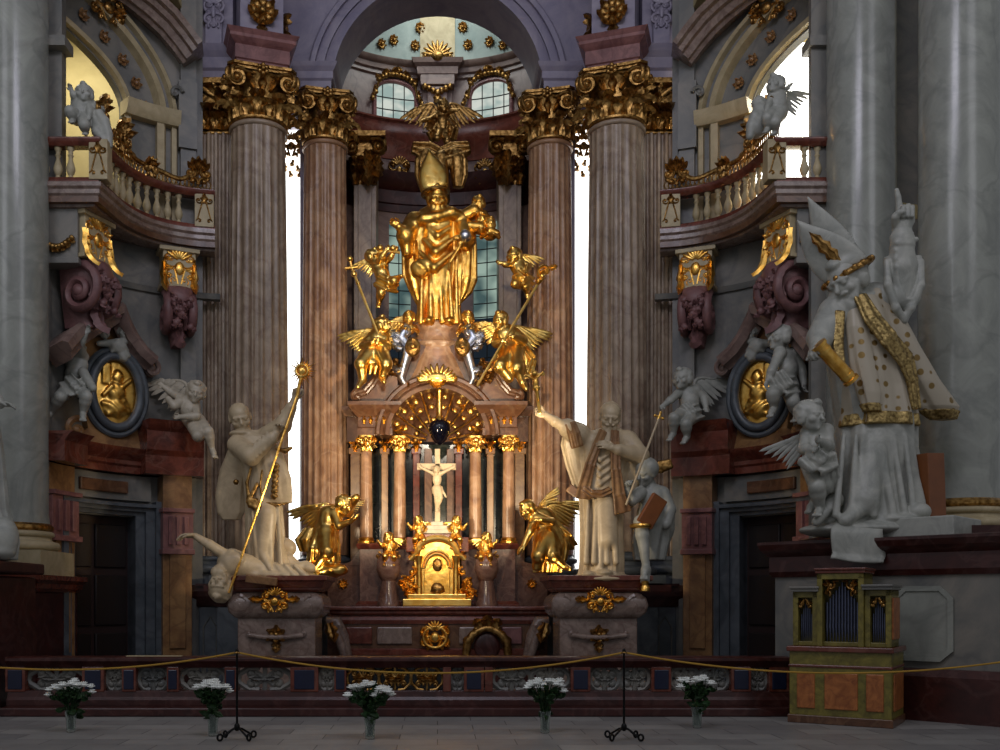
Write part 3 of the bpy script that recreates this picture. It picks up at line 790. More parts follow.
# ---- mouldings of the arched opening
for s_, nm in ((1, 'left'), (-1, 'right')):
    b = MB()
    def arcpts(f, r, n=40):
        out = []
        for i in range(n+1):
            a = pi*.02+pi*.6*i/n
            t = OPC-OPH*f*cos(a); z = ZSPR+(ZCR-ZSPR)*(1+(f-1)*1.9)*sin(a); out.append(AP(t, r, z))
        return out
    def ups(p): c = AP(OPC, R0, ZSPR); return [U(q-c) for q in p]
    for (f, r, hw, dp) in ((1.06, R0, .07, .10), (1.50, R0, .09, .16), (1.68, R0, .06, .10)):
        p = arcpts(f, r); b.sweep3([(.05, -hw), (-dp, -hw), (-dp, hw*.5), (-dp*.6, hw), (.05, hw)], p, ups(p))
        p2 = [AP(OPC-OPH*f*cos(pi*.02), r, z) for z in np.linspace(ZBAL+.2, ZSPR, 6)]
        b.sweep3([(.05, -hw), (-dp, -hw), (-dp, hw*.5), (-dp*.6, hw), (.05, hw)], p2, [U(AP(OPC-OPH-30, R0)-AP(OPC-OPH, R0))]*6)
    t0 = OPC-OPH*1.75; arcbar(b, [(R0-.24, ZSPR-.02), (R0-.28, ZSPR+.1), (R0-.3, ZSPR+.16), (R0+.05, ZSPR+.16), (R0+.05, ZSPR-.1), (R0-.18, ZSPR-.1)], t0, OPC-OPH+.6, 8)
    tro = struct('trim_opening_'+nm, b, M['cream'], s_)
    for k in range(5):
        a = pi*(.04+.09*k); f = 1.27; t = OPC-OPH*f*cos(a); c = AP(t, R0-.03, ZSPR+(ZCR-ZSPR)*(1+(f-1)*1.9)*sin(a)); nv = U(A3(CX, CY, 0)-A3(c[0], c[1], 0)); ux = A3(-nv[1], nv[0], 0); b = MB()
        for j in range(6): d = ux*cos(j*pi/3)+A3(0, 0, 1)*sin(j*pi/3); b.leaf(c, d, nv, .13, .1, .5, .01, 2)
        b.ell(c+nv*.04, .05, n=8, m=6); b.build('arch_rosette', M['ochre'], tro, mx=s_)
    b = MB(); t = TH(108, 2.85); c = AP(t, 2.85, ZP(8, AP(t, 2.85)[1])); nv = U(A3(CX, CY, 0)-A3(c[0], c[1], 0)); rocaille(b, c, A3(-nv[1], nv[0], 0), A3(0, 0, 1), .75, .6, 3, .04, nv)
    tag(rebase(b.build('arch_cartouche', M['golda'], mx=s_, sharp=60)), 'gold scroll cartouche at the crown of the %s balcony arch' % nm, 'ornament')
    # sweeping hood moulding above
    b = MB(); p = []; r = 2.45
    for (px, py) in ((197, 50), (186, 35), (172, 18), (155, 2), (135, -14), (112, -28), (86, -38), (60, -42)):
        t = TH(px, r); p.append(AP(t, r, ZP(py, AP(t, r)[1])))
    b.sweep3([(.5, -.34), (.16, -.34), (.13, -.27), (.04, -.25), (.02, -.12), (-.08, -.09), (-.10, .0), (-.2, .04), (-.22, .14), (.5, .14)], p, [A3(.55, 0, .83)]*len(p))
    struct('trim_hood_'+nm, b, M['mauve'], s_, sharp=30)
    # string course behind the brackets and scroll pilaster strips
    b = MB(); z = ZA(130, 290, R0); arcbar(b, [(R0+.05, z), (R0-.06, z+.02), (R0-.1, z+.12), (R0+.05, z+.14)], 98, 175, 30)
    struct('trim_string_'+nm, b, M['wall'], s_)
    for k, (pa, pb) in enumerate(((196, 180),)):
        b = MB(); arcbox(b, TH(pa, 2.95), TH(pb, 2.95), 2.86, 3.02, 0, 13.5, 4); arcbox(b, TH(pa+1, 2.9), TH(pb-2, 2.9), 2.8, 3.02, ZSPR-.5, ZSPR+.8, 4)
        b.spiral(AP(TH(176, 2.8), 2.82, ZSPR+.55), A3(1, 0, 0), A3(0, 0, 1), .14, 1.5, .04, 0)
        struct('trim_pilaster_'+nm, b, M['wall'], s_, sharp=30)
# ---------------------------------------------------------------- the great order
ZO0, ZO1 = ZP(118, 19.45), ZP(62, 19.3)
ZI0, ZI1 = ZP(138, 20.75), ZP(86, 20.6)
def great_column(s_, label, px, Y, r, zc0, zc1, mat, zb, rot, grp):
    x = s_*abs(XP(px, Y)); t = thing('fluted_column', label, 'column', (x, Y, zb))
    b = MB(); shaft(b, (x, Y), r*1.06, r*.93, zb+.62, zc0, 20); b.build('shaft', mat, t, sharp=50)
    b = MB(); attic_base(b, (x, Y), r, zb, zb+.64); b.build('base', M['wallblue'], t)
    b = MB(); capital(b, (x, Y), r*.93, zc0, zc1, rot); c = b.build('capital', M['golda'], t, sharp=60)
    b = MB(); abacus(b, (x, Y), r*.95, zc1-.10*(zc1-zc0), zc1, rot); b.build('abacus', M['golda'], c)
    b = MB(); a = [(r*.93+.05*cos(q), zc0-.05+.05*sin(q)) for q in np.linspace(-pi/2, pi/2, 7)]
    b.lathe([(r*.8, zc0-.1)]+a+[(r*.8, zc0)], (x, Y, 0), 36); b.build('neck_ring', mat, t)
    return t
great_column(-1, 'large fluted marble column beside the white statue holding the gold sunburst', 258.5, 20.0, .575, ZO0, ZO1, M['column'], 1.95, RAD(18), 'outer')
great_column(1, 'large fluted marble column behind the white statue that raises a gold crucifix', 258.5, 20.0, .575, ZO0, ZO1, M['column'], 1.95, RAD(-18), 'outer')
great_column(-1, 'fluted reddish column just right of the left bright slit window', 325, 21.2, .475, ZI0, ZI1, M['column_red'], 1.95, RAD(12), 'inner')
great_column(1, 'fluted reddish column just left of the right bright slit window', 325, 21.2, .475, ZI0, ZI1, M['column_red'], 1.95, RAD(-12), 'inner')
def great_pilaster(s_, label):
    x = -4.37; t = thing('fluted_pilaster', label, 'pilaster', (s_*x, 20.15, 1.95))
    b = MB(); n = 5; x0, x1 = -4.74, -4.0; y = 20.05; zb, zt = 2.5, ZO0
    row = [(x0, 20.4), (x0, y)]
    w = (x1-x0)/n
    for i in range(n):
        a = x0+w*i; row += [(a+w*.16, y)]+[(a+w*(.5-.34*cos(pi*q/6)), y+.07*sin(pi*q/6)) for q in range(1, 6)]+[(a+w*.84, y)]
    row += [(x1, y), (x1, 20.4)]
    b.grid([[(p[0], p[1], z) for p in row] for z in (zb, zt)], closed=True, caps=True)
    b.build('shaft', M['column'], t, mx=s_, sharp=50)
    b = MB(); b.bx(x0-.12, x1+.1, 19.9, 20.4, 1.95, 2.1); b.bx(x0-.06, x1+.06, 19.97, 20.4, 2.1, 2.5)
    b.tube([(x0-.1, 20.4, 2.25), (x0-.08, 19.96, 2.25), (x1+.08, 19.96, 2.25)], .1, 10); b.tube([(x0-.05, 20.4, 2.45), (x0-.04, 20.0, 2.45), (x1+.04, 20.0, 2.45)], .06, 10)
    b.build('base', M['wallblue'], t, mx=s_)
    b = MB(); h = ZO1-ZO0; b.bx(x0+.02, x1-.02, 20.08, 20.4, zt, zt+h*.9)
    for i in range(3):
        for (hh, off) in ((.42, 0), (.64, .5)):
            xx = x0+(x1-x0)*(i+.2+off*.6)/3
            b.leaf((xx, 20.05, zt+.05), (0, 0, 1), (0, -1, 0), h*hh, .32, .9, .03, 3)
    for (xx, o) in ((x0-.06, A3(-.7, -.7, 0)), (x1+.02, A3(.7, -.7, 0))):
        b.spiral((xx, 19.95, zt+.74*h), o, A3(0, 0, 1), .2*h, 1.9, .055*h, pi*.75, sgn=-1, tail=(-4.37, 20, zt+.62*h))
        b.spiral((xx, 20.05, zt+.74*h), o, A3(0, 0, 1), .2*h, 1.9, .055*h, pi*.75, sgn=-1)
    for q in range(6): b.ell((-4.37+.09*cos(q*pi/3), 19.93, zt+.9*h+.09*sin(q*pi/3)), .06, n=8, m=6)
    b.leaf((-4.37, 20.0, zt+.5*h), (0, 0, 1), (0, -1, 0), .35*h, .22, .6, .03, 2)
    b.leaf((x0-.08, 20.0, zt+.55*h), (0, 0, -1), (-.7, -.7, 0), .35*h, .2, .4, .03, 2)
    b.bx(x0-.12, x1+.1, 19.86, 20.4, zt+h*.9, zt+h)
    b.build('capital', M['golda'], t, mx=s_, sharp=60)
great_pilaster(1, 'fluted grey pilaster tucked against the left balcony end')
great_pilaster(-1, 'fluted grey pilaster tucked against the right balcony end')
# shared pedestals of the order
for s_, lb in ((1, 'blue-grey marble pedestal under the columns behind the sunburst statue'), (-1, 'blue-grey marble pedestal under the columns behind the crucifix statue')):
    t = thing('column_pedestal', lb, 'pedestal', (s_*-3.9, 20.2, 0))
    b = MB(); b.bx(-4.72, -3.6, 19.75, 20.9, 0, 1.5); b.bx(-4.3, -2.85, 19.45, 20.9, 0, 1.5); b.bx(-3.0, -1.8, 20.62, 21.9, 0, 1.5)
    b.build('die', M['wallblue'], t, mx=s_, smooth=False, bevel=.02)
    b = MB(); pr = [(-.1, 1.5), (.02, 1.5), (.1, 1.62), (.16, 1.7), (.2, 1.8), (.2, 1.92), (-.1, 1.95)]
    b.sweep(pr, [(-4.72, 20.9), (-4.72, 19.75), (-4.3, 19.75), (-4.3, 19.45), (-2.85, 19.45), (-2.85, 20.62), (-1.8, 20.62), (-1.8, 21.9)])
    b.bx(-4.72, -2.85, 19.5, 20.9, 1.9, 1.95); b.bx(-3.0, -1.8, 20.62, 21.9, 1.9, 1.95)
    b.build('cornice', M['dkred'], t, mx=s_, smooth=False)
    b = MB()
    for (xa, y) in ((-4.62, 19.74),):
        o = [(xa, .45), (xa+.26, .45), (xa+.26, 1.1), (xa+.13, 1.3), (xa, 1.1)]
        b.tube([(p[0], y, p[1]) for p in o], .018, 6, closed=True)
    b.build('panel_moulding', M['wall'], t, mx=s_)
# entablature blocks over the columns, with gilded rosettes
def ent_block(s_, label):
    x, y = -3.58, 20.05; t = thing('entablature_block', label, 'entablature', (s_*x, y, ZO1))
    rot = RAD(18); R = np.array([[cos(rot), sin(rot), 0], [-sin(rot), cos(rot), 0], [0, 0, 1]])
    def pt(p): return tuple(A3(x, y, 0)+R.T @ np.array(p))
    b = MB(); b.post = pt
    def sq(h): return [(-h, h), (-h, -h), (h, -h), (h, h)]
    b.sweep([(-.4, ZO1), (0, ZO1), (0, ZO1+.14), (.03, ZO1+.16), (.03, ZO1+.42), (.08, ZO1+.46), (.14, ZO1+.52), (.14, ZO1+.58), (.2, ZO1+.66), (-.4, ZO1+.68)], sq(.50), closed=True)
    b.build('moulded_block', M['pink'], t, mx=s_, smooth=False)
    b = MB(); b.post = pt; b.bx(-.42, .42, -.42, .42, ZO1+.6, TOP); b.build('upper_pier', M['violet'], t, mx=s_, smooth=False)
    for dx, n in ((0, A3(0, -1, 0)), (1, A3(1, 0, 0))):
        b = MB(); b.post = pt; ux = A3(1, 0, 0) if dx == 0 else A3(0, 1, 0); c = n*.46+A3(0, 0, ZO1+1.15)
        for k in range(8):
            a = 2*pi*k/8; d = ux*cos(a)+A3(0, 0, 1)*sin(a); b.leaf(c+d*.05, d, n, .30, .2, .55, .02, 2)
        b.ell(c+n*.06, .08, n=10, m=8); b.spiral(c-A3(0, 0, .05), ux, A3(0, 0, 1), .3, .9, .03, .3); b.leaf(c-A3(0, 0, .2), (0, 0, -1), n, .3, .2, .4, .02, 3)
        b.build('rosette', M['golda'], t, mx=s_, sharp=60)
    b = MB(); b.sweep([(-.3, ZO1), (0, ZO1), (0, ZO1+.2), (.05, ZO1+.24), (.05, ZO1+.45), (.12, ZO1+.55), (.18, ZO1+.66), (-.3, ZO1+.68)], [(-4.78, 20.9), (-4.78, 20.0), (-4.1, 20.0)])
    b.bx(-4.78, -4.1, 20.02, 20.6, ZO1, TOP); b.bx(-4.62, -4.3, 19.9, 20.6, ZO1+.68, TOP)
    rocaille(b, (-4.45, 19.88, ZO1+1.3), (1, 0, 0), (0, 0, 1), .3, .7, 3, .03)
    b.build('pilaster_entablature', M['violet'], t, mx=s_, smooth=False)
ent_block(1, 'pink entablature block with gold rosettes above the left outer column capital')
ent_block(-1, 'pink entablature block with gold rosettes above the right outer column capital')
for s_, nm in ((1, 'left'), (-1, 'right')):
    b = MB(); z = ZI1; b.sweep([(-.4, z), (0, z), (0, z+.16), (.04, z+.2), (.04, z+.34), (.1, z+.42), (.14, z+.5), (-.4, z+.52)], [(-3.0, 20.7), (-2.2, 20.7), (-2.2, 22.2)])
    b.bx(-3.1, -2.2, 20.75, 21.4, z, z+.5)
    struct('trim_impost_'+nm, b, M['violet'], s_, smooth=False)
# apse pilasters with gilded volute capitals
for s_, lb in ((1, 'slim apse pilaster with gold volutes behind the left reddish column'), (-1, 'slim apse pilaster with gold volutes behind the right reddish column')):
    x, y = -1.62, 22.9; t = thing('apse_pilaster', lb, 'pilaster', (s_*x, y, 2))
    b = MB(); b.bx(x-.3, x+.22, y, y+.8, 0, ZP(160, y)); b.bx(x-.2, x+.12, y-.04, y, 2.2, ZP(185, y)); b.build('shaft', M['column'], t, mx=s_, smooth=False, bevel=.015)
    b = MB(); z0, z1 = ZP(185, y), ZP(140, y)
    b.bx(x-.3, x+.2, y-.02, y+.5, z0, z1)
    for k in range(3):
        b.leaf((x-.25+.2*k, y-.03, z0), (0, 0, 1), (0, -1, 0), .5, .26, .8, .03, 3)
    for xx in (x-.32, x+.26):
        b.spiral((xx, y-.15, z1-.22), A3(1 if xx > x else -1, 0, 0), A3(0, 0, 1), .23, 1.9, .06, pi*.75, sgn=-1); b.spiral((xx, y-.05, z1-.22), A3(1 if xx > x else -1, 0, 0), A3(0, 0, 1), .23, 1.9, .06, pi*.75, sgn=-1)
    b.bx(x-.5, x+.44, y-.3, y+.5, z1-.03, z1+.08)
    for k in range(4): b.leaf((x-.22+.12*k, y-.05, z0+.3), (.3*(k-1.5), 0, 1), (0, -1, 0), .4, .2, .8, .025, 3)
    b.leaf((x+.24, y-.12, z1-.4), (0, 0, -1), (.3, -1, 0), .6, .3, .3, .04, 4); b.leaf((x+.05, y-.12, z1-.3), (0, 0, -1), (0, -1, 0), .9, .36, .2, .05, 4)
    b.build('capital', M['golda'], t, mx=s_, sharp=60)
# attic centre pilaster with shell, dome rosettes, window garlands, apse masks
yb = A0+AY
t = thing('attic_pilaster', 'central pink pilaster between the two small arched apse windows, gold shell on top', 'pilaster', (0, yb-.1, ZE(437, 135)))
b = MB(); b.bx(-.36, .36, yb-.16, yb+.1, ZE(437, 135), ZE(437, 88)); b.bx(-.24, .24, yb-.27, yb-.2, ZE(437, 128), ZE(437, 92)); b.build('shaft', M['apse'], t, smooth=False, bevel=.015)
b = MB(); z = ZE(437, 86); b.sweep([(-.3, z-.1), (0, z-.1), (.05, z), (.05, z+.1), (.12, z+.14), (.14, z+.3), (.22, z+.36), (.26, z+.46), (-.3, z+.5)], [(-.36, yb+.1), (-.36, yb-.2), (.36, yb-.2), (.36, yb+.1)]); b.bx(-.4, .4, yb-.3, yb+.1, z-.1, z+.5); b.build('cornice', M['apse'], t, smooth=False)
b = MB(); c = A3(0, yb-.42, z+.50)
for i in range(9):
    a = pi*(.06+.88*i/8); d = A3(cos(a), 0, sin(a)); b.ell(c+d*.2, (.045, .05, .2), np.stack([np.cross(A3(0, 1, 0), d), A3(0, 1, 0), d]), n=8, m=6)
for q in (-1, 1): b.spiral(c+A3(q*.3, 0, .0), A3(q, 0, 0), A3(0, 0, 1), .11, 1.4, .035, pi*.6)
b.ell(c, (.16, .1, .12)); b.build('shell', M['golda'], t, sharp=60)
b = MB(); z2 = ZE(437, 92)
for k in range(7): b.ell((-.3+.1*k, yb-.3, z2-.02-.05*(3-abs(k-3))), (.07, .07, .08), n=8, m=6, noise=.3, seed=k)
b.leaf((0, yb-.28, z2-.15), (0, 0, -1), (0, -1, 0), .34, .2, .4, .02, 3); b.build('leaf_garland', M['golda'], t, sharp=60)
b = MB(); b.bx(-.42, .42, yb-.9, yb+.05, z+.5, z+.52)
pts = [EP(90, cos(pi/2*i/10), ZE(437, 70)+2.6*sin(pi/2*i/10)) for i in range(8)]
b2 = MB(); b2.sweep3([(-.42, -.06), (.42, -.06), (.42, .03), (-.42, .03)], [p+A3(0, -.02, 0) for p in pts], [A3(0, -1, -.6)]*len(pts)); struct('trim_dome_rib', b2, M['cream'])
lbs = ['gold dome rosette at the far left edge of the apse vault', 'gold dome rosette second from the left, low on the vault', 'gold dome rosette just left of the shell, lower one', 'gold dome rosette just left of the rib, upper one', 'gold dome rosette just right of the rib, upper one', 'gold dome rosette just right of the shell, lower one', 'gold dome rosette second from the right, low on the vault', 'gold dome rosette at the far right edge of the apse vault']
for lb, (px, py) in zip(lbs, ((381, 43), (393, 40), (415, 46), (420, 27), (464, 28), (468, 46), (491, 42), (503, 44))):
    best = None
    for i in range(0, 60):
        f = pi/2*i/60
        for tt in np.arange(20, 160, 1.0):
            p = EP(tt, cos(f), ZE(437, 70)+2.6*sin(f)); q = (PX0+FPX*p[0]/p[1], HZ-FPX*(p[2]-EYE)/p[1]); e = (q[0]-px)**2+(q[1]-py)**2
            if best is None or e < best[0]: best = (e, p)
    p = best[1]; n = U(A3(0, A0, ZE(437, 70))-p); fr = frame(n); b = MB(); p = p+n*.02
    for k in range(8):
        a = 2*pi*k/8; d = fr[0]*cos(a)+fr[1]*sin(a); b.leaf(p+d*.02, d, n, .12, .09, .6, .010, 2)
    b.ell(p+n*.04, .04, n=8, m=6); o = rebase(b.build('rosette', M['golda'], sharp=60)); tag(o, lb, 'rosette', 'rosettes on the apse vault')
for w, lb in zip(ATW, ('gold leaf garland over the right arched attic window', 'gold leaf garland over the left arched attic window')):
    b = MB(); c, hw = (w[0]+w[1])/2, (w[1]-w[0])/2
    for i in range(15):
        u = -1.25+2.5*i/14; z = ATZ[1]+(ATZ[2]-ATZ[1])*sqrt(max(0, 1-min(1, u*u)))+.12-max(0, abs(u)-.9)*.9; p = EP(c+hw*u, .95, z)
        b.ell(p, (.07, .06, .06), n=8, m=6, noise=.4, seed=i); b.leaf(p, (.4*(i % 3-1), -.2, .8), (0, -1, 0), .16, .1, .5, .01, 2)
    b.tube([EP(c+hw*u, .95, ATZ[1]+(ATZ[2]-ATZ[1])*sqrt(max(0, 1-min(1, u*u)))+.12-max(0, abs(u)-.9)*.9) for u in np.linspace(-1.25, 1.25, 41)], .03, 6)
    p = EP(c, .94, ATZ[2]+.2); b.spiral(p, A3(1, 0, 0), A3(0, 0, 1), .12, 1.3, .03); b.spiral(p, A3(-1, 0, 0), A3(0, 0, 1), .12, 1.3, .03)
    tag(rebase(b.build('leaf_garland', M['golda'], sharp=60)), lb, 'garland')
for (px, py, lb) in ((397, 173, 'small gold ornament on the dark apse frieze left of the mitre'), (488, 175, 'small gold ornament on the dark apse frieze right of the gold statue')):
    p = EP(TE(px), .94, ZE(px, py)); b = MB(); rocaille(b, p, (1, 0, 0), (0, 0, 1), .5, .62, 7, .035); tag(rebase(b.build('frieze_ornament', M['golda'], sharp=60)), lb, 'ornament')
# ---------------------------------------------------------------- giant smooth columns in front
def giant(s_, x, y, zb, label):
    r = .56; t = thing('giant_column', label, 'column', (s_*x, y, zb))
    b = MB(); r = .58 if x < -8 else r; b.lathe([(r*1.04, zb+.55), (r*1.0, zb+.75), (r, zb+5), (r*.97, TOP)], (s_*x, y, 0), 64); b.build('shaft', M['giant'], t)
    b = MB(); attic_base(b, (s_*x, y), r*.98, zb, zb+.5, False); b.bx(s_*x-.75, s_*x+.75, y-.75, y+.75, zb-.35, zb+.1); b.build('base', M['cream'], t)
    b = MB(); b.lathe([(r*1.06, zb+.44), (r*1.14, zb+.48), (r*1.14, zb+.53), (r*1.06, zb+.57)], (s_*x, y, 0), 48); b.build('base_ring', M['golda'], t)
giant(1, -7.2, 17.0, 2.35, 'smooth grey marble column at the left edge of the photo')
giant(-1, -7.2, 17.0, 2.6, 'smooth grey marble column standing behind the white bishop')
giant(-1, -8.13, 15.6, 2.6, 'smooth grey marble column at the right edge beyond the bishop')
# piers' pedestals
t = thing('pier_pedestal', 'red and ochre marble pedestal under the column at the left edge', 'pedestal', (-7.3, 16.6, 0))
b = MB(); b.bx(-8.6, -6.55, 16.2, 18.2, .35, ZP(592, 16.3)); b.build('die', M['dkred'], t, bevel=.02, smooth=False)
b = MB(); z = ZP(592, 16.2); b.sweep([(-.3, z), (.02, z), (.08, z+.06), (.1, z+.14), (.18, z+.2), (.18, z+.28), (-.3, z+.3)], [(-8.6, 16.2), (-6.55, 16.2), (-6.55, 18.2)]); b.build('cornice', M['red'], t, smooth=False)
b = MB(); b.bx(-8.6, -6.5, 16.15, 18.2, z+.28, 2.35-.3); b.build('plinth', M['ochre'], t, bevel=.02, smooth=False)
b = MB(); b.bx(-8.6, -6.4, 16.05, 18.2, 0, .36); b.build('foot', M['dkred'], t, smooth=False, bevel=.02)
t = thing('pier_pedestal', 'red marble pedestal with octagonal grey panel behind the small organ', 'pedestal', (6.6, 14.6, 0))
PT = [(6.2, 17.4), (5.1, 15.1), (7.7, 12.5), (9.5, 12.5)]
zc = 2.47
b = MB(); b.prism(PT+[(9.5, 17.2)], (0, 0, .7), (1, 0, 0), (0, 1, 0), (0, 0, zc-.75)); b.build('die', M['wall'], t, smooth=False)
b = MB(); b.sweep([(-.3, zc-.5), (.04, zc-.5), (.08, zc-.42), (.08, zc-.2), (.16, zc-.14), (.2, zc-.1), (.24, zc-.02), (.24, zc+.02), (-.3, zc+.06)], PT) ; b.prism(PT+[(9.5, 17.2)], (0, 0, zc-.04), (1, 0, 0), (0, 1, 0), (0, 0, .08)); b.build('cornice', M['dkred'], t, smooth=False)
b = MB(); b.sweep([(-.3, 0), (.14, 0), (.14, .6), (.06, .7), (-.3, .72)], PT); b.build('foot', M['dkred'], t, smooth=False)
def fp(u, z, off=.03):  # point on the diagonal face
    a, c = A3(5.1, 15.1, 0), A3(7.7, 12.5, 0); d = U(c-a); n = A3(d[1], -d[0], 0); return a+d*u+n*off+A3(0, 0, z)
b = MB(); L = sqrt(2.65**2+2.5**2)
b.sweep3([(-.02, -.02), (.05, -.02), (.05, .02), (-.02, .02)], [fp(u, z) for u, z in ((1.75, .95), (1.75, 1.65), (1.9, 1.8), (2.35, 1.8), (2.5, 1.65), (2.5, .95), (2.35, .82), (1.9, .82), (1.75, .95))], [fp(0, 0, 1)-fp(0, 0, 0)]*9)
o = [(1.78, .95), (1.9, .85), (2.35, .85), (2.47, .95), (2.47, 1.65), (2.35, 1.77), (1.9, 1.77), (1.78, 1.65)]
b.prism(o, fp(0, 0, 0), fp(1, 0, 0)-fp(0, 0, 0), (0, 0, 1), fp(0, 0, .03)-fp(0, 0, 0)); b.build('octagonal_panel', M['giant'], t, smooth=False)
b = MB(); b.prism([fp(.9, 0, -.05)[:2], fp(2.5, 0, -.05)[:2], fp(2.5, 0, -1.2)[:2], fp(.9, 0, -1.0)[:2]], (0, 0, zc), (1, 0, 0), (0, 1, 0), (0, 0, .3)); b.build('statue_plinth', M['greyst'], t, smooth=False, bevel=.02)
b = MB(); q = [(6.3, 18), (6.3, 16.2), (6.8, 13.9), (9.5, 13.8), (9.5, 18)]; b.prism(q, (0, 0, zc), (1, 0, 0), (0, 1, 0), (0, 0, .2)); b.build('column_plinth', M['dkred'], t, smooth=False)
# ---------------------------------------------------------------- balconies (oratories)
BP = [(-6.95, 17.1), (-5.80, 17.1), (-5.74, 17.6), (-5.66, 18.15), (-5.45, 18.65), (-5.12, 19.0), (-4.7, 19.22), (-4.30, 19.32)]
def smoothpath(pts, n=6):
    """Catmull-Rom through pts[1:], first corner kept sharp"""
    out = [A3(*pts[0]), A3(*pts[1])]; q = [A3(*p) for p in pts[1:]]; q = [2*q[0]-q[1]]+q+[2*q[-1]-q[-2]]
    for i in range(1, len(q)-2):
        for k in range(1, n+1):
            t = k/n; a, b_, c, d = q[i-1:i+3]
            out.append(.5*((2*b_)+(-a+c)*t+(2*a-5*b_+4*c-d)*t*t+(-a+3*b_-3*c+d)*t**3))
    return out
BPS = smoothpath(BP)
def along(path, d):
    for a, c in zip(path[:-1], path[1:]):
        L = np.linalg.norm(c-a)
        if d <= L: return a+(c-a)*d/L, U(c-a)
        d -= L
    return path[-1], U(path[-1]-path[-2])
ZS0, ZS1, ZR = 8.38, 8.78, 9.55
def baluster_mb(x, y):
    b = MB(); z = ZS1+.07; k = (ZR-.13-z)
    pr = [(.055, 0), (.055, .06), (.035, .09), (.03, .14), (.05, .2), (.068, .32), (.06, .42), (.035, .58), (.028, .68), (.045, .74), (.03, .8), (.036, .88), (.055, .93), (.055, 1.0)]
    b.lathe([(r*1.15, z+t*k) for r, t in pr], (x, y, 0), 14); return b
def balcony(s_, label, col):
    t = thing('balcony', label, 'balcony', (s_*-5.8, 17.9, ZS0))
    b = MB(); b.sweep([(-.6, ZS0+.06), (-.25, ZS0), (-.12, ZS0+.02), (-.1, ZS0+.1), (-.02, ZS0+.14), (.03, ZS0+.2), (.03, ZS0+.27), (.07, ZS0+.31), (.07, ZS1-.02), (-.6, ZS1)], BPS)
    b.build('cornice', M['mauve'], t, mx=s_, sharp=30)
    b = MB(); poly = [tuple(p) for p in BPS]+[tuple(AP(a, 2.98)[:2]) for a in np.linspace(100, 176, 16)]
    b.prism(poly, (0, 0, ZS0+.06), (1, 0, 0), (0, 1, 0), (0, 0, ZS1-ZS0-.08)); b.build('floor_slab', M['brown'], t, mx=s_, smooth=False)
    inn = BPS
    b = MB(); b.sweep([(-.22, ZS1), (.0, ZS1), (.0, ZS1+.05), (-.02, ZS1+.09), (-.2, ZS1+.09), (-.22, ZS1+.05)], inn); b.build('plinth_rail', M['red'], t, mx=s_)
    b = MB(); b.sweep([(-.24, ZR-.12), (-.2, ZR-.14), (-.02, ZR-.14), (.02, ZR-.1), (.05, ZR-.06), (.05, ZR-.02), (.02, ZR), (-.24, ZR), (-.27, ZR-.03), (-.27, ZR-.07)], inn); b.build('handrail', M['red'], t, mx=s_)
    off = lambda d: (lambda p, tn: p+A3(tn[1], -tn[0])*-.11)(*along(inn, d))
    tot = sum(np.linalg.norm(c-a) for a, c in zip(inn[:-1], inn[1:]))
    for d in [.2, .42, .64]+[1.15+.12 + .2*i for i in range(1, 12)]:
        if d < tot-.45: p = off(d); baluster_mb(*p).build('baluster', M['cream'] , t, mx=s_)
    for d, w in ((1.15, .32), (tot-.2, .36)):
        p, tn = along(inn, d); p = off(d); R = np.array([[tn[0], tn[1], 0], [-tn[1], tn[0], 0], [0, 0, 1]]) if d > 2 else np.eye(3)
        b = MB(); b.box((p[0], p[1], (ZS1+ZR)/2), (w, .26, ZR-ZS1-.08), R); po = b.build('corner_post', M['cream'], t, mx=s_, smooth=False, bevel=.012)
        b = MB(); nn = A3(tn[1], -tn[0], 0) if d > 2 else A3(0, -1, 0); ux = A3(tn[0], tn[1], 0) if d > 2 else A3(1, 0, 0); c = A3(p[0], p[1], (ZS1+ZR)/2-.02)+nn*.135
        for q in (-1, 1):
            b.spiral(c+ux*q*w*.3+A3(0, 0, .18), ux*q, A3(0, 0, 1), .08, 1.4, .016, pi, tail=c+ux*q*w*.36-A3(0, 0, .2)); b.spiral(c+ux*q*w*.25-A3(0, 0, .22), -ux*q, A3(0, 0, -1), .06, 1.2, .014, pi)
        b.leaf(c+A3(0, 0, .12), (0, 0, 1), nn, .18, .14, .3, .012, 2); b.build('gilt_scroll', M['golda'], po, mx=s_, sharp=60)
    return t
balcony(1, 'curved oratory balcony with red handrail on the left wall', 'red')
balcony(-1, 'curved oratory balcony with sunlit gold balusters on the right wall', 'red')
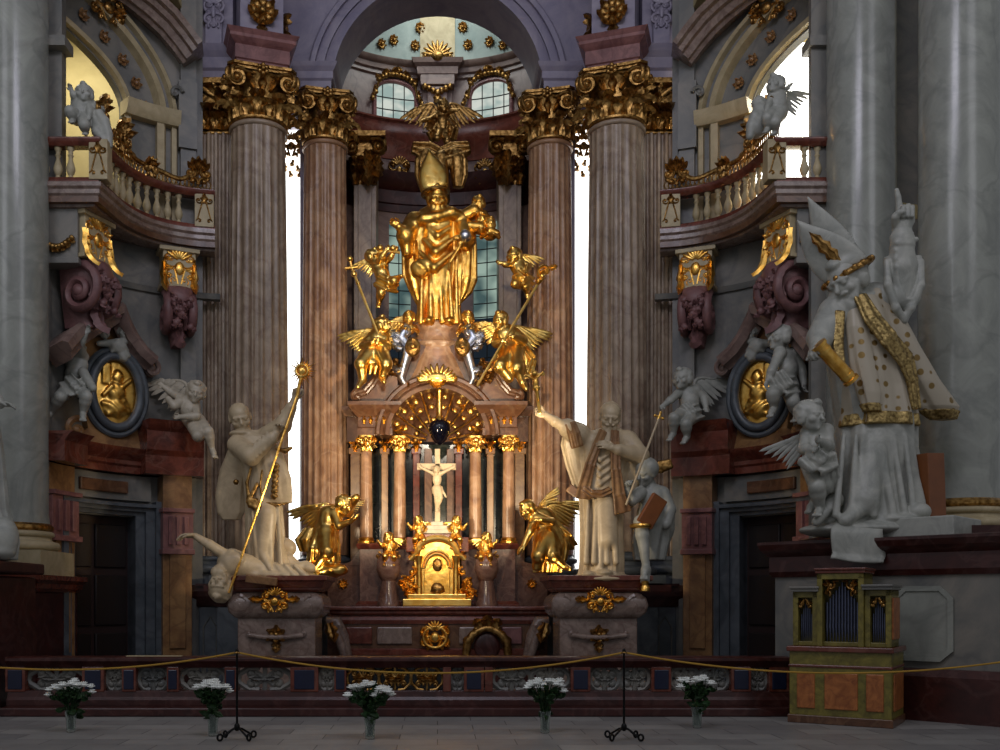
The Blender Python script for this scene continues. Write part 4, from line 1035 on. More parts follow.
# gilded pierced crest standing on the handrail
def crest(s_, label):
    tot = sum(np.linalg.norm(c-a) for a, c in zip(BPS[:-1], BPS[1:])); t = thing('balcony_crest', label, 'ornament', (s_*-5.4, 18.6, ZR))
    pt = lambda d, z: A3(*(lambda p, tn: p+A3(tn[1], -tn[0])*-.11)(*along(BPS, d)), z)
    d0, d1 = 1.35, tot-.12
    top = lambda u: ZR+.08+.62*(1-u)**1.2*(.7+.3*cos(u*9))+.28*math.exp(-((u-.93)/.08)**2)+.30*math.exp(-((u-.33)/.10)**2)
    b = MB(); b.tube([pt(d0+(d1-d0)*u, top(u)) for u in np.linspace(0, 1, 60)], .045, 8)
    b.build('top_scroll', M['golda'], t, mx=s_)
    b = MB(); rg = random.Random(5)
    for i in range(34):
        u = (i+.5)/34; d = d0+(d1-d0)*u; h = top(u)-ZR
        p, tn = along(BPS, d); ux = A3(tn[0], tn[1], 0)
        for z in np.arange(.12, h, .17):
            c = pt(d, ZR+z); b.tube([c+ux*.085*cos(a)+A3(0, 0, .085*sin(a)) for a in np.linspace(0, 2*pi, 9)[:-1]], .014, 5, closed=True)
    b.build('lattice', M['golda'], t, mx=s_)
    for u, k in ((.05, .34), (.33, .42), (.93, .34), (.6, .22)):
        b = MB(); d = d0+(d1-d0)*u; p, tn = along(BPS, d); ux = A3(tn[0], tn[1], 0); nn = A3(tn[1], -tn[0], 0); c = pt(d, top(u)+.0)+nn*.03
        for q in (-1, 1):
            b.spiral(c+ux*q*k*.45-A3(0, 0, .05), ux*q, A3(0, 0, 1), k*.38, 1.5, .035, pi*.8); b.spiral(c+ux*q*k*.3-A3(0, 0, .3*k+.1), ux*q, A3(0, 0, -1), k*.3, 1.4, .03, pi*.8)
        for a in np.linspace(.5, pi-.5, 5): b.leaf(c, ux*cos(a)+A3(0, 0, sin(a)), nn, k*.8, k*.4, .5, .02, 3)
        b.build('leaf_cluster', M['golda'], t, mx=s_, sharp=60)
crest(1, 'gilded pierced crest of scrolls on the left balcony handrail')
crest(-1, 'gilded pierced crest of scrolls on the right balcony handrail')
# brackets carrying the balconies
def bracket(s_, label, th, r, z1, h, w, name='balcony_bracket'):
    c = AP(th, r); o = U(A3(CX, CY, 0)-A3(c[0], c[1], 0))   # towards the viewer side
    ux = A3(-o[1], o[0], 0); uz = A3(0, 0, 1)
    t = thing(name, label, 'bracket', (s_*c[0], c[1], z1-h))
    R = np.stack([ux, -o, uz]); b = MB()
    hb = h*.42
    b.box(c-o*.3+uz*(z1-hb*.5), (w, .75, hb*.86), R); b.box(c-o*.3+uz*(z1-.04), (w+.14, .85, .08), R); b.box(c-o*.3+uz*(z1-hb+.03), (w+.1, .8, .07), R)
    b.build('frieze_block', M['cream'], t, mx=s_, smooth=False, bevel=.01)
    b = MB(); q = c+o*.06+uz*(z1-hb*.5); rocaille(b, q, ux, uz, w*.95, hb*.95, 4, .028, o)
    for k in (-1, 1): b.leaf(q+ux*k*w*.45+uz*.1, -uz, o, hb*.9, .16, .3, .018, 3)
    b.build('gilt_cartouche', M['gold'], t, mx=s_, sharp=60)
    b = MB(); zc = z1-hb-.28*h; rr = .24*h
    for k in (-1, 1): # big scroll volutes on each side
        b.spiral(c+ux*k*w*.38-o*.12+uz*zc, o, uz, rr*1.05, 2.2, rr*.20, pi*.5, sgn=-1, tail=c-o*.5+uz*(zc+rr*.95))
    # body between the volutes
    n = 14; rows = []
    for i in range(n+1):
        u = i/n; z = z1-hb-u*(h-hb); dpt = .22*cos(u*pi*.5)+.12*sin(u*pi*2.0)
        hw = w*(.38-.22*u**1.5)
        rows.append([c+ux*x*hw+o*(dpt-.10*abs(x)**2)+uz*z for x in (-1, -.5, 0, .5, 1)]+[c+ux*x*hw-o*.55+uz*z for x in (1, -1)])
    b.grid(rows, closed=True, caps=True)
    for k in range(5): b.leaf(c+ux*w*(k-2)*.16+o*.12+uz*(z1-h*.86), uz, o, .3*h, .2*w, .4, .02, 3)
    b.leaf(c+o*.05+uz*(z1-h*.8), -uz, o, .3*h, .4*w, .4, .03, 3)
    b.build('scroll', M['rose'], t, mx=s_, sharp=60)
    b = MB(); q = c+o*.26+uz*(zc+.05)
    for k in range(16):
        rg = random.Random(k); d = ux*rg.uniform(-.3, .3)*w+uz*rg.uniform(-.28, .22)*h*.6; b.ell(q+d, (.07, .06, .07), n=8, m=6, noise=.5, seed=k)
        b.leaf(q+d, ux*rg.uniform(-1, 1)+uz*rg.uniform(-.6, .8)+o*.1, o, .16, .1, .5, .012, 2)
    b.build('flower_festoon', M['rose'], t, mx=s_, sharp=60)
for s_, sd, sh in ((1, 'left', 'statue with the sunburst'), (-1, 'right', 'bishop')):
    bracket(s_, 'scrolled balcony bracket with gold cartouche under the outer corner of the %s balcony' % sd, 160, 2.30, ZS0+.02, 1.95, .70)
    bracket(s_, 'scrolled balcony bracket with gold cartouche under the inner end of the %s balcony' % sd, TH(180, 2.5), 2.62, ZS0+.02, 1.85, .62)
for s_, nm in ((1, 'left'), (-1, 'right')):
    b = MB(); q0 = A3(-6.85, 17.25, ZP(238, 17.25)); pts = [q0+A3(.55*u, .0, -.16*sin(pi*u)) for u in np.linspace(0, 1, 11)]; b.tube(pts, [.03+.035*sin(pi*u) for u in np.linspace(0, 1, 11)], 8)
    for k, p in enumerate(pts): b.ell(p+A3(0, -.03, .0), .045, n=8, m=6, noise=.5, seed=k); b.leaf(p, (.5*(k % 3-1), 0, -1), (0, -1, 0), .12, .09, .5, .01, 2)
    b.leaf(q0, (0, 0, -1), (0, -1, 0), .3, .12, .3, .015, 3); tag(rebase(b.build('leaf_garland', M['golda'], mx=s_, sharp=60)), 'dull gold leaf garland below the outer corner of the %s balcony' % nm, 'garland')
    b = MB(); b.bx(-6.95, -6.22, 17.28, 17.6, ZP(262, 17.3), ZS0+.02); b.bx(-6.95, -6.19, 17.24, 17.6, ZP(264, 17.3), ZP(258, 17.3)); struct('trim_frieze_'+nm, b, M['wall'], s_, smooth=False, bevel=.01)
# ---------------------------------------------------------------- portals
def portal(s_, label):
    r = R0; ztop = DOOR[2]; t = thing('portal', label, 'doorway', (s_*AP(145, r)[0], AP(145, r)[1], 0))
    # moulded grey frame
    b = MB(); zz = ztop
    tl, tr = DOOR[1], DOOR[0]; tro = TH(160, r)
    for (f0, f1, rr) in ((0, .35, .12), (.35, .7, .20), (.7, 1, .28)):
        a, c = tr-(tr-tro)*f0, tr-(tr-tro)*f1; arcbox(b, c, a, r-rr, r+.3, 0, zz+.25*f1+.05, 4); arcbox(b, c, tl+(tr-tro)*f1, r-rr, r+.3, zz+.02+.22*f0, zz+.02+.22*f1, 14)
        arcbox(b, tl+(tr-tro)*f0, tl+(tr-tro)*f1, r-rr, r+.3, 0, zz+.25*f1, 3)
    b.build('door_frame', M['wallblue'], t, mx=s_, smooth=False)
    # overdoor panel
    b = MB(); z0, z1 = zz+.3, ZA(100, 472, r-.25); arcbox(b, TH(150, r-.1), TH(66, r-.1), r-.16, r+.02, z0, z1, 14); b.build('overdoor_wall', M['wall'], t, mx=s_, smooth=False)
    b = MB(); arcbox(b, TH(128, r-.2), TH(80, r-.2), r-.22, r-.15, z0+.12, z1-.12, 12); b.build('overdoor_panel', M['brown'], t, mx=s_, smooth=False, bevel=.02)
    # pilasters with scroll capitals
    for k, (pa, pb, rr) in enumerate(((192, 163, 2.62), (75, 49, 2.82))):
        ta, tb = TH(pa, rr), min(176, TH(pb, rr)); zc = ZA((pa+pb)/2, 513 if k == 0 else 496, rr); zt = ZA((pa+pb)/2, 452, rr)
        b = MB(); arcbox(b, ta, tb, rr, r+.05, .5, zt, 5); arcbox(b, ta+(tb-ta)*.22, ta+(tb-ta)*.78, rr-.05, rr+.02, .7, zc-.75, 4); p = b.build('pilaster', M['ochre'], t, mx=s_, smooth=False, bevel=.012)
        b = MB(); arcbox(b, ta-1, tb+1, rr-.1, r, 0, .5, 5); b.build('pilaster_base', M['dkred'], p, mx=s_, smooth=False, bevel=.02)
        b = MB(); arcbox(b, ta-.4, tb+.4, rr-.08, r, zc-.72, zc, 5); arcbox(b, ta-1, tb+1, rr-.14, r, zc, zc+.08, 5); arcbox(b, ta-1, tb+1, rr-.14, r, zc-.8, zc-.7, 5)
        for q in range(3):
            c0, c1 = ta+(tb-ta)*(.14+.28*q), ta+(tb-ta)*(.30+.28*q); arcbox(b, c0, c1, rr-.14, rr, zc-.62, zc-.08, 2)
        b.build('pilaster_capital', M['pink'], p, mx=s_, smooth=False, bevel=.01)
    # entablature
    rr = 2.72; z = ZA(100, 470, rr); zt = ZA(92, 444, rr)
    pr = lambda q: [(r, z), (q, z), (q, z+.12), (q-.04, z+.16), (q-.04, zt-.22), (q-.12, zt-.14), (q-.2, zt-.06), (q-.22, zt), (r, zt+.03)]
    b = MB(); arcbar(b, pr(rr), TH(196, 2.6), 176, 40); b.build('entablature', M['red'], t, mx=s_, sharp=30)
    b = MB(); q = 2.42; zq = ZA(165, 421, q)
    arcbar(b, [(r, z), (q+.05, z), (q+.05, zt-.1), (q-.02, zt), (q-.02, zq-.2), (q-.1, zq-.12), (q-.14, zq), (r, zq)], TH(204, 2.45), TH(146, 2.45), 10)
    b.build('projecting_block', M['red'], t, mx=s_, sharp=30); b = MB()
    arcbar(b, [(r, z), (q+.05, z), (q+.05, zt-.1), (q-.02, zt), (q-.1, zt+.06), (r, zt+.06)], TH(82, 2.6), 176, 8)
    b.build('projecting_block', M['red'], t, mx=s_, sharp=30)
    # attic slab that carries the medallion
    b = MB(); ro = 2.86
    out = [(68, 440), (88, 428), (84, 400), (86, 365), (70, 362), (64, 348), (86, 328), (118, 316), (150, 352), (146, 372), (136, 378), (136, 415), (150, 436), (172, 446), (172, 452), (68, 452)]
    fr = [AP(TH(px, ro), ro, ZA(px, py, ro)) for px, py in out]; bk = [AP(TH(px, ro), R0+.05, ZA(px, py, ro)) for px, py in out]; n = len(out)
    c = sum(fr)/n; b.add(fr+bk, [tuple(range(n))]+[(i, (i+1) % n, (i+1) % n+n, i+n) for i in range(n)]); b.build('attic_slab', M['ochre'], t, mx=s_, smooth=False)
    # hood mould with its scroll
    b = MB(); ro = 2.66; pp = [AP(TH(px, ro), ro, ZA(px, py, ro)) for px, py in ((60, 352), (72, 338), (88, 327), (104, 319), (117, 312), (123, 323), (130, 337), (140, 351), (152, 362))]
    ups = [A3(-.3, 0, 1)]*4+[A3(0, 0, 1)]+[A3(.6, 0, .8)]*4
    b.sweep3([(-.3, -.2), (.10, -.2), (.14, -.1), (.24, -.06), (.28, .08), (.2, .15), (-.3, .15)], pp, ups)
    e = pp[-1]; nv = U(A3(CX, CY, 0)-A3(e[0], e[1], 0)); ux = A3(-nv[1], nv[0], 0)
    for k in (0, .12, .24): b.spiral(e+A3(0, 0, -.12)-nv*k, -ux if ux[0] < 0 else ux, A3(0, 0, 1), .17, 1.8, .055, pi*.5, sgn=-1)
    b.build('hood_moulding', M['apse'], t, mx=s_, sharp=50)
    # base volutes
    for (px, py, sg) in ((152, 438, 1), (74, 430, -1)):
        b = MB(); q = AP(TH(px, 2.8), 2.74, ZA(px, py, 2.8)); b.spiral(q, ux*sg, A3(0, 0, 1), .22, 1.6, .07, pi*.6, sgn=-1); b.build('base_volute', M['ochre'], t, mx=s_)
    # medallion
    c = AP(TH(113, 2.8), 2.74, ZA(113, 393, 2.8)); nv = U(A3(CX, CY, 0)-A3(c[0], c[1], 0)); nv = U(nv+A3(.1, -.45, 0)); ux = U(A3(-nv[1], nv[0], 0)); uz = A3(0, 0, 1)
    if ux[0] < 0: ux = -ux
    a_, b_ = .46, .66
    b = MB(); b.tube([c+ux*a_*cos(q)+uz*b_*sin(q)+nv*.08 for q in np.linspace(0, 2*pi, 41)[:-1]], .085, 10, closed=True); b.tube([c+ux*(a_+.13)*cos(q)+uz*(b_+.13)*sin(q)+nv*.03 for q in np.linspace(0, 2*pi, 41)[:-1]], .06, 8, closed=True)
    md = b.build('medallion_frame', M['wallblue'], t, mx=s_)
    S = SDF(.03); Rm = np.stack([ux, nv, uz]); S.ell(c, (a_, .06, b_), Rm)
    S.ell(c+uz*.28+nv*.05+ux*.03, (.10, .08, .13), Rm, bump=.015); S.ell(c+uz*.0+nv*.05, (.17, .09, .22), Rm, bump=.02, freq=18); S.ell(c-uz*.28+nv*.05, (.26, .08, .2), Rm, bump=.03, freq=20)
    S.cap(c+ux*.1+uz*.1+nv*.1, c+ux*.27+uz*.25+nv*.08, .05, .035); S.cap(c-ux*.1+uz*.08+nv*.1, c-ux*.24-uz*.08+nv*.08, .05, .035); S.box(c-ux*.18+uz*.33+nv*.03, (.08, .05, .2), Rm, .02)
    S.build('gold_relief', M['gold'], md, .022, s_)
    # cherub and mask under the hood
    S = SDF(.03); q = AP(TH(113, 2.7), 2.64, ZA(121, 343, 2.7)); head(S, q+uz*.20+ux*.16, .25, nv-uz*.2-ux*.2, hair='curly', plump=.1); head(S, q-ux*.20+uz*.12, .24, nv-uz*.2+ux*.2, plump=.1)
    S.ell(q+ux*.06-uz*.10, (.20, .12, .15), Rm, bump=.04, freq=22); S.ell(q+ux*.16-uz*.24, (.13, .10, .14), Rm, bump=.04, freq=24); S.cap(q-uz*.05, q-ux*.3-uz*.1, .08, .05); S.cap(q+ux*.1, q+ux*.28+uz*.05, .07, .05)
    S.build('cherub_heads', M['greyst'], t, .018, s_)
    return t
portal(1, 'ochre and red marble portal with gold oval relief on the left side')
portal(-1, 'ochre and red marble portal with gold oval relief on the right side')
# ---------------------------------------------------------------- high altar
YA = 20.45
def ax(px): return XP(px, YA)
def az(py): return ZP(py, YA)
# altar table
t = thing('altar_table', 'long red marble altar table below the golden tabernacle', 'altar', (0, 19.2, 0))
YM = 18.9; zt = ZP(607, YM)
b = MB(); b.bx(XP(340, YM), XP(540, YM), YM+.05, 19.95, .25, zt-.12); b.build('body', M['brown'], t, smooth=False, bevel=.02)
b = MB(); b.sweep([(-.3, zt-.16), (0, zt-.16), (.04, zt-.12), (.04, zt-.08), (.1, zt-.05), (.1, zt), (-.3, zt+.01)], [(XP(332, YM), 20.0), (XP(332, YM), YM), (XP(547, YM), YM), (XP(547, YM), 20.0)]); b.bx(XP(332, YM), XP(547, YM), YM, 20.0, zt-.14, zt+.01); b.build('mensa_slab', M['red'], t, smooth=False, bevel=.008)
b = MB(); b.sweep([(-.1, ZP(624, YM)), (.03, ZP(624, YM)), (.06, ZP(620, YM)), (.02, ZP(616, YM)), (-.1, ZP(616, YM))], [(XP(340, YM), YM+.05), (XP(540, YM), YM+.05)]); b.sweep([(-.1, ZP(655, YM)), (.06, ZP(655, YM)), (.06, ZP(650, YM)), (-.1, ZP(646, YM))], [(XP(340, YM), YM+.05), (XP(540, YM), YM+.05)]); b.build('string_mouldings', M['red'], t, smooth=False)
for pa, pb, mt in ((346, 372, 'red'), (377, 412, 'mauve'), (459, 478, 'mauve'), (502, 522, 'pink')):
    b = MB(); b.bx(XP(pa, YM), XP(pb, YM), YM+.0, YM+.08, ZP(644, YM), ZP(627, YM)); b.build('front_panel', M[mt], t, smooth=False, bevel=.02)
b = MB(); b.bx(XP(320, YM), XP(560, YM), YM-.35, 20.0, 0, .26); b.build('step', M['dkred'], t, smooth=False, bevel=.02)
b = MB(); c = P(435, 637, YM)+A3(0, -.02, 0); rocaille(b, c, (1, 0, 0), (0, 0, 1), .58, .56, 2, .035, (0, -1, 0))
b.tube([c+A3(.22*cos(a), -.03, .2*sin(a)) for a in np.linspace(0, 2*pi, 25)[:-1]], .03, 8, closed=True); b.ell(c+A3(0, -.03, 0), (.09, .06, .1)); b.build('gilt_cartouche', M['gold'], t, sharp=60)
# rocaille niche frame on the right of the frontal
b = MB(); c = P(487, 646, YM)+A3(0, -.05, 0)
for q in (-1, 1):
    b.tube([c+A3(q*.40, 0, -.16), c+A3(q*.36, -.02, .1), c+A3(q*.27, -.03, .22), c+A3(q*.1, -.04, .32), c+A3(0, -.04, .34)], [.08, .09, .08, .07, .07], 10); b.spiral(c+A3(q*.38, -.03, .12), A3(q, 0, 0), A3(0, 0, 1), .12, 1.5, .04, pi*.8); b.spiral(c+A3(q*.2, -.05, .33), A3(q, 0, 0), A3(0, 0, 1), .11, 1.4, .035, pi*.8)
    b.leaf(c+A3(q*.1, -.05, .3), (q*.6, 0, 1), (0, -1, 0), .28, .2, .4, .02, 3)
b.leaf(c+A3(0, -.05, .34), (0, 0, 1), (0, -1, 0), .26, .22, .4, .025, 3)
t2 = thing('niche_frame', 'rocaille frame around a dark red oval on the right half of the altar front', 'ornament', (c[0], YM, c[2]-.2)); b.build('rocaille_frame', M['golda'], t2, sharp=60)
b = MB(); b.ell(c+A3(0, .02, 0), (.25, .06, .27), n=20, m=12); b.build('oval_panel', M['dkred'], t2)
# side scroll brackets
for s_, lb in ((1, 'pale marble scroll bracket at the left end of the altar table'), (-1, 'pale marble scroll bracket at the right end of the altar table')):
    t2 = thing('scroll_bracket', lb, 'bracket', (s_*XP(333, 18.75), 18.75, .26)); b = MB()
    xs = XP(333, 18.75); zc = ZP(628, 18.75)
    for k in (-.1, .1):
        b.spiral((xs-.02, 18.72+k, zc), A3(-1, 0, 0), A3(0, 0, 1), .18, 1.8, .06, pi*.9); b.tube([(xs+.06, 18.72+k, zc-.02), (xs+.16, 18.72+k, zc-.3), (xs+.24, 18.72+k, zc-.55), (xs+.18, 18.72+k, zc-.75)], [.07, .09, .08, .09], 10)
    n = 8; b.tube([(xs-.12, 18.72, zc+.12), (xs+.05, 18.72, zc+.12), (xs+.17, 18.72, zc-.15), (xs+.25, 18.72, zc-.5), (xs+.22, 18.72, zc-.9), (xs+.2, 18.72, .26)], [.1, .13, .13, .11, .12, .14], 12)
    b.build('scroll', M['mauve'], t2, mx=s_); b = MB(); b.leaf((xs-.05, 18.55, zc+.1), (.3, 0, -1), (0, -1, 0), .4, .22, .3, .02, 3); b.build('acanthus_leaf', M['golda'], t2, mx=s_)
# ---- retable
RT = thing('retable', 'tall brown marble altar retable with small orange columns and a coffered niche', 'altarpiece', (0, YA, 0))
b = MB(); zb0, zb1 = az(608), az(549)
def block(b, pa, pb, y0, y1, z0, z1): b.bx(ax(pa), ax(pb), y0, y1, z0, z1)
for s_ in (-1, 1):
    f = lambda p: PX0+s_*(PX0-p)*-1 if s_ > 0 else p
    def bb(pa, pb, y0, y1, z0, z1, bld):
        xa, xb = sorted((ax(pa)*-s_, ax(pb)*-s_)); bld.bx(xa, xb, y0, y1, z0, z1)
    b = MB(); bb(328, 362, YA-.1, YA+.8, .3, az(566), b); bb(361, 384, YA-.35, YA+.8, .3, zb1, b); bb(383, 394, YA-.1, YA+.8, .3, zb1, b); bb(393, 414, YA-.25, YA+.8, .3, zb1, b)
    # curved shoulder of the outer wing
    o = [(ax(328), az(565.5)), (ax(330), az(563)), (ax(336), az(560)), (ax(344), az(564)), (ax(351), az(562)), (ax(356), az(553)), (ax(362), az(549)), (ax(362), az(566)), (ax(328), az(566))]
    b.prism([(p[0]*(-s_), p[1]) for p in o], (0, YA-.1, 0), (1, 0, 0), (0, 0, 1), (0, .85, 0))
    b.build('pedestal', M['altarm'], RT, smooth=False, bevel=.025)
    for pa, pb, y in ((361, 384, YA-.35), (393, 414, YA-.25)):
        b = MB(); x0, x1 = sorted((-s_*ax(pa), -s_*ax(pb))); b.sweep([(-.1, zb1-.02), (.03, zb1-.02), (.07, zb1+.06), (.03, zb1+.1), (-.1, zb1+.1)], [(x0, y+.6), (x0, y), (x1, y), (x1, y+.6)]); bf = MB(); bf.sweep([(-.1, zb0), (.08, zb0), (.08, zb0+.08), (.02, zb0+.14), (-.1, zb0+.14)], [(x0, y+.6), (x0, y), (x1, y), (x1, y+.6)]); b.bx(x0, x1, y, y+.6, zb1, zb1+.1); b.build('pedestal_moulding', M['red'], RT, smooth=False); bf.build('pedestal_foot', M['red'], RT, smooth=False)
    b = MB(); c = A3(-s_*ax(344), YA-.13, az(584))
    for k in range(8): a = 2*pi*k/8; d = A3(cos(a), 0, sin(a)); b.leaf(c, d, (0, -1, 0), .11, .07, .3, .01, 2)
    b.ell(c, .03, n=8, m=6); b.build('gilt_star', M['gold'], RT)
    # small columns
    for pc, y, r in ((366.7, YA-.1, .128), (399.7, YA, .128)):
        x = -s_*ax(pc); z0, z1 = zb1+.1, az(452)
        b = MB(); b.lathe([(r*1.02, z0+.12), (r, z0+.5), (r*.88, z1)], (x, y, 0), 24); cl = b.build('column_shaft', M['column_red'], RT)
        b = MB(); b.lathe([(r*.9, z0), (r*1.4, z0), (r*1.4, z0+.05), (r*1.15, z0+.07), (r*1.2, z0+.11), (r*1.0, z0+.13)], (x, y, 0), 20); b.build('column_base', M['gold'], cl)
        b = MB(); capital(b, (x, y), r*.9, z1-.02, az(437), RAD(45), 6); abacus(b, (x, y), r*1.0, az(437)-.04, az(437), 0); b.build('column_capital', M['goldb'], cl, sharp=60)
    for pc, mt in ((384, 'ochre'), (416, 'red'), (354, 'ochre')):
        x = -s_*ax(pc); b = MB(); w = .07 if pc != 354 else .1; b.bx(x-w, x+w, YA+.3, YA+.6, zb1 if pc != 354 else az(566), az(440)); b.bx(x-w-.03, x+w+.03, YA+.26, YA+.6, az(452), az(446)); b.build('rear_pilaster', M[mt], RT, smooth=False, bevel=.01)
        b = MB(); b.leaf((x, YA+.28, az(450)), (0, 0, 1), (0, -1, 0), .26, .16, .7, .02, 3)
        for q in (-1, 1): b.spiral((x+q*.09, YA+.24, az(440)), A3(q, 0, 0), A3(0, 0, 1), .06, 1.4, .018, pi*.7)
        b.build('pilaster_capital', M['gold'], RT, sharp=60)
    # lateral entablature and curved pediment shoulder
    b = MB(); x0, x1 = sorted((-s_*ax(359), -s_*ax(392))); z0, z1 = az(437), az(405)
    b.sweep([(-.1, z0), (.02, z0), (.02, z0+.14), (.0, z0+.17), (.0, z0+.36), (.06, z0+.42), (.14, z0+.5), (.2, z0+.58), (.2, z1), (-.1, z1+.02)], [(x0, YA+.7), (x0, YA-.22), (x1, YA-.22), (x1, YA+.7)]); b.bx(x0+.02, x1-.02, YA-.16, YA+.7, z0+.01, z1)
    x2, x3 = sorted((-s_*ax(346), -s_*ax(362))); b.bx(x2, x3, YA+.2, YA+.7, az(440), az(408)); b.sweep([(-.1, z1-.2), (.04, z1-.2), (.1, z1-.08), (.1, z1), (-.1, z1)], [(x2, YA+.7), (x2, YA+.2), (x3, YA+.2), (x3, YA+.7)])
    b.build('entablature', M['brown'], RT, smooth=False)
    o = [(352, 405), (352, 398), (358, 394), (365, 392), (372, 384), (378, 374), (386, 366), (394, 366), (398, 374), (398, 405)]
    b = MB(); b.prism([(-s_*ax(p), az(q)) for p, q in o], (0, YA-.2, 0), (1, 0, 0), (0, 0, 1), (0, .8, 0))
    for off in (0, .1): b.tube([(-s_*ax(p+off*20), YA-.22, az(q+off*30)) for p, q in o[1:-1]], .05, 8)
    b.spiral((-s_*ax(358), YA-.24, az(399)), A3(-s_, 0, 0), A3(0, 0, 1), .13, 1.6, .05, pi*.5); b.build('pediment_volute', M['brown'], RT, smooth=False)
    for k in range(4):
        x = -s_*ax(365+6.5*k); bq = MB(); bq.leaf((x, YA-.24, az(426)), (0, 0, 1), (0, -1, 0), .16, .08, .5, .012, 2); bq.build('frieze_leaf', M['goldb'], RT)
# niche back, recessed panels
b = MB(); b.bx(ax(355), ax(520), YA+.62, YA+.8, .3, az(440)); b.build('back_wall', M['greenblk'], RT, smooth=False)
b = MB(); b.bx(ax(424), ax(432), YA+.5, YA+.62, zb1, az(445)); b.bx(ax(447), ax(455), YA+.5, YA+.62, zb1, az(445)); b.build('niche_panel', M['brown'], RT, smooth=False, bevel=.01)
for p in (458, 416.5): 
    b = MB(); b.lathe([(.07, zb1), (.065, az(445))], (ax(p), YA+.5, 0), 16); b.build('dark_column', M['black'], RT)
# niche arch
zc = az(437); ri, ro = .97, 1.22
b = MB(); pts = [A3(1.09*cos(a), YA-.12, zc+1.06*sin(a)) for a in np.linspace(0, pi, 41)]; ups = [A3(cos(a), 0, sin(a)) for a in np.linspace(0, pi, 41)]
b.sweep3([(-.16, -.12), (.6, -.12), (.6, .12), (-.1, .12), (-.16, .08), (-.12, .02), (-.18, -.04)], pts, ups)
b.sweep3([(-.24, .08), (.5, .08), (.5, .18), (-.18, .18), (-.24, .14)], pts, ups)
b.build('niche_arch', M['brown'], RT, sharp=30)
b = MB(); rows = []
for i in range(11):
    f = pi/2*i/10; rows.append([A3(ri*cos(a)*cos(f*.98), YA+.0+.62*sin(f), zc+ri*.98*sin(a)*cos(f*.98)) for a in np.linspace(0, pi, 33)])
b.grid(rows); b.build('niche_vault', M['brown'], RT, sharp=180)
b = MB()
for k in range(9):
    a = pi*(k+.5)/9; pts = [A3(ri*.97*cos(a)*cos(f), YA+.6*sin(f)-.02, zc+ri*.95*sin(a)*cos(f)) for f in np.linspace(.05, 1.3, 8)]; b.tube(pts, .02, 6)
    for f in (.3, .7, 1.05):
        a2 = a+pi/18; p = A3(ri*.96*cos(a2)*cos(f), YA+.6*sin(f)-.04, zc+ri*.94*sin(a2)*cos(f)); b.ell(p, (.05*cos(f)+.02, .03, .05*cos(f)+.02), n=8, m=6)
    if k % 2 == 0:
        p = pts[2]; b.leaf(p, (p[0]*-.4, .3, .3), (0, -1, 0), .2, .14, .4, .015, 3)
b.build('gilt_coffers', M['goldb'], RT)
b = MB(); b.bx(ax(389), ax(486), YA-.1, YA+.5, zc-.02, zc+.03) if False else None
# spandrel body linking arch, shoulders and the statue pedestal
b = MB(); o = [(396, 372), (408, 358), (412, 340), (463, 340), (467, 358), (479, 372)]
arc = [(PX0+ (1.2*cos(a))/YA*FPX, 437-(1.16*sin(a))/YA*FPX) for a in np.linspace(.785, pi-.785, 15)]
poly = [(ax(p), az(q)) for p, q in o+arc]; b.prism(poly, (0, YA-.05, 0), (1, 0, 0), (0, 0, 1), (0, .75, 0)); b.build('attic_body', M['brown'], RT, smooth=False)
# statue pedestal on top
b = MB(); pr = []
for py, hw in ((385, 36), (378, 33), (368, 29), (360, 27), (352, 24), (347, 23), (345, 26), (342, 27), (340, 24), (330, 22), (327, 25), (324, 27), (322, 25)):
    pr.append((hw/FPX*YA, az(py)))
rows = [[(r*cos(a)*1.0, YA+.2+r*.62*sin(a), z) for a in np.linspace(0, 2*pi, 33)[:-1]] for r, z in pr]; b.grid(rows, closed=True, caps=True); b.build('statue_pedestal', M['column_red'], RT, sharp=50)
for q in (-1, 1):
    b = MB(); c = A3(q*.5, YA-.38, az(352)); b.ell(c, (.16, .12, .2), n=12, m=8); b.spiral(c+A3(0, -.1, 0), A3(q, 0, 0), A3(0, 0, 1), .14, 1.6, .05, pi*.5); b.build('pedestal_scroll', M['golda'], RT)
    b = MB(); 
    pts = [P(407 if q < 0 else 468, y, YA-.3)+A3(q*dx, 0, 0) for y, dx in ((331, .05), (338, .12), (346, -.02), (356, .0), (366, .06), (378, .12), (386, .02))]
    b.tube(pts, [.08, .12, .1, .1, .09, .08, .05], 10); b.spiral(pts[0]+A3(0, 0, -.02), A3(q, 0, 0), A3(0, 0, 1), .14, 1.5, .05, pi*.5)
    for y, dx in ((336, .14), (342, .16), (349, .1), (372, .1)): b.leaf(P(407 if q < 0 else 468, y, YA-.38)+A3(q*dx, 0, 0), (q, 0, .4), (0, -1, 0), .22, .16, .5, .02, 3)
    b.build('silvered_scroll', M['silver'], RT, sharp=60)
    b = MB(); c = P(392 if q < 0 else 483, 375, YA-.25)
    for k in range(10):
        rg = random.Random(k+20*q); b.leaf(c+A3(rg.uniform(-.18, .18), 0, rg.uniform(-.2, .2)), (rg.uniform(-1, 1), -.1, rg.uniform(-.2, 1)), (0, -1, 0), .26, .14, .5, .015, 3)
    b.build('gilt_foliage', M['golda'], RT, sharp=60)
b = MB(); c = P(437, 378, YA-.62)
for k in range(13): a = pi*(.03+.94*k/12); d = A3(cos(a)*1.4, 0, sin(a)); d = U(d); b.ell(c-A3(0, 0, .06)+d*.2*A3(1.25, 1, 1), (.04, .05, .16), np.stack([np.cross(A3(0, 1, 0), d), A3(0, 1, 0), d]), n=8, m=6)
b.ell(c, (.27, .07, .13)); 
for q in (-1, 1): b.spiral(c+A3(q*.33, 0, 0), A3(q, 0, 0), A3(0, 0, 1), .12, 1.5, .04, pi*.7)
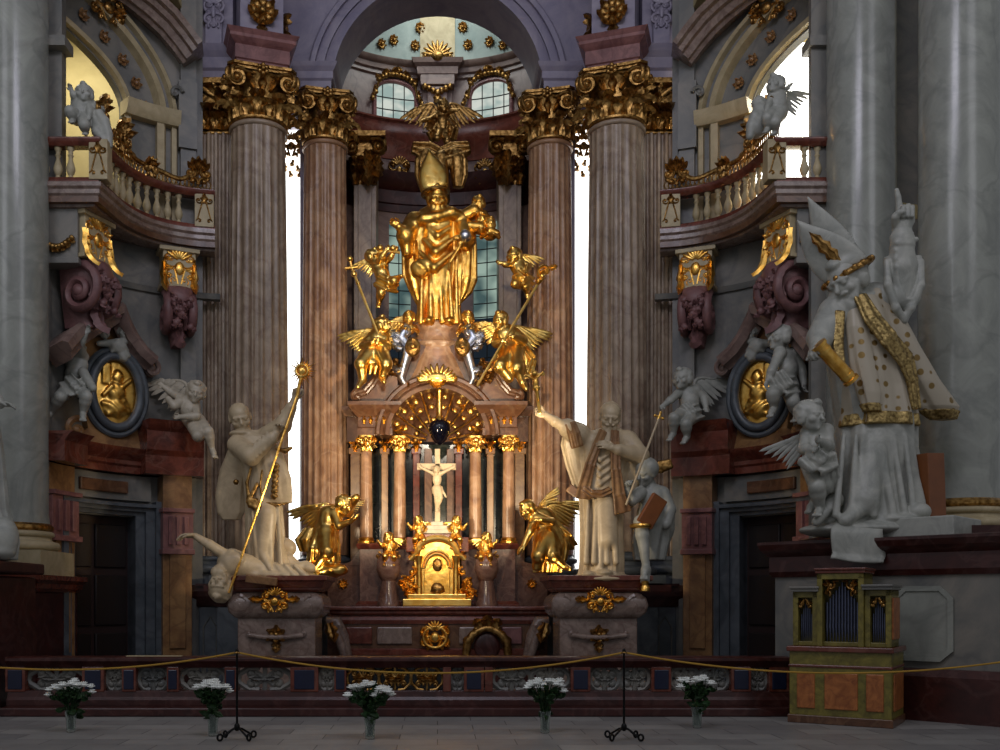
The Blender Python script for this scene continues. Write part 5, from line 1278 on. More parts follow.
for k in range(7): b.leaf(c-A3(0, .02, .06), (sin((k-3)*.5), 0, -cos((k-3)*.5)), (0, -1, 0), .18, .1, .4, .015, 2)
b.build('gilt_shell_cartouche', M['goldb'], RT, sharp=60)
# tabernacle
YT = 19.75; T = thing('tabernacle', 'shining gold tabernacle with arched door on the altar table', 'tabernacle', (0, YT, zt))
tx = lambda p: XP(p, YT); tz = lambda q: ZP(q, YT)
def archpoly(pa, pb, pbase, pspring, ptop, n=14):
    c, hw = (pa+pb)/2, (pb-pa)/2
    return [(tx(pa), tz(pbase)), (tx(pb), tz(pbase))]+[(tx(c+hw*cos(a)), tz(pspring-(pspring-ptop)*sin(a))) for a in np.linspace(0, pi, n)]
b = MB(); b.prism(archpoly(414, 460, 603, 556, 541), (0, YT, 0), (1, 0, 0), (0, 0, 1), (0, .5, 0)); b.build('case', M['goldb'], T, smooth=False, bevel=.015)
b = MB(); b.bx(tx(403), tx(471), YT-.25, YT+.3, tz(606), tz(599)); b.bx(tx(408), tx(466), YT-.15, YT+.3, tz(599), tz(594)); b.build('base', M['goldb'], T, smooth=False, bevel=.015)
b = MB(); pl = archpoly(424, 450, 596, 570, 556); b.prism(pl, (0, YT-.06, 0), (1, 0, 0), (0, 0, 1), (0, .08, 0)); d = b.build('door', M['gold'], T, smooth=False, bevel=.012)
b = MB(); b.ell((0, YT-.07, tz(565)), (.10, .05, .13), n=12, m=8); b.ell((0, YT-.07, tz(589)), (.14, .06, .12), n=12, m=8, noise=.3); b.build('door_relief', M['golda'], d)
b = MB(); 
for lo_, hi_, r in ((0, 1, .05),):
    for dd, rr in ((0, .05), (.06, .03)):
        pts = [(tx(411)-dd*.5, YT-.08, tz(560)), (tx(413), YT-.08, tz(557))]+[(tx(437+(19+dd*40)*cos(a)), YT-.1, tz(553-(14+dd*40)*sin(a))) for a in np.linspace(pi, 0, 15)]+[(tx(462), YT-.08, tz(557)), (tx(464)+dd*.5, YT-.08, tz(560))]
        b.tube(pts, rr, 8)
    for dd in (0, .09):
        b.tube([(tx(437+(12+dd*30)*cos(a)), YT-.08, tz(568-(14+dd*30)*sin(a))) for a in np.linspace(pi, 0, 15)], .028, 8)
b.build('arched_moulding', M['goldb'], T)
for q in (-1, 1):
    b = MB(); b.lathe([(.07, tz(596)), (.06, tz(590)), (.05, tz(565)), (.065, tz(562)), (.08, tz(558)), (.09, tz(556))], (q*.36, YT-.08, 0), 14); b.build('colonnette', M['goldb'], T)
    b = MB(); c = A3(q*.60, YT-.05, tz(590))
    for k in range(9):
        rg = random.Random(k*3+q); b.spiral(c+A3(rg.uniform(-.1, .1), 0, rg.uniform(-.2, .22)), A3(q, 0, 0), A3(0, 0, 1), .09, 1.3, .025, rg.uniform(0, 6)); b.leaf(c+A3(rg.uniform(-.1, .1), 0, rg.uniform(-.2, .2)), (rg.uniform(-1, 1), 0, rg.uniform(-.3, 1)), (0, -1, 0), .2, .12, .5, .015, 2)
    b.spiral(A3(q*.5, YT-.05, tz(572)), A3(q, 0, 0), A3(0, 0, 1), .11, 1.5, .03, pi*.5); b.spiral(A3(q*.52, YT-.05, tz(557)), A3(q, 0, 0), A3(0, 0, 1), .1, 1.5, .03, pi*.5); b.build('side_scrolls', M['gold'], T, sharp=60)
    b = MB(); b.bx(*sorted((q*.36, q*.62)), YT+.02, YT+.4, tz(552), tz(537)); b.build('shoulder_block', M['red'], T, smooth=False, bevel=.02)
b = MB(); b.bx(tx(424), tx(451), YT-.05, YT+.42, tz(541), tz(534)); b.build('cap', M['red'], T, smooth=False, bevel=.01)
# crucifix
t = thing('crucifix', 'ivory crucifix on a white stepped base above the tabernacle', 'crucifix', (0, YT+.15, tz(534)))
YC = YT+.15; b = MB()
for pa, pb, q0, q1 in ((422, 452, 534, 530), (427, 447, 530, 526), (431, 443, 526, 522)): b.bx(XP(pa, YC), XP(pb, YC), YC-.18+.03*(534-q0)/4, YC+.16, ZP(q0, YC), ZP(q1, YC))
b.build('stepped_base', M['stucco'], t, smooth=False, bevel=.008)
b = MB(); b.bx(-.052, .052, YC-.04, YC+.04, ZP(522, YC), ZP(449, YC)); b.bx(XP(417, YC), XP(456, YC), YC-.04, YC+.04, ZP(470, YC), ZP(463.5, YC)); b.build('cross', M['warmst'], t, smooth=False, bevel=.01)
S = SDF(.015); q = lambda px, py, d=0: P(px, py, YC-.1+d)
head(S, q(436, 470, -.04), .16, (-.2, -1, -.5), hair='curly', beard=.3); S.ell(q(437, 479), (.09, .06, .14)); S.ell(q(437, 488), (.08, .06, .09)); S.cap(q(437, 473), q(437, 480), .04)
for k in (-1, 1):
    arm(S, q(437+k*4, 473.5), q(437+k*10, 470.5), q(437+k*17, 467), .035, .01); S.ell(q(437+k*17.5, 466), .03)
    leg(S, q(437+k*2, 489), q(437+k*2.2+1.5, 498, -.06), q(437+k*.6, 508), .055, q(437+k*.7, 511, -.06), .01)
S.robe([(ZP(494, YC), 0, YC-.1, .1, .07), (ZP(487, YC), 0, YC-.1, .09, .065)], 7, .12); S.cap(q(441, 488), q(446, 497), .03, .02)
S.build('corpus', M['warmst'], t, .012)
# hanging lamp orb in the niche
t = thing('hanging_lamp', 'dark blue glass orb lamp hanging in the coffered niche', 'lamp', (0, YA-.25, az(446)))
YL = YA-.25; b = MB(); b.lathe([(.02, ZP(445, YL)), (.06, ZP(444, YL)), (.14, ZP(440, YL)), (.21, ZP(433, YL)), (.225, ZP(428, YL)), (.19, ZP(423, YL)), (.1, ZP(420, YL)), (.06, ZP(419, YL))], (.04, YL, 0), 28); b.build('glass_orb', M['orb'], t)
b = MB(); b.lathe([(.05, ZP(420, YL)), (.08, ZP(418, YL)), (.05, ZP(416, YL)), (.06, ZP(405, YL)), (.045, ZP(392, YL)), (.07, ZP(390, YL))], (.04, YL, 0), 14); b.build('gilt_stem', M['goldb'], t)
# bust pedestals
for s_, nm in ((1, 'left'), (-1, 'right')):
    x, y = -.97, 19.75; t = thing('urn_pedestal', 'bulging marble pedestal under the small gold angel %s of the tabernacle' % nm, 'pedestal', (s_*x, y, zt)); z = lambda q: ZP(q, y)
    b = MB(); b.lathe([(.22, z(607)), (.22, z(603)), (.19, z(600)), (.17, z(592)), (.13, z(581)), (.19, z(577)), (.24, z(570)), (.22, z(560)), (.16, z(556)), (.18, z(554))], (x, y, 0), 24); b.build('urn', M['altarm'], t, mx=s_)
    for q in (-1, 1): b = MB(); b.spiral((x+q*.2, y-.05, z(556)), A3(q, 0, 0), A3(0, 0, 1), .08, 1.4, .025, pi*.5); b.build('gilt_scroll', M['golda'], t, mx=s_)
# ---------------------------------------------------------------- white statues' pedestals
def statue_pedestal(s_, label):
    Y = 17.5; x = XP(281, Y); t = thing('statue_pedestal', label, 'pedestal', (s_*x, Y, 0)); z = lambda q: ZP(q, Y); hw = .66
    def rect(h, d): return [(x-h, Y+d), (x-h, Y-d), (x+h, Y-d), (x+h, Y+d)]
    b = MB(); b.bx(x-hw, x+hw, Y-.5, Y+.5, .12, z(617)); b.build('die', M['mauve'], t, mx=s_, smooth=False, bevel=.02)
    b = MB(); b.bx(x-hw-.1, x+hw+.1, Y-.6, Y+.6, 0, .14); b.build('foot', M['dkred'], t, mx=s_, smooth=False, bevel=.02)
    b = MB(); rows = []
    for zz, o in ((z(618), .02), (z(616), .06), (z(612), .13), (z(605), .16), (z(598), .13), (z(594), .05), (z(592), .0)):
        rows.append([(x-hw-o, Y-.5-o, zz), (x+hw+o, Y-.5-o, zz), (x+hw+o, Y+.5+o, zz), (x-hw-o, Y+.5+o, zz)])
    b.grid(rows, closed=True, caps=True); b.build('bulging_cushion', M['mauve'], t, mx=s_, sharp=50, bevel=.03)
    b = MB(); b.sweep([(-.3, z(592)), (.04, z(592)), (.06, z(590)), (.12, z(588)), (.18, z(582)), (.22, z(581)), (.22, z(576.5)), (-.3, z(576))], rect(hw-.0, .5), closed=True); b.bx(x-hw-.1, x+hw+.1, Y-.6, Y+.6, z(590), z(576)); b.build('cornice', M['red'], t, mx=s_, smooth=False, bevel=.006)
    b = MB(); rocaille(b, (x, Y-.68, z(601)), (1, 0, 0), (0, 0, 1), .46, .44, 11, .026, (0, -1, 0)); 
    for q in (-1, 1): b.leaf((x+q*.22, Y-.68, z(600)), (q, 0, .1), (0, -1, 0), .22, .12, .3, .018, 3)
    b.build('gilt_shell', M['gold'], t, mx=s_, sharp=60)
    b = MB(); c = A3(x, Y-.53, z(634)); 
    for k in range(6): b.leaf(c, (cos(k*pi/3+.5), 0, sin(k*pi/3+.5)), (0, -1, 0), .19, .12, .4, .016, 2)
    b.ell(c, .06, n=8, m=6); b.leaf(c-A3(0, 0, .1), (0, 0, -1), (0, -1, 0), .2, .16, .3, .016, 3); b.build('gilt_drop', M['golda'], t, mx=s_, sharp=60)
    b = MB(); b.tube([(x-.46, Y-.53, z(634)), (x-.2, Y-.55, z(636)), (x+.2, Y-.55, z(636)), (x+.46, Y-.53, z(634))], .045, 10)
    for q in (-1, 1): b.spiral((x+q*.46, Y-.53, z(632)), A3(q, 0, 0), A3(0, 0, 1), .07, 1.2, .03, pi)
    b.build('festoon_band', M['mauve'], t, mx=s_)
    for q in (-1, 1):
        b = MB(); b.spiral((x+q*.6, Y-.6, z(605)), A3(q, 0, 0), A3(0, 0, 1), .16, 1.6, .05, pi*.5); b.build('corner_scroll', M['silver'] if False else M['mauve'], t, mx=s_)
    return t
statue_pedestal(1, 'marble pedestal with gold shell under the white statue holding the sunburst')
statue_pedestal(-1, 'marble pedestal with gold shell under the white statue raising the crucifix')
# ---------------------------------------------------------------- communion rail
YR = 14.2; CRX0, CRX1 = XP(6, YR), XP(792, YR); cr = thing('communion_rail', 'long dark marble communion rail with pierced scroll panels across the front', 'railing', (0, YR+.15, 0))
rz = lambda q: ZP(q, YR)
b = MB(); b.bx(CRX0, CRX1, YR-.25, YR+.7, 0, rz(706)); b.build('step', M['dkred'], cr, smooth=False, bevel=.02)
b = MB(); b.sweep([(-.34, rz(706)), (0, rz(706)), (0, rz(700)), (-.03, rz(697)), (-.05, rz(691)), (-.29, rz(691)), (-.31, rz(697)), (-.34, rz(700))], [(CRX0, YR), (CRX1, YR)]); b.build('plinth', M['dkred'], cr, smooth=False, bevel=.006)
b = MB(); b.sweep([(-.34, rz(663)), (-.3, rz(668)), (-.04, rz(668)), (0, rz(664)), (.04, rz(661)), (.04, rz(658)), (.02, rz(657)), (-.36, rz(657)), (-.38, rz(660))], [(CRX0, YR), (CRX1, YR)]); b.build('top_rail', M['dkred'], cr, bevel=.004)
pill = [14, 92, 128, 172, 230, 304, 340, 447, 474, 489, 581, 662, 742, 780]
wid = {92: 22, 304: 28, 340: 12, 447: 8, 474: 20, 489: 8, 128: 14, 172: 12, 230: 12}
for p in pill:
    w = wid.get(p, 20)/FPX*YR; x = XP(p, YR); b = MB(); b.bx(x-w/2, x+w/2, YR+.03, YR+.31, rz(692), rz(667)); po = b.build('pier', M['red'], cr, smooth=False, bevel=.008)
    if w > .15: b = MB(); b.bx(x-w*.36, x+w*.36, YR+.015, YR+.05, rz(689.5), rz(670)); b.build('inlay', M['navy'], po, smooth=False, bevel=.01)
def scrollpanel(b, x0, x1, y, z0, z1, seed, tr=.04):
    n = max(1, round((x1-x0)/.55)); w = (x1-x0)/n; h = z1-z0
    for i in range(n):
        cx = x0+w*(i+.5); cz = (z0+z1)/2
        for qx in (-1, 1):
            for qz in (-1, 1):
                b.spiral((cx+qx*w*.26, y, cz+qz*h*.24), A3(qx, 0, 0), A3(0, 0, qz), h*.2, 1.5, tr, pi*.9, tail=(cx+qx*w*.03, y, cz+qz*h*.05)); b.tube([(cx+qx*w*.1, y, cz+qz*h*.5), (cx+qx*w*.3, y, cz+qz*h*.46), (cx+qx*w*.48, y, cz+qz*h*.2), (cx+qx*w*.5, y, cz)], tr, 6)
            b.leaf((cx, y-.02, cz), (qx, 0, .1), (0, -1, 0), w*.3, h*.3, .3, .02, 3)
        b.ell((cx, y, cz), (w*.1, tr*1.3, h*.16), n=12, m=8); b.tube([(cx, y, z0), (cx, y, z1)], tr*.8, 6)
for a, c in zip(pill[:-1], pill[1:]):
    x0, x1 = XP(a, YR)+wid.get(a, 20)/2000*YR, XP(c, YR)-wid.get(c, 20)/2000*YR
    if x1-x0 < .15: continue
    if a == 340: 
        b = MB(); scrollpanel(b, x0, x1, YR+.15, rz(691), rz(668), 1, .022); b.build('gilt_gate', M['golda'], cr)
        b = MB(); b.bx(x0, x1, YR+.2, YR+.24, rz(691), rz(668)); b.build('gate_board', M['black'], cr, smooth=False)
    else:
        b = MB(); scrollpanel(b, x0, x1, YR+.17, rz(691), rz(668), 1, .045); b.build('pierced_panel', M['wall'], cr)
b = MB(); b.bx(XP(128, 14.4), XP(183, 14.4), 14.3, 14.42, rz(657), rz(657)+.012)
tag(rebase(b.build('altar_cloth_strip', M['cream'], smooth=False)), 'narrow white strip lying on the rail in front of the left portal', 'cloth')
# ---------------------------------------------------------------- rope barrier
YBP = 11.65
def post(px, label):
    x = XP(px, YBP); t = thing('barrier_post', label, 'barrier post', (x, YBP, 0)); zt = ZP(650, YBP)
    b = MB(); b.lathe([(.018, .12), (.014, .2), (.012, zt-.03), (.02, zt-.02), (.02, zt), (.008, zt+.02)], (x, YBP, 0), 12); b.ell((x, YBP, .15), (.035, .035, .05)); b.build('rod', M['iron'], t)
    for k in range(4):
        a = pi/4+pi/2*k; d = A3(cos(a), sin(a)*.9, 0); b = MB(); c = A3(x, YBP, 0)
        pts = [c+A3(0, 0, .14), c+d*.07+A3(0, 0, .125), c+d*.14+A3(0, 0, .085), c+d*.20+A3(0, 0, .05)]+[c+d*(.235+.035*cos(u))+A3(0, 0, .048+.035*sin(u)) for u in np.linspace(pi, 3.1*pi, 12)]
        b.tube(pts, .013, 8); b.build('scroll_foot', M['iron'], t)
    b = MB(); b.tube([(x+.03*cos(u), YBP+.03*sin(u), zt-.03) for u in np.linspace(0, 2*pi, 13)[:-1]], .008, 6, closed=True); b.build('rope_ring', M['golda'], t)
post(237, 'black iron rope post with scrolled feet, the left one')
post(624, 'black iron rope post with scrolled feet, the right one')
def rope(pa, ya, pb, yb, sag, label):
    b = MB(); p, q = P(pa, ya, YBP), P(pb, yb, YBP)
    b.tube([p+(q-p)*u-A3(0, 0, sag*4*u*(1-u)) for u in np.linspace(0, 1, 41)], .011, 8); tag(rebase(b.build('barrier_rope', M['rope'])), label, 'rope', 'barrier ropes')
rope(-40, 664, 236.5, 652.5, .125, 'yellow barrier rope left of the left iron post')
rope(237.5, 652.5, 623.5, 652.5, .24, 'yellow barrier rope hung between the two iron posts')
rope(624.5, 652.5, 1040, 656, .22, 'yellow barrier rope right of the right iron post, crossing in front of the organ')
# ---------------------------------------------------------------- flower vases
GLASS = bpy.data.materials.new('vase_glass'); GLASS.use_nodes = True; _b = GLASS.node_tree.nodes['Principled BSDF']; _b.inputs['Transmission Weight'].default_value = .9; _b.inputs['Roughness'].default_value = .08; _b.inputs['Base Color'].default_value = (.75, .82, .78, 1); _b.inputs['IOR'].default_value = 1.2
def vase(px, pyb, wpx, ptop, label, vl, seed, split=None):
    Y = EYE*FPX/(pyb-HZ); x = XP(px, Y); t = thing('glass_vase', vl, 'vase', (x, Y, 0)); h = .27
    b = MB(); b.lathe([(.0, .0), (.05, 0), (.055, .02), (.06, .15), (.075, h), (.068, h), (.053, .15), (.045, .03), (.0, .025)], (x, Y, 0), 20); b.build('glass_body', GLASS, t)
    t = thing('flower_bouquet', label, 'flowers', (x, Y, .03), 'bouquets of white chrysanthemums'); rg = random.Random(seed); zt = ZP(ptop, Y); hw = wpx/2/FPX*Y
    st = MB(); lf = MB(); n = 19
    for i in range(n):
        u = (i+.5)/n*2-1; ph = rg.uniform(-1, 1); bx = x+u*hw*.92; by = Y+ph*.16; bz = zt-.035-.07*abs(u)**1.5-rg.uniform(0, .06)-.02*abs(ph)
        if split and abs(u-split) < .12: bz -= .08
        if i in (0, n-1): bz -= .04
        s0 = A3(x+rg.uniform(-.03, .03), Y+rg.uniform(-.03, .03), .04); m = A3(x+(bx-x)*.3, Y+(by-Y)*.3, .36)
        st.tube([s0, m, A3(bx, by, bz)], .006, 5)
        for k in range(3):
            f = rg.uniform(.2, .75); p = m+(A3(bx, by, bz)-m)*f; lf.leaf(p, (rg.uniform(-1, 1), rg.uniform(-1, 0), rg.uniform(-.5, .7)), (0, -1, .3), rg.uniform(.09, .16), .06, .4, .004, 2, 5)
        f = MB(); r = rg.uniform(.055, .072); c = A3(bx, by, bz)
        for ring, (rr, zz, kk) in enumerate(((1.0, 0, 12), (.7, .35, 9), (.35, .55, 6))):
            for k in range(kk):
                a = 2*pi*k/kk+ring; d = A3(cos(a), sin(a), .25+.4*ring); f.ell(c+U(d)*r*.62*rr+A3(0, 0, zz*r*.6), (r*.18, r*.42, r*.10), np.stack([np.cross(U(d), A3(0, 0, 1)), U(d), np.cross(np.cross(U(d), A3(0, 0, 1)), U(d))]), n=6, m=4)
        f.ell(c+A3(0, 0, r*.2), (r*.6, r*.6, r*.4), n=8, m=5); f.build('bloom', M['petal'], t)
    for i in range(20): 
        a = rg.uniform(0, 2*pi); zz = rg.uniform(.2, zt-.22); p = A3(x+rg.uniform(-1, 1)*hw*.6*zz/zt, Y+rg.uniform(-.1, .1), zz); lf.leaf(p, (cos(a), sin(a), rg.uniform(-.6, .4)), (0, -1, .2), rg.uniform(.1, .18), .07, .4, .004, 2, 5)
    st.build('stems', M['leaf'], t); lf.build('leaves', M['leaf'], t)
vase(71, 732, 44, 678, 'white chrysanthemum bouquet at the far left, in front of the left portal', 'slim glass vase at the far left of the floor', 1)
vase(213, 736, 33, 678, 'white chrysanthemum bouquet just left of the left iron rope post', 'slim glass vase just left of the left iron rope post', 2)
vase(370, 739, 50, 680, 'wide white chrysanthemum bouquet in front of the gilded rail gate', 'slim glass vase in front of the gilded rail gate', 3, .25)
vase(545, 733, 42, 675, 'white chrysanthemum bouquet below the right end of the altar, between gate and right rope post', 'slim glass vase between the rail gate and the right rope post', 4, -.1)
vase(697, 728, 36, 673, 'white chrysanthemum bouquet right of the right iron rope post, nearest the organ', 'slim glass vase nearest the organ', 5)
# ---------------------------------------------------------------- small organ
OA, OB = A3(4.70, 13.36, 0), A3(5.75, 12.66, 0); ou = U(OB-OA); ow = A3(-ou[1], ou[0], 0); OWD = float(np.linalg.norm(OB-OA))
og = thing('positive_organ', 'small painted wooden organ with three fields of pipes by the right pedestal', 'organ', (5.3, 13.3, 0))
def opost(p): return OA+ou*p[0]+ow*p[1]+A3(0, 0, p[2])
def OM(): b = MB(); b.post = opost; return b
zl = 1.02
b = OM(); b.bx(0, OWD, 0, .9, .10, zl-.06); b.build('lower_case', M['olive'], og, smooth=False, bevel=.012)
b = OM(); b.bx(-.02, OWD+.02, -.02, .92, 0, .11); b.build('foot_board', M['brown'], og, smooth=False, bevel=.01)
b = OM(); b.bx(-.03, OWD+.03, -.04, .94, zl-.07, zl); b.bx(-.01, OWD+.01, -.015, .91, zl-.28, zl-.24); b.build('ledge', M['red'], og, smooth=False, bevel=.012)
for u0, u1 in ((.10, .33), (.45, .86), (.96, 1.17)):
    b = OM(); b.bx(u0, u1, -.02, .03, .2, zl-.34); b.build('front_panel', M['orange'], og, smooth=False, bevel=.012)
b = OM(); b.bx(OWD-.03, OWD+.02, .12, .78, .2, zl-.34); b.build('side_panel', M['orange'], og, smooth=False, bevel=.012)
for u0, u1, z1 in ((.02, .34, 1.74), (.34, .92, 1.98), (.92, OWD-.02, 1.76)):
    b = OM(); b.bx(u0, u1, .12, .66, zl, zl+.06); b.bx(u0, u0+.07, .05 if z1 > 1.9 else .1, .66, zl, z1); b.bx(u1-.07, u1, .05 if z1 > 1.9 else .1, .66, zl, z1); b.bx(u0, u1, .05 if z1 > 1.9 else .1, .66, z1-.08, z1); b.bx(u0+.05, u1-.05, .3, .6, zl, z1-.05); b.build('tower_case', M['olive'], og, smooth=False, bevel=.008)
    b = OM(); b.bx(u0-.02, u1+.02, .03, .68, z1, z1+.04); b.bx(u0-.03, u1+.03, .01, .7, z1+.04, z1+.07); b.build('cornice', M['red'] if z1 > 1.9 else M['wall'], og, smooth=False, bevel=.008)
    ua, ub = u0+.08, u1-.08; n = 11 if z1 > 1.9 else 6; w = (ub-ua)/n
    for i in range(n):
        cu = ua+w*(i+.5); tpr = z1-.12-.30*(z1-zl)*abs((cu-(ua+ub)/2)/((ub-ua)/2))**1.0
        b = OM(); b.lathe([(w*.12, zl+.06), (w*.42, zl+.2), (w*.44, zl+.22), (w*.44, tpr), (w*.36, tpr)], (cu, .2, 0), 12); b.bx(cu-w*.2, cu+w*.2, .2-w*.5, .2-w*.36, zl+.24, zl+.30); b.build('organ_pipe', M['pipe'], og)
    for q in (-1, 1):
        b = OM(); cx = (ua+ub)/2; hw = (ub-ua)/2; c = A3(cx+q*hw*.62, .10, z1-.16); k = hw*.42
        b.spiral(c, A3(q, 0, 0), A3(0, 0, 1), k*.8, 1.5, .02, pi*.7, tail=c-A3(q*hw*.5, 0, -.06)); b.spiral(c+A3(q*hw*.2, 0, -k*1.1), A3(q, 0, 0), A3(0, 0, -1), k*.6, 1.3, .018, pi*.7)
        for a in (.2, 1.0, -1.2): b.leaf(c, (q*cos(a), 0, sin(a)), (0, -1, 0), k*1.3, k*.7, .3, .012, 3)
        b.build('gilt_carving', M['golda'], og, sharp=60)
b = OM(); b.bx(OWD-.06, OWD+.0, .14, .62, zl+.1, 1.66); b.build('upper_side_panel', M['orange'], og, smooth=False, bevel=.01)
# ---------------------------------------------------------------- statues
def Q(Y0): return lambda px, py, d=0.0: P(px, py, Y0+d)
def prings(Y0, rows):
    """rows (py, pxl, pxr, depth radius, d[, foldamp]) -> robe rings"""
    out = []
    for r in rows:
        py, a, c, ry, d = r[:5]; Y = Y0+d; out.append((ZP(py, Y0), XP((a+c)/2, Y), Y, (c-a)/2/FPX*Y, ry)+tuple(r[5:]))
    return out
def pput(S, Y0, h, fwd, kw, hair='curly', hands=True):
    q = Q(Y0); J = {}
    for k, v in kw.items(): J[k] = q(*v) if k not in ('hf', 'hup', 'hdL', 'hdR', 'hnL', 'hnR') else np.array(v, float)
    putto(S, J, h, fwd, hair, hands); return J
def rod(name, parent, mat, pts, r, n=8): b = MB(); b.tube(pts, r, n); return b.build(name, mat, parent)
# ======== left white statue: standing over a fallen figure, sunburst on a lance
Y = 17.3; q = Q(Y); t = thing('robed_statue', 'tall ivory statue in chasuble raising a gold sunburst on a lance over a fallen figure', 'statue', q(268, 574))
S = SDF(.022)
head(S, q(240, 417.5, -.06), .50, (.28, -1, -.42), (-.15, -.35, 1), 'ring')
S.cap(q(244, 432, -.0), q(241, 422), .13, .12)
S.robe(prings(Y, [(578, 247, 287, .34, .02, .09), (560, 248, 284, .33, .02, .09), (530, 247, 283, .30, .0, .08), (500, 246, 281, .28, 0, .05), (470, 243, 278, .26, 0, .03), (450, 237, 277, .25, 0, .02), (438, 236, 274, .21, 0, .01), (431, 240, 262, .14, 0, 0)]), 8, .06, .25, .4)
# knee pressing forward and trailing hem
S.cap(q(268, 515, -.22), q(263, 555, -.28), .16, .10, .1); S.cap(q(262, 552, -.3), q(271, 570, -.42), .09, .06); S.cap(q(276, 540, -.1), q(284, 568, -.15), .1, .13, .08)
for a, c in ((252, 258), (262, 266), (270, 271), (278, 281)): S.cap(q(a, 505, -.24), q(c, 566, -.34), .03, .05, .03)
# sleeves and arms
S.cap(q(237, 445, -.1), q(251, 456, -.38), .17, .16, .05); S.cap(q(251, 456, -.38), q(271, 439, -.42), .155, .11, .05)
for u in (.2, .4, .6, .8): p = q(251+20*u, 456-17*u, -.39); S.cap(p+A3(.02, -.1, .14), p+A3(-.03, -.1, -.14), .03, .03, .02)
S.cap(q(271, 439, -.42), q(275, 434, -.42), .09, .075)
hand(S, q(275, 434, -.42), (.25, -.1, .9), (.6, -.5, 0), .34, .9, 1)
S.cap(q(268, 436, -.05), q(283, 425, -.2), .18, .15, .05); S.cap(q(283, 425, -.2), q(291, 408, -.25), .14, .10, .04); S.cap(q(291, 408, -.25), q(295, 399, -.26), .075, .065)
for u in (.25, .55, .85): p = q(283+8*u, 425-17*u, -.22); S.cap(p+A3(-.12, -.06, -.03), p+A3(.1, -.06, .06), .03, .03, .02)
hand(S, q(295, 399, -.26), (.2, -.15, 1), (.3, -.9, 0), .34, 1.2, 1)
# chasuble: collar, back lobe at the left, front shield
S.robe(prings(Y, [(519, 222, 240, .07, .22, .03), (512, 217, 245, .10, .22, .03), (495, 215, 247, .13, .2, .03), (470, 220, 250, .16, .15, .03), (448, 229, 256, .18, .08, .02), (436, 236, 260, .14, .02, 0)]), 5, .03, .3, 1)
S.robe(prings(Y, [(504, 262, 292, .06, -.22, .03), (497, 259, 293, .09, -.22, .04), (480, 256, 292, .12, -.22, .04), (464, 254, 287, .15, -.18, .04), (450, 252, 281, .17, -.12, .03), (438, 250, 272, .15, -.05, 0)]), 5, .04, .2, 2)
S.ell(q(242, 434, -.02), (.22, .2, .07), None, .03)
S.build('body', M['warmst'], t, .0175)
S = SDF(.02)
S.chain([q(248, 499, -.31), q(251, 505, -.33), q(256, 508, -.34), q(260, 506, -.34)], [.035, .045, .045, .03]); S.ell(q(253, 503, -.33), (.13, .05, .09), None, .02, bump=.03, freq=34)
S.chain([q(251, 468, -.29), q(247, 483, -.3), q(249, 500, -.31)], [.022, .03, .035]); S.chain([q(257, 484, -.31), q(250, 499, -.32)], [.03, .04]); S.ell(q(236, 482, -.16), .05)
for u in range(7): S.ell(q(276-.3*u, 466+5*u, -.37+.005*u), (.055, .04, .05), None, .02, bump=.03, freq=40)
S.chain([q(277, 449, -.36), q(285, 451, -.37), q(291, 448, -.34)], [.03, .045, .03]); S.chain([q(262, 470, -.36), q(260, 485, -.33), q(263, 502, -.27), q(278, 505, -.29), q(292, 502, -.22)], [.018, .018, .022, .022, .018])
S.build('gilt_trim', M['golda'], t, .018)
a, c = q(297, 396, -.38), q(229, 593, -.62); rod('lance', t, M['gold'], [a, c], .022)
b = MB(); c = q(302, 371, -.36); rod('sunburst_stem', t, M['gold'], [a, c], .03)
b.ell(c, (.075, .04, .075), n=16, m=10); b.tube([c+A3(.10*cos(u), -.03, .10*sin(u)) for u in np.linspace(0, 2*pi, 25)[:-1]], .018, 8, closed=True)
for k in range(24):
    u = 2*pi*k/24; L = .27 if k % 2 == 0 else .19; d = A3(cos(u), 0, sin(u)); s_ = A3(-sin(u), 0, cos(u)); i0 = c+d*.075
    b.add([i0-s_*.02, i0+s_*.02, c+d*L, i0-A3(0, .03, 0), i0+A3(0, .03, 0)], [(0, 2, 3), (3, 2, 1), (1, 2, 4), (4, 2, 0), (0, 3, 1, 4)])
b.build('sunburst', M['goldb'], t, smooth=False)
# fallen figure
t = thing('fallen_statue', 'ivory statue of a figure fallen head down under the sunburst statue, arm flung left', 'statue', q(250, 577)); S = SDF(.022)
head(S, q(220, 587, -.55), .46, (-.1, -1, .3), (-.1, -.25, -1), 'curly', .2)
S.cap(q(222, 580, -.5), q(228, 572, -.4), .13, .15); S.ell(q(232, 565, -.38), (.24, .22, .24)); S.cap(q(232, 563, -.38), q(258, 571, -.25), .23, .22, .08); S.ell(q(236, 560, -.5), (.16, .12, .14))
S.cap(q(226, 562, -.4), q(232, 556, -.42), .13, .13); S.cap(q(231, 559, -.42), q(210, 545, -.5), .105, .085); S.cap(q(210, 545, -.5), q(195, 536, -.52), .085, .055)
hand(S, q(195, 536, -.52), (-.95, -.1, .05), (0, -.3, -1), .36, .4, 1)
S.cap(q(224, 566, -.5), q(216, 572, -.58), .1, .09); S.cap(q(216, 572, -.58), q(222, 582, -.62), .08, .06)
S.cap(q(258, 571, -.25), q(285, 572, -.3), .2, .15, .06); S.cap(q(285, 572, -.3), q(306, 567, -.22), .14, .11); S.cap(q(262, 570, -.1), q(288, 562, -.05), .18, .14); S.cap(q(288, 562, -.05), q(303, 572, -.12), .13, .11); S.ell(q(309, 568, -.25), (.12, .12, .09))
for k in range(6): S.cap(q(250+9*k, 566, -.4), q(256+10*k, 577, -.45), .04, .06, .03)
S.ell(q(284, 548, .05), (.22, .14, .18), None, .05); S.ell(q(272, 575, -.1), (.75, .42, .09), None, .05)
S.build('body', M['warmst'], t, .0175)
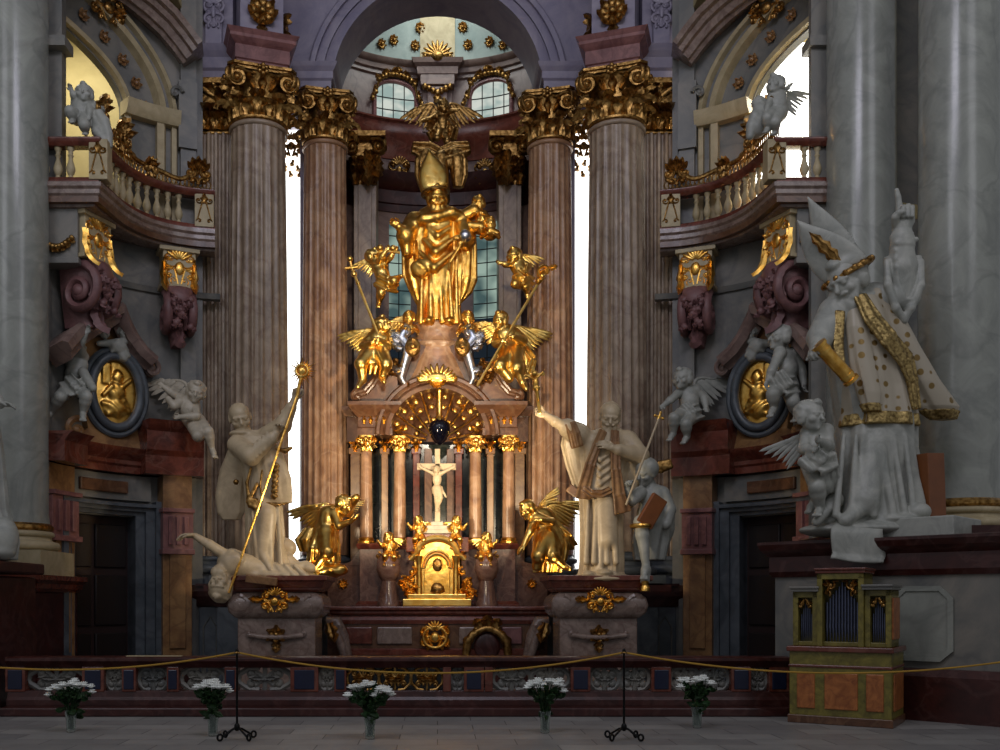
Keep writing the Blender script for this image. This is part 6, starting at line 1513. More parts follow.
b = MB(); R = rotm(.1, .12, .1); b.box(q(262, 579.5, -.5), (.52, .34, .13), R.T); o = rebase(b.build('closed_book', M['ochre'], smooth=False, bevel=.012)); tag(o, 'tan book lying on the edge of the left statue pedestal under the lance', 'book')
# ======== right white statue raising a crucifix
t = thing('robed_statue', 'tall ivory bearded statue in surplice and stole raising a gold crucifix', 'statue', q(600, 574)); S = SDF(.022)
head(S, q(610, 417, -.12), .47, (-.12, -1, -.42), (.05, -.35, 1), 'short', .35)
S.cap(q(609, 430), q(610, 421, -.05), .13, .12)
S.robe(prings(Y, [(578, 578, 622, .33, .0, .08), (562, 580, 622, .33, 0, .09), (530, 580, 621, .31, 0, .08), (500, 579, 622, .29, 0, .06), (470, 582, 625, .28, 0, .03), (450, 580, 632, .27, 0, .02), (437, 582, 632, .22, 0, .01), (429, 597, 621, .15, 0, 0)]), 8, .07, .2, 2.2)
for a, c in ((588, 586), (596, 594), (604, 607), (612, 616)): S.cap(q(a, 500, -.26), q(c, 562, -.33), .03, .055, .03)
S.cap(q(605, 500, -.2), q(608, 540, -.3), .15, .12, .1); S.ell(q(604, 573, -.35), (.15, .2, .07)); S.ell(q(588, 574, -.32), (.12, .18, .06))
# surplice with curved folds
S.robe(prings(Y, [(494, 579, 621, .34, -.02, .06), (484, 580, 620, .33, -.02, .05), (460, 584, 622, .31, -.02, .03), (442, 584, 626, .28, -.01, .02), (434, 588, 626, .22, 0, .01)]), 10, .05, .5, .7)
for k in range(4):
    pts = [q(591+2*k, 452+8*k, -.30), q(600, 460+8*k, -.36), q(610, 453+8*k, -.31)]; S.chain(pts, [.02, .035, .02], .03)
# raised arm
S.cap(q(586, 440), q(572, 431, -.12), .19, .16, .05); S.cap(q(578, 434, -.08), q(567, 428, -.18), .2, .16, .04); S.cap(q(566, 428, -.2), q(554, 421, -.28), .10, .085); S.cap(q(554, 421, -.28), q(545, 415, -.3), .085, .058)
hand(S, q(545, 415.5, -.3), (-.95, -.1, .35), (.1, -.8, .3), .36, 1.2, 1)
# other arm across the chest
S.cap(q(627, 441), q(640, 456, -.12), .19, .16, .05); S.cap(q(640, 456, -.12), q(618, 450, -.36), .155, .10, .04); S.cap(q(618, 450, -.36), q(612, 448, -.4), .07, .06); hand(S, q(613, 448, -.4), (-.9, -.25, .3), (-.2, 1, -.3), .34, .4, -1)
# sleeve cape hanging behind the raised arm
S.robe(prings(Y, [(500, 579, 590, .06, .1, .05), (485, 573, 588, .10, .1, .08), (465, 566, 584, .12, .06, .08), (445, 561, 582, .13, .0, .06), (432, 563, 580, .13, -.06, .02), (426, 566, 576, .08, -.1, 0)]), 6, .07, .3, .3)
S.robe(prings(Y, [(508, 618, 632, .08, .08, .06), (490, 620, 640, .14, .08, .08), (468, 622, 644, .2, .04, .06), (450, 624, 643, .18, .0, .03), (440, 622, 636, .12, 0, 0)]), 6, .06, .3, 1.3)
S.ell(q(602, 579, -.05), (.66, .5, .09), None, .05)
S.build('body', M['warmst'], t, .0175)
S = SDF(.015)
S.ribbon([q(603, 431, -.24), q(597, 445, -.37), q(590, 465, -.38), q(584, 488, -.36), q(583, 498, -.36)], [.055, .06, .07, .09, .12], .02, wave=.01); S.ribbon([q(615, 431, -.24), q(615, 445, -.36), q(616, 470, -.38), q(619, 495, -.38), q(623, 512, -.36)], [.055, .06, .07, .09, .13], .02, wave=.01)
S.ribbon([q(584, 489, -.36), q(592, 494, -.39), q(602, 494, -.40), q(610, 490, -.38)], .05, .02, wave=.02); S.ribbon([q(570, 424, -.3), q(574, 434, -.3), q(577, 446, -.26)], .08, .03, wave=.015); S.ribbon([q(569, 488, .0), q(577, 494, -.06)], .06, .02)
S.build('gilt_stole', M['ochre'], t, .018)
# raised crucifix
t2 = thing('hand_crucifix', 'gold crucifix held up by the right white statue', 'crucifix', q(539.5, 413, -.42)); a, c = q(540, 414, -.42), q(532.5, 366, -.46); dv = U(c-a); sd = U(np.cross(dv, A3(0, 1, 0))); R = np.stack([sd, np.cross(dv, sd), dv])
b = MB(); b.box((a+c)/2, (.055, .05, np.linalg.norm(c-a)), R); b.box(a+(c-a)*.80, (.36, .05, .055), R); b.build('cross', M['goldb'], t2, smooth=False, bevel=.008)
S = SDF(.012); m = a+(c-a)*.62+A3(0, -.06, 0); S.ell(m, (.05, .045, .10)); S.ell(m+dv*.16+A3(0, -.03, 0), .055); S.cap(m-dv*.06, m-dv*.26, .04, .025); S.ell(m-dv*.08, (.065, .05, .05))
for k in (-1, 1): S.cap(m+dv*.09+sd*.04*k, m+dv*.17+sd*.15*k, .022, .016)
S.build('corpus', M['gold'], t2, .012)
# seated helmeted figure
t = thing('seated_statue', 'ivory statue of a seated figure in a crested helmet beside the crucifix statue', 'statue', q(645, 576)); S = SDF(.022)
head(S, q(646, 473, -.1), .44, (-.75, -.6, -.3), (.1, -.1, 1), 'short'); S.ell(q(646.5, 468.5, -.08), (.21, .23, .2), None, .02)
S.cap(q(648, 483), q(650, 490), .12, .14); S.ell(q(653, 498, .02), (.26, .2, .25)); S.ell(q(652, 513, .02), (.26, .22, .22)); S.robe(prings(Y, [(560, 634, 664, .26, .1, .08), (540, 632, 668, .3, .1, .08), (522, 634, 670, .3, .05, .06), (505, 640, 668, .24, .03, .03)]), 7, .06, .3, .6)
S.cap(q(640, 493, -.1), q(632, 500, -.25), .12, .10); S.cap(q(632, 500, -.25), q(628, 489, -.32), .09, .065); hand(S, q(629, 490, -.32), (-.3, -.3, .9), (.2, -.9, .1), .3, 1.2, 1)
S.cap(q(662, 494, .0), q(669, 510, -.05), .14, .12); S.cap(q(669, 510, -.05), q(666, 524, -.2), .12, .09)
leg(S, q(655, 520, -.05), q(641, 522, -.36), q(646, 566, -.42), .15, q(644, 578, -.58)); S.cap(q(646, 570, -.42), q(645, 581, -.5), .09, .08)
S.robe(prings(Y, [(542, 664, 670, .06, .1, .1), (530, 660, 674, .09, .08, .1), (510, 658, 674, .12, .06, .1), (494, 655, 668, .12, .05, .04)]), 5, .08, .3, .9)
S.build('body', M['greyst'], t, .0175)
b = MB(); b.tube([q(641, 526, -.37)+A3(.155*cos(u), .15*sin(u), 0) for u in np.linspace(0, 2*pi, 17)[:-1]], .04, 8, closed=True); b.build('gilt_knee_band', M['gold'], t)
b = MB(); b.lathe([(.09, 0), (.085, .06), (.06, .1), (.07, .16), (.04, .2)], q(645, 591, -.52), 14); b.build('gilt_boot_tip', M['gold'], t); 
S = SDF(.02); S.ribbon([q(653, 469, -.1), q(660, 467, -.1), q(670, 464, -.1)], [.04, .07, .05], .04); S.ell(q(664, 466, -.1), (.16, .05, .07), None, .02, bump=.02, freq=30); S.build('gilt_helmet_crest', M['golda'], t, .018)
R = rotm(0, RAD(32), RAD(15)); b = MB(); b.box(q(652, 511, -.42), (.30, .09, .56), R.T); tag(rebase(b.build('shield_board', M['bookred'], smooth=False, bevel=.02)), 'dark brown tablet held on the seated helmeted figure\'s knee', 'tablet')
t = thing('cross_staff', 'thin cross-topped staff leaning between the crucifix statue and the seated figure', 'staff', q(628, 500, -.4)); rod('shaft', t, M['warmst'], [q(626, 505, -.42), q(658.5, 419, -.45)], .02)
b = MB(); c = q(659, 417, -.45); d = U(q(658.5, 419)-q(626, 505)); sd = U(np.cross(d, A3(0, 1, 0)));
b.tube([c-sd*.07, c+sd*.07], .018, 6); b.tube([c-d*.05, c+d*.08], .018, 6)
for p in (c-sd*.07, c+sd*.07, c+d*.08): b.ell(p, .026, n=8, m=6)
b.build('cross_finial', M['gold'], t)
# ======== giant bishop on the right
Y = 14.55; q = Q(Y)
def dotmat():
    m, nt, b = _new('spotted_cope'); v = _coord(nt, 5.6)
    vo = nt.nodes.new('ShaderNodeTexVoronoi'); vo.inputs['Scale'].default_value = 1.0; vo.inputs['Randomness'].default_value = .35; nt.links.new(v, vo.inputs['Vector'])
    nt.links.new(_ramp(nt, vo.outputs['Distance'], [(.24, lin((.56, .46, .28))), (.30, lin((.68, .64, .56)))]), b.inputs['Base Color'])
    lt = nt.nodes.new('ShaderNodeMath'); lt.operation = 'LESS_THAN'; lt.inputs[1].default_value = .26; nt.links.new(vo.outputs['Distance'], lt.inputs[0]); ml = nt.nodes.new('ShaderNodeMath'); ml.operation = 'MULTIPLY'; ml.inputs[1].default_value = .8; nt.links.new(lt.outputs[0], ml.inputs[0]); nt.links.new(ml.outputs[0], b.inputs['Metallic'])
    b.inputs['Roughness'].default_value = .4; return m
M['cope'] = dotmat()
t = thing('bishop_statue', 'giant white bishop statue with tall mitre pointing upwards on the right', 'statue', q(870, 526)); S = SDF(.028)
hf = A3(-.80, -.62, -.50)
head(S, q(846, 281, -.25), .66, hf, (-.45, -.1, .95), 'curly', .6)
S.cap(q(853, 292, -.1), q(848, 284, -.2), .17, .16)
S.robe(prings(Y, [(524, 818, 926, .55, -.05, .06), (505, 826, 924, .52, -.02, .07), (480, 832, 918, .48, 0, .06), (450, 836, 914, .46, 0, .04), (425, 838, 915, .44, 0, .03), (390, 832, 912, .42, 0, .02), (350, 826, 896, .38, -.05, .02), (318, 828, 884, .34, -.08, .01), (300, 838, 878, .26, -.08, 0), (292, 846, 866, .18, -.1, 0)]), 9, .05, .25, .5)
for a, c, w in ((844, 836, .05), (856, 852, .06), (869, 874, .05), (880, 893, .06), (893, 905, .05), (905, 914, .05)): S.cap(q(a, 436, -.42), q(c, 515, -.58), .03, w, .04)
S.cap(q(872, 440, -.3), q(866, 500, -.52), .17, .16, .12); S.cap(q(835, 500, -.35), q(816, 522, -.5), .12, .06, .06); S.cap(q(866, 505, -.5), q(845, 520, -.62), .12, .09, .06); S.ell(q(917, 512, -.5), (.18, .2, .14)); S.ell(q(900, 519, -.5), (.3, .2, .08))
# raised arm
S.cap(q(874, 300, -.05), q(903, 297, -.2), .25, .21, .06); S.cap(q(903, 296, -.2), q(903, 262, -.28), .23, .19, .04); S.cap(q(903, 262, -.28), q(902, 238, -.3), .18, .145, .03)
for k in range(4): p = q(903, 268-8*k, -.28); S.cap(p+A3(-.14, -.10, -.02), p+A3(.14, -.10, .03), .035, .035, .03)
S.cap(q(902, 238, -.3)+A3(-.07, 0, 0), q(902, 238, -.3)+A3(.07, 0, 0), .10, .10, .02); S.cap(q(902, 238, -.3), q(902, 224, -.3), .12, .14, .03)
S.ell(q(905, 220, -.29), (.135, .11, .14), None, .02); S.cap(q(903, 272, -.27), q(902, 240, -.3), .19, .145, .03)
S.chain([q(899.5, 212, -.30), q(899, 205, -.31), q(898, 197, -.32), q(896.5, 190.5, -.32)], [.055, .046, .042, .036], .012)
for xx, rr in ((903.4, .035), (908.2, .035), (912.6, .031)): S.chain([q(xx, 212, -.26), q(xx, 207+abs(xx-908)*.25, -.31), q(xx, 205.5+abs(xx-908)*.3, -.38), q(xx, 208, -.45), q(xx, 216, -.46), q(xx-.5, 218, -.38)], [rr, rr, rr, rr*.95, rr*.9, rr*.85], .005)
S.chain([q(896, 224, -.34), q(895.5, 217, -.42), q(899, 212.5, -.46), q(903, 212, -.49)], [.062, .055, .047, .04], .012)
# sleeve ring hanging open
c0 = q(904, 286, -.22); S.robe([(ZP(322, Y), c0[0]+.02, c0[1], .03, .05, 0), (ZP(314, Y), c0[0]+.02, c0[1], .12, .12, .02), (ZP(300, Y), c0[0]+.01, c0[1], .21, .18, .02), (ZP(280, Y), c0[0], c0[1], .26, .2, .02), (ZP(262, Y), c0[0]-.01, c0[1]+.02, .27, .16, 0)], 3, .02, 0, 0)
S.robe([(ZP(306, Y), c0[0]+.0, c0[1]-.2, .04, .14, 0), (ZP(290, Y), c0[0], c0[1]-.22, .14, .2, 0), (ZP(255, Y), c0[0], c0[1]-.22, .2, .2, 0)], 3, 0, 0, 0, k=.03, sub=True)
S.cap(q(903, 298, -.16), q(903, 268, -.26), .20, .18, .03); S.cap(q(903, 268, -.26), q(902, 238, -.30), .18, .145, .03)
for px0, px1 in ((887, 896), (921, 911)):
    S.chain([q(px0, 262, -.3), q(px0+(1 if px0 < 900 else -.5), 285, -.36), q(px1, 308, -.36), q(904, 320, -.3)], [.045, .055, .055, .05], .03)
# left arm with the scroll
S.cap(q(834, 312, -.15), q(821, 338, -.3), .22, .2, .06); S.cap(q(821, 338, -.3), q(818, 349, -.55), .18, .12, .05); hand(S, q(822, 350, -.55), (-.75, -.5, -.1), (.2, -.2, -1), .44, 1.1, -1)
# rock under the feet
S.ell(q(866, 530, -.1), (.95, .6, .13), None, .06)
S.build('body', M['greyst'], t, .02)
# mitre with two horns
S = SDF(.02); a = q(846, 270, -.22); up = U(q(806, 205)-q(843, 270)); sp = U(np.cross(up, A3(0, 1, 0))); yv = A3(0, 1, 0); an = RAD(58)
wd = yv*cos(an)+sp*sin(an); th = sp*cos(an)-yv*sin(an)       # horn width axis and front-to-back axis
for k in (-1, 1):
    n = 22; tip = a+up*(.90 if k > 0 else 1.15)+th*(.12*k)+sp*(.24 if k > 0 else -.03)
    for j in range(n):
        u = j/(n-1); w = (.30 if k > 0 else .25)*(1+.2*sin(pi*u*.85))*(1-u**1.7)+.015; p = a+(tip-a)*u+th*(.13*k*(1-u)); S.ell(p, (w, .085-.045*u, .06), np.stack([wd, th, up]), .03)
S.ell(a+up*.06, (.31, .27, .2), np.stack([wd, th, up]), .03); S.build('mitre', M['greyst'], t, .018)
b = MB(); b.tube([a-up*.06+wd*.335*cos(u)+th*.30*sin(u) for u in np.linspace(0, 2*pi, 33)[:-1]], .045, 8, closed=True)
for k in range(16): u = 2*pi*k/16; b.ell(a-up*.05+wd*.36*cos(u)+th*.33*sin(u), .045, n=8, m=6, noise=.3, seed=k)
b.build('mitre_band', M['golda'], t)
b = MB(); fr_ = a+th*.23; b.leaf(fr_+up*.12, up-th*.06+sp*.28, th, .62, .16, .02, .010, 4); b.build('mitre_ornament', M['golda'], t)
# cope shell
S = SDF(.03)
S.robe(prings(Y, [(428, 836, 916, .50, 0, .05), (415, 838, 914, .49, 0, .05), (390, 835, 910, .46, 0, .03), (350, 832, 897, .42, -.05, .02), (318, 836, 884, .37, -.08, .01), (302, 845, 876, .28, -.1, 0)]), 7, .04, .3, 1.6)
S.robe(prings(Y, [(418, 930, 955, .08, -.02, .1), (408, 914, 957, .16, -.04, .1), (385, 898, 940, .22, -.06, .07), (350, 882, 918, .26, -.06, .04), (320, 872, 902, .26, -.06, .02), (300, 866, 890, .2, -.05, 0)]), 5, .08, .3, .4)
S.robe(prings(Y, [(416, 864, 880, .09, -.48, .1), (400, 858, 882, .12, -.46, .1), (370, 850, 876, .12, -.42, .06), (335, 846, 866, .12, -.38, .03), (310, 846, 860, .1, -.3, 0)]), 4, .08, .3, .4)
S.cap(q(874, 304, -.05), q(890, 312, -.12), .28, .16, .06)
S.build('cope', M['cope'], t, .02)
S = SDF(.02)
S.ribbon([q(860, 296, -.42), q(872, 318, -.50), q(888, 338, -.52), q(906, 360, -.46), q(912, 380, -.42), q(916, 408, -.40)], [.09, .12, .13, .12, .07, .05], .025, (0.15, -1, .2), wave=.012)
S.ribbon([q(840, 312, -.40), q(838, 345, -.46), q(842, 372, -.5)], [.05, .05, .04], .025)
rg = prings(Y, [(429, 836, 916, .515, 0, .05), (417, 838, 914, .505, 0, .05)]); S.robe(rg, 7, .04, .3, 1.6)
S.robe(prings(Y, [(418, 864, 880, .10, -.48, .1), (410, 860, 881, .115, -.47, .1)]), 4, .08, .3, .4)
S.robe(prings(Y, [(420, 930, 956, .09, -.02, .1), (411, 918, 958, .155, -.035, .1)]), 5, .08, .3, .4)
S.build('gilt_orphrey', M['dull'], t, .02)
a, c = q(818, 344, -.72), q(852, 381, -.62); tt = thing('gilt_scroll', 'rolled gold scroll gripped in the giant bishop\'s lower hand', 'scroll', (a+c)/2); d = U(c-a); b = MB()
b.tube([a, a+(c-a)*.06, a+(c-a)*.07, a+(c-a)*.93, a+(c-a)*.94, c], [.115, .115, .095, .095, .115, .115], 16); b.build('roll', M['gold'], tt, sharp=30); b = MB()
for f in (.18, .85): b.tube([a+(c-a)*f-d*.02, a+(c-a)*f+d*.02], [.102, .102], 16)
b.build('tie_band', M['goldb'], tt)
# book and draped sheet
t = thing('upright_book', 'brown book standing upright at the foot of the giant bishop', 'book', q(931, 515, -.3)); R = rotm(0, RAD(-3), RAD(25)); c = q(931, 485.5, -.3)
b = MB(); b.box(c, (.30, .16, .86), R.T); b.build('pages', M['cream'], t, smooth=False); b = MB(); b.box(c+R@A3(0, -.09, 0), (.33, .025, .9), R.T); b.box(c+R@A3(0, .09, 0), (.33, .025, .9), R.T); b.box(c+R@A3(-.16, 0, 0), (.025, .2, .9), R.T); b.build('cover', M['bookred'], t, smooth=False, bevel=.006)
b = MB(); rows = []
nd = U(A3(-.69, -.72, 0))
for i in range(15):
    u = i/14; row = []
    for j in range(13):
        v = j/12; p = q(832+50*v+u*(4+2*v), 519+40*u+ (2*sin(v*pi)*u)+(1.5*v*u*3), -.62)
        p = p+nd*(.10*sin(min(1, u*2.2)*pi*.5)+.03*sin(v*9+u*3)*u+(.10*max(0, u-.85)/.15 if u > .85 else 0)); 
        if u < .25: p = p-nd*.3*(.25-u)/.25
        row.append(p)
    rows.append(row)
b.grid(rows); o = b.build('unrolled_sheet', M['greyst'], None, sharp=180); md = o.modifiers.new('thick', 'SOLIDIFY'); md.thickness = .03; tag(rebase(o), 'pale stone sheet unrolled over the ledge below the giant bishop', 'scroll')
# ======== gilded centre statue
Y = 20.75; q = Q(Y); t = thing('gilded_bishop_statue', 'large gilded bishop statue with mitre and cope at the top centre of the altar', 'statue', q(437, 323)); S = SDF(.024)
head(S, q(437, 198, -.2), .50, (.1, -1, -.35), (0, -.3, 1), 'curly', .6)
S.cap(q(438, 208, -.05), q(438, 202, -.1), .16, .15)
S.robe(prings(Y, [(325, 417, 461, .38, -.02, .10), (310, 419, 459, .38, -.02, .11), (285, 418, 460, .40, -.02, .09), (262, 414, 462, .42, 0, .06), (240, 410, 462, .42, 0, .05), (222, 412, 461, .38, 0, .03), (212, 418, 458, .28, 0, .01), (206, 428, 448, .18, 0, 0)]), 8, .08, .2, .7)
for a, c, w in ((422, 421, .06), (430, 431, .07), (440, 442, .06), (449, 452, .07), (456, 457, .05)): S.cap(q(a, 272, -.36), q(c, 322, -.46), .04, w, .03)
S.chain([q(424, 240, -.38), q(436, 252, -.48), q(452, 240, -.42)], [.05, .08, .05], .05); S.chain([q(420, 252, -.38), q(434, 268, -.5), q(454, 252, -.42)], [.05, .08, .05], .05); S.chain([q(428, 228, -.36), q(438, 236, -.44), q(450, 228, -.38)], [.04, .06, .04], .05)
S.ell(q(421, 268, -.42), (.22, .16, .2), None, .05, bump=.03, freq=14)
# cope wings
S.robe(prings(Y, [(304, 416, 422, .05, .05, .1), (290, 409, 422, .10, .02, .1), (276, 403, 422, .14, 0, .1), (250, 402, 420, .17, 0, .08), (228, 402, 420, .18, -.05, .05), (216, 410, 430, .16, -.05, .02)]), 5, .08, .3, .2)
S.robe(prings(Y, [(302, 455, 462, .05, .05, .1), (292, 455, 472, .10, .03, .1), (280, 455, 477, .14, 0, .1), (250, 456, 477, .18, 0, .08), (228, 455, 476, .2, -.05, .05), (214, 446, 466, .16, -.05, .02)]), 5, .08, .3, 1.2)
# shoulders cape
S.chain([q(412, 226, -.22), q(424, 219, -.36), q(438, 217, -.40), q(452, 213, -.34), q(463, 218, -.2)], [.1, .11, .1, .11, .12], .06)
# arms
S.cap(q(414, 222, -.1), q(406, 236, -.3), .2, .2, .05); S.cap(q(406, 236, -.3), q(399, 227, -.5), .15, .08, .04); hand(S, q(399, 227, -.5), (-.7, -.3, .4), (.2, -.6, -.3), .34, .6, 1); S.cap(q(405, 236, -.3), q(407, 252, -.25), .16, .12, .05)
S.cap(q(461, 220, -.1), q(466, 240, -.3), .2, .2, .05); S.cap(q(466, 240, -.3), q(460, 244, -.6), .14, .09, .04); hand(S, q(461, 243, -.6), (-.3, -.6, .5), (-.5, -.4, -.2), .34, 1, -1)
S.ell(q(429, 322, -.4), (.12, .2, .08)); S.ell(q(449, 322, -.4), (.12, .2, .08))
S.build('body', M['gold'], t, .02)
S = SDF(.03); a = q(435, 190, -.15); up = U(q(430.5, 157)-q(436, 190)); sd = U(np.cross(up, A3(0, -1, 0))); ff = np.cross(sd, up)
for k in (-1, 1):
    for j in range(24):
        u = j/23; w = (.25+.05*sin(pi*u))*(1-u**2.4)+.02; S.ell(a+up*(.72*u)+ff*k*(.12-.03*u), (w, .13-.06*u, .09), np.stack([sd, ff, up]), .04)
S.ell(a-up*.02, (.25, .25, .14), np.stack([sd, ff, up]), .03); S.build('mitre', M['goldb'], t, .02)
b = MB(); b.tube([a-up*.06+sd*.27*cos(u)+ff*.27*sin(u) for u in np.linspace(0, 2*pi, 25)[:-1]], .04, 8, closed=True); b.build('mitre_band', M['golda'], t)
t2 = thing('orb_sceptre', 'silvered orb held at the gilded bishop statue\'s right side', 'orb', q(465, 240, -.62)); b = MB(); b.ell(q(465, 236, -.66), .125, n=20, m=12); b.build('orb', M['silver'], t2); rod('handle', t2, M['goldb'], [q(463.5, 240, -.66), q(450, 262, -.6)], .03)
# ======== cherub cluster at its shoulder
def cherub(px, py, Y, h, fwd, label, mat='gold', extra=None, group=None, wings=True, vox=.016):
    q = Q(Y); t = thing('cherub', label, 'cherub', q(px, py+h*20), group); S = SDF(.02); head(S, q(px, py), h, fwd, hair='curly', plump=.12)
    f = U(fwd); c = q(px, py)+A3(0, .05, -h*.75); S.ell(c, (h*.5, h*.36, h*.42)); S.cap(c, q(px, py), h*.25, h*.22)
    for k in (-1, 1): S.cap(c+A3(k*h*.42, 0, h*.12), c+A3(k*h*.62, -.08, -h*.25), h*.19, h*.15); S.cap(c+A3(k*h*.62, -.08, -h*.25), c+A3(k*h*.2, -.26, -h*.2), h*.15, h*.1)
    if extra: extra(S, q)
    S.build('body', M[mat], t, vox)
    if wings:
        for k in (-1, 1): wing('wing', t, M[mat], c+A3(k*h*.3, .12, h*.1), (k*.8, .25, .7), (k*.5, .1, -.8), h*1.1, h*.9, nf=6)
    return t
cherub(479, 203, 20.55, .30, (.2, -1, -.1), 'topmost gilded cherub at the gilded bishop statue\'s shoulder', extra=lambda S, q: S.cap(q(474, 212), q(464, 216), .16, .12), wings=False)
cherub(481.5, 219, 20.45, .26, (-.2, -1, -.1), 'middle gilded cherub at the gilded bishop statue\'s shoulder', extra=lambda S, q: S.cap(q(480, 228), q(470, 226), .14, .1), wings=False)
cherub(490, 224, 20.45, .28, (.3, -1, -.2), 'lowest, rightmost gilded cherub beside the gilded bishop statue\'s shoulder', extra=lambda S, q: S.cap(q(490, 232), q(496, 234), .12, .09), wings=False)
cherub(409, 318, 20.3, .28, (-.2, -1, -.2), 'gilded cherub head left of the gilded statue\'s feet')
cherub(468, 318, 20.3, .28, (.2, -1, -.2), 'gilded cherub head right of the gilded statue\'s feet')
# ======== putti
def putto_thing(label, base, Y, h, fwd, J, mat, vox=.016, wings=None, name='putto', mx=1, cloth=None, cloud=None, **kw):
    q = Q(Y); t = thing(name, label, 'statue', q(*base)); S = SDF(.02); pput(S, Y, h, fwd, J, **kw)
    if cloth: cloth(S, q)
    S.build('body', M[mat], t, vox)
    for w in (wings or []): wing('wing', t, M[mat], q(*w[0]), w[1], w[2], w[3], w[4], nf=w[5] if len(w) > 5 else 8)
    return t
# top angel above the mitre
putto_thing('gilded winged cherub flying above the gilded bishop statue\'s mitre', (447, 152), 22.6, .30, (.2, -1, -.2), dict(head=(443.5, 106, -.1), chest=(441.5, 116), pelvis=(443, 128), shL=(445.5, 114), elL=(451, 111, -.1), wrL=(456, 110, -.15), shR=(437.5, 114.5), elR=(430, 119, -.1), wrR=(421, 121, -.2), hpL=(444, 131), knL=(447, 142, -.15), anL=(448.5, 152), toeL=(449, 156, -.08), hpR=(441, 131), knR=(437, 138, -.2), anR=(433, 133, .1), toeR=(430, 133, .1)), 'golda', wings=[((438, 114, .15), (-.9, .1, .5), (-.3, .1, -.9), .55, .5), ((446, 113, .15), (.8, .1, .5), (.3, .1, -.9), .55, .5)], cloth=lambda S, q: (S.ribbon([q(436, 122), q(433, 130, -.1), q(437, 138)], .14, .04, wave=.03), S.ribbon([q(446, 122), q(452, 128, -.1), q(450, 138)], .12, .04, wave=.03)))
t = thing('canopy_drapery', 'gilded drapery canopy behind the gilded bishop statue\'s mitre', 'drapery', P(440, 175, 22.3)); S = SDF(.03); q = Q(22.0)
for k in (-1, 1):
    X0 = 441; S.ribbon([q(X0+k*3, 155), q(X0+k*13, 151), q(X0+k*27, 149)], [.14, .16, .1], .06, (0, -1, .3), wave=.04); S.robe(prings(22.0, [(188, X0+k*17-5, X0+k*17+5, .08, 0, .1), (176, X0+k*18-8, X0+k*18+8, .14, 0, .1), (160, X0+k*17-9, X0+k*17+9, .16, 0, .08), (151, X0+k*15-6, X0+k*15+6, .12, 0, .02)]), 5, .1, .4, k)
    S.chain([q(X0, 158), q(X0+k*10, 164), q(X0+k*18, 158)], [.08, .1, .08])
S.cap(q(441, 158), q(441, 200), .16, .2); S.build('cloth', M['golda'], t, .022)
# upper left putto, upper right putto
putto_thing('gilded putto with raised arms left of the gilded bishop statue', (380, 300), 20.5, .34, (.5, -.9, 0), dict(head=(374, 257, -.05), hf=(.8, -.6, .3), chest=(380, 267), pelvis=(384, 281), shL=(384, 263), elL=(390, 258, -.15), wrL=(394, 252, -.2), shR=(376, 264), elR=(381, 258, -.25), wrR=(386, 251, -.3), hpL=(386, 283), knL=(394, 281, -.25), anL=(399, 277, -.1), toeL=(402, 276, -.1), hpR=(382, 284), knR=(381, 293, -.15), anR=(379, 303), toeR=(378, 307, -.1)), 'goldb', wings=[((377, 264, .2), (-.8, .1, .6), (-.4, .1, -1), .28, .34)], cloth=lambda S, q: S.ribbon([q(378, 280, -.15), q(388, 284, -.22), q(396, 286, -.1)], .12, .04, wave=.03))
t = thing('gilt_mitre_tray', 'small gilded staff with balls held up by the left gilded putto', 'ornament', P(388, 250, 20.3)); b = MB(); q = Q(20.25); b.tube([q(377, 252), q(388, 251), q(400, 252.5)], .03, 8); b.build('rod', M['goldb'], t)
for p in ((380, 248), (393, 248.5)): b = MB(); b.ell(q(*p), .07); b.build('ball', M['goldb'], t)
putto_thing('gilded flying putto right of the gilded bishop statue', (526, 294), 20.4, .34, (-.4, -.9, 0), dict(head=(514, 256, -.05), hf=(-.4, -.9, -.1), chest=(518, 266), pelvis=(522, 277), shR=(514, 263), elR=(507, 265, -.15), wrR=(501, 263, -.2), shL=(522, 263), elL=(529, 266, -.05), wrL=(526, 272, -.25), hpR=(519, 279), knR=(515, 284, -.3), anR=(520, 287, -.05), toeR=(523, 288, .05), hpL=(524, 279), knL=(526, 286, -.15), anL=(527, 294), toeL=(528, 298, -.05)), 'goldb', wings=[((520, 262, .18), (.75, .1, .7), (.5, .1, -.7), .34, .30)], cloth=lambda S, q: S.ribbon([q(517, 274, -.16), q(524, 279, -.22), q(532, 284, .0)], .1, .04, wave=.03))
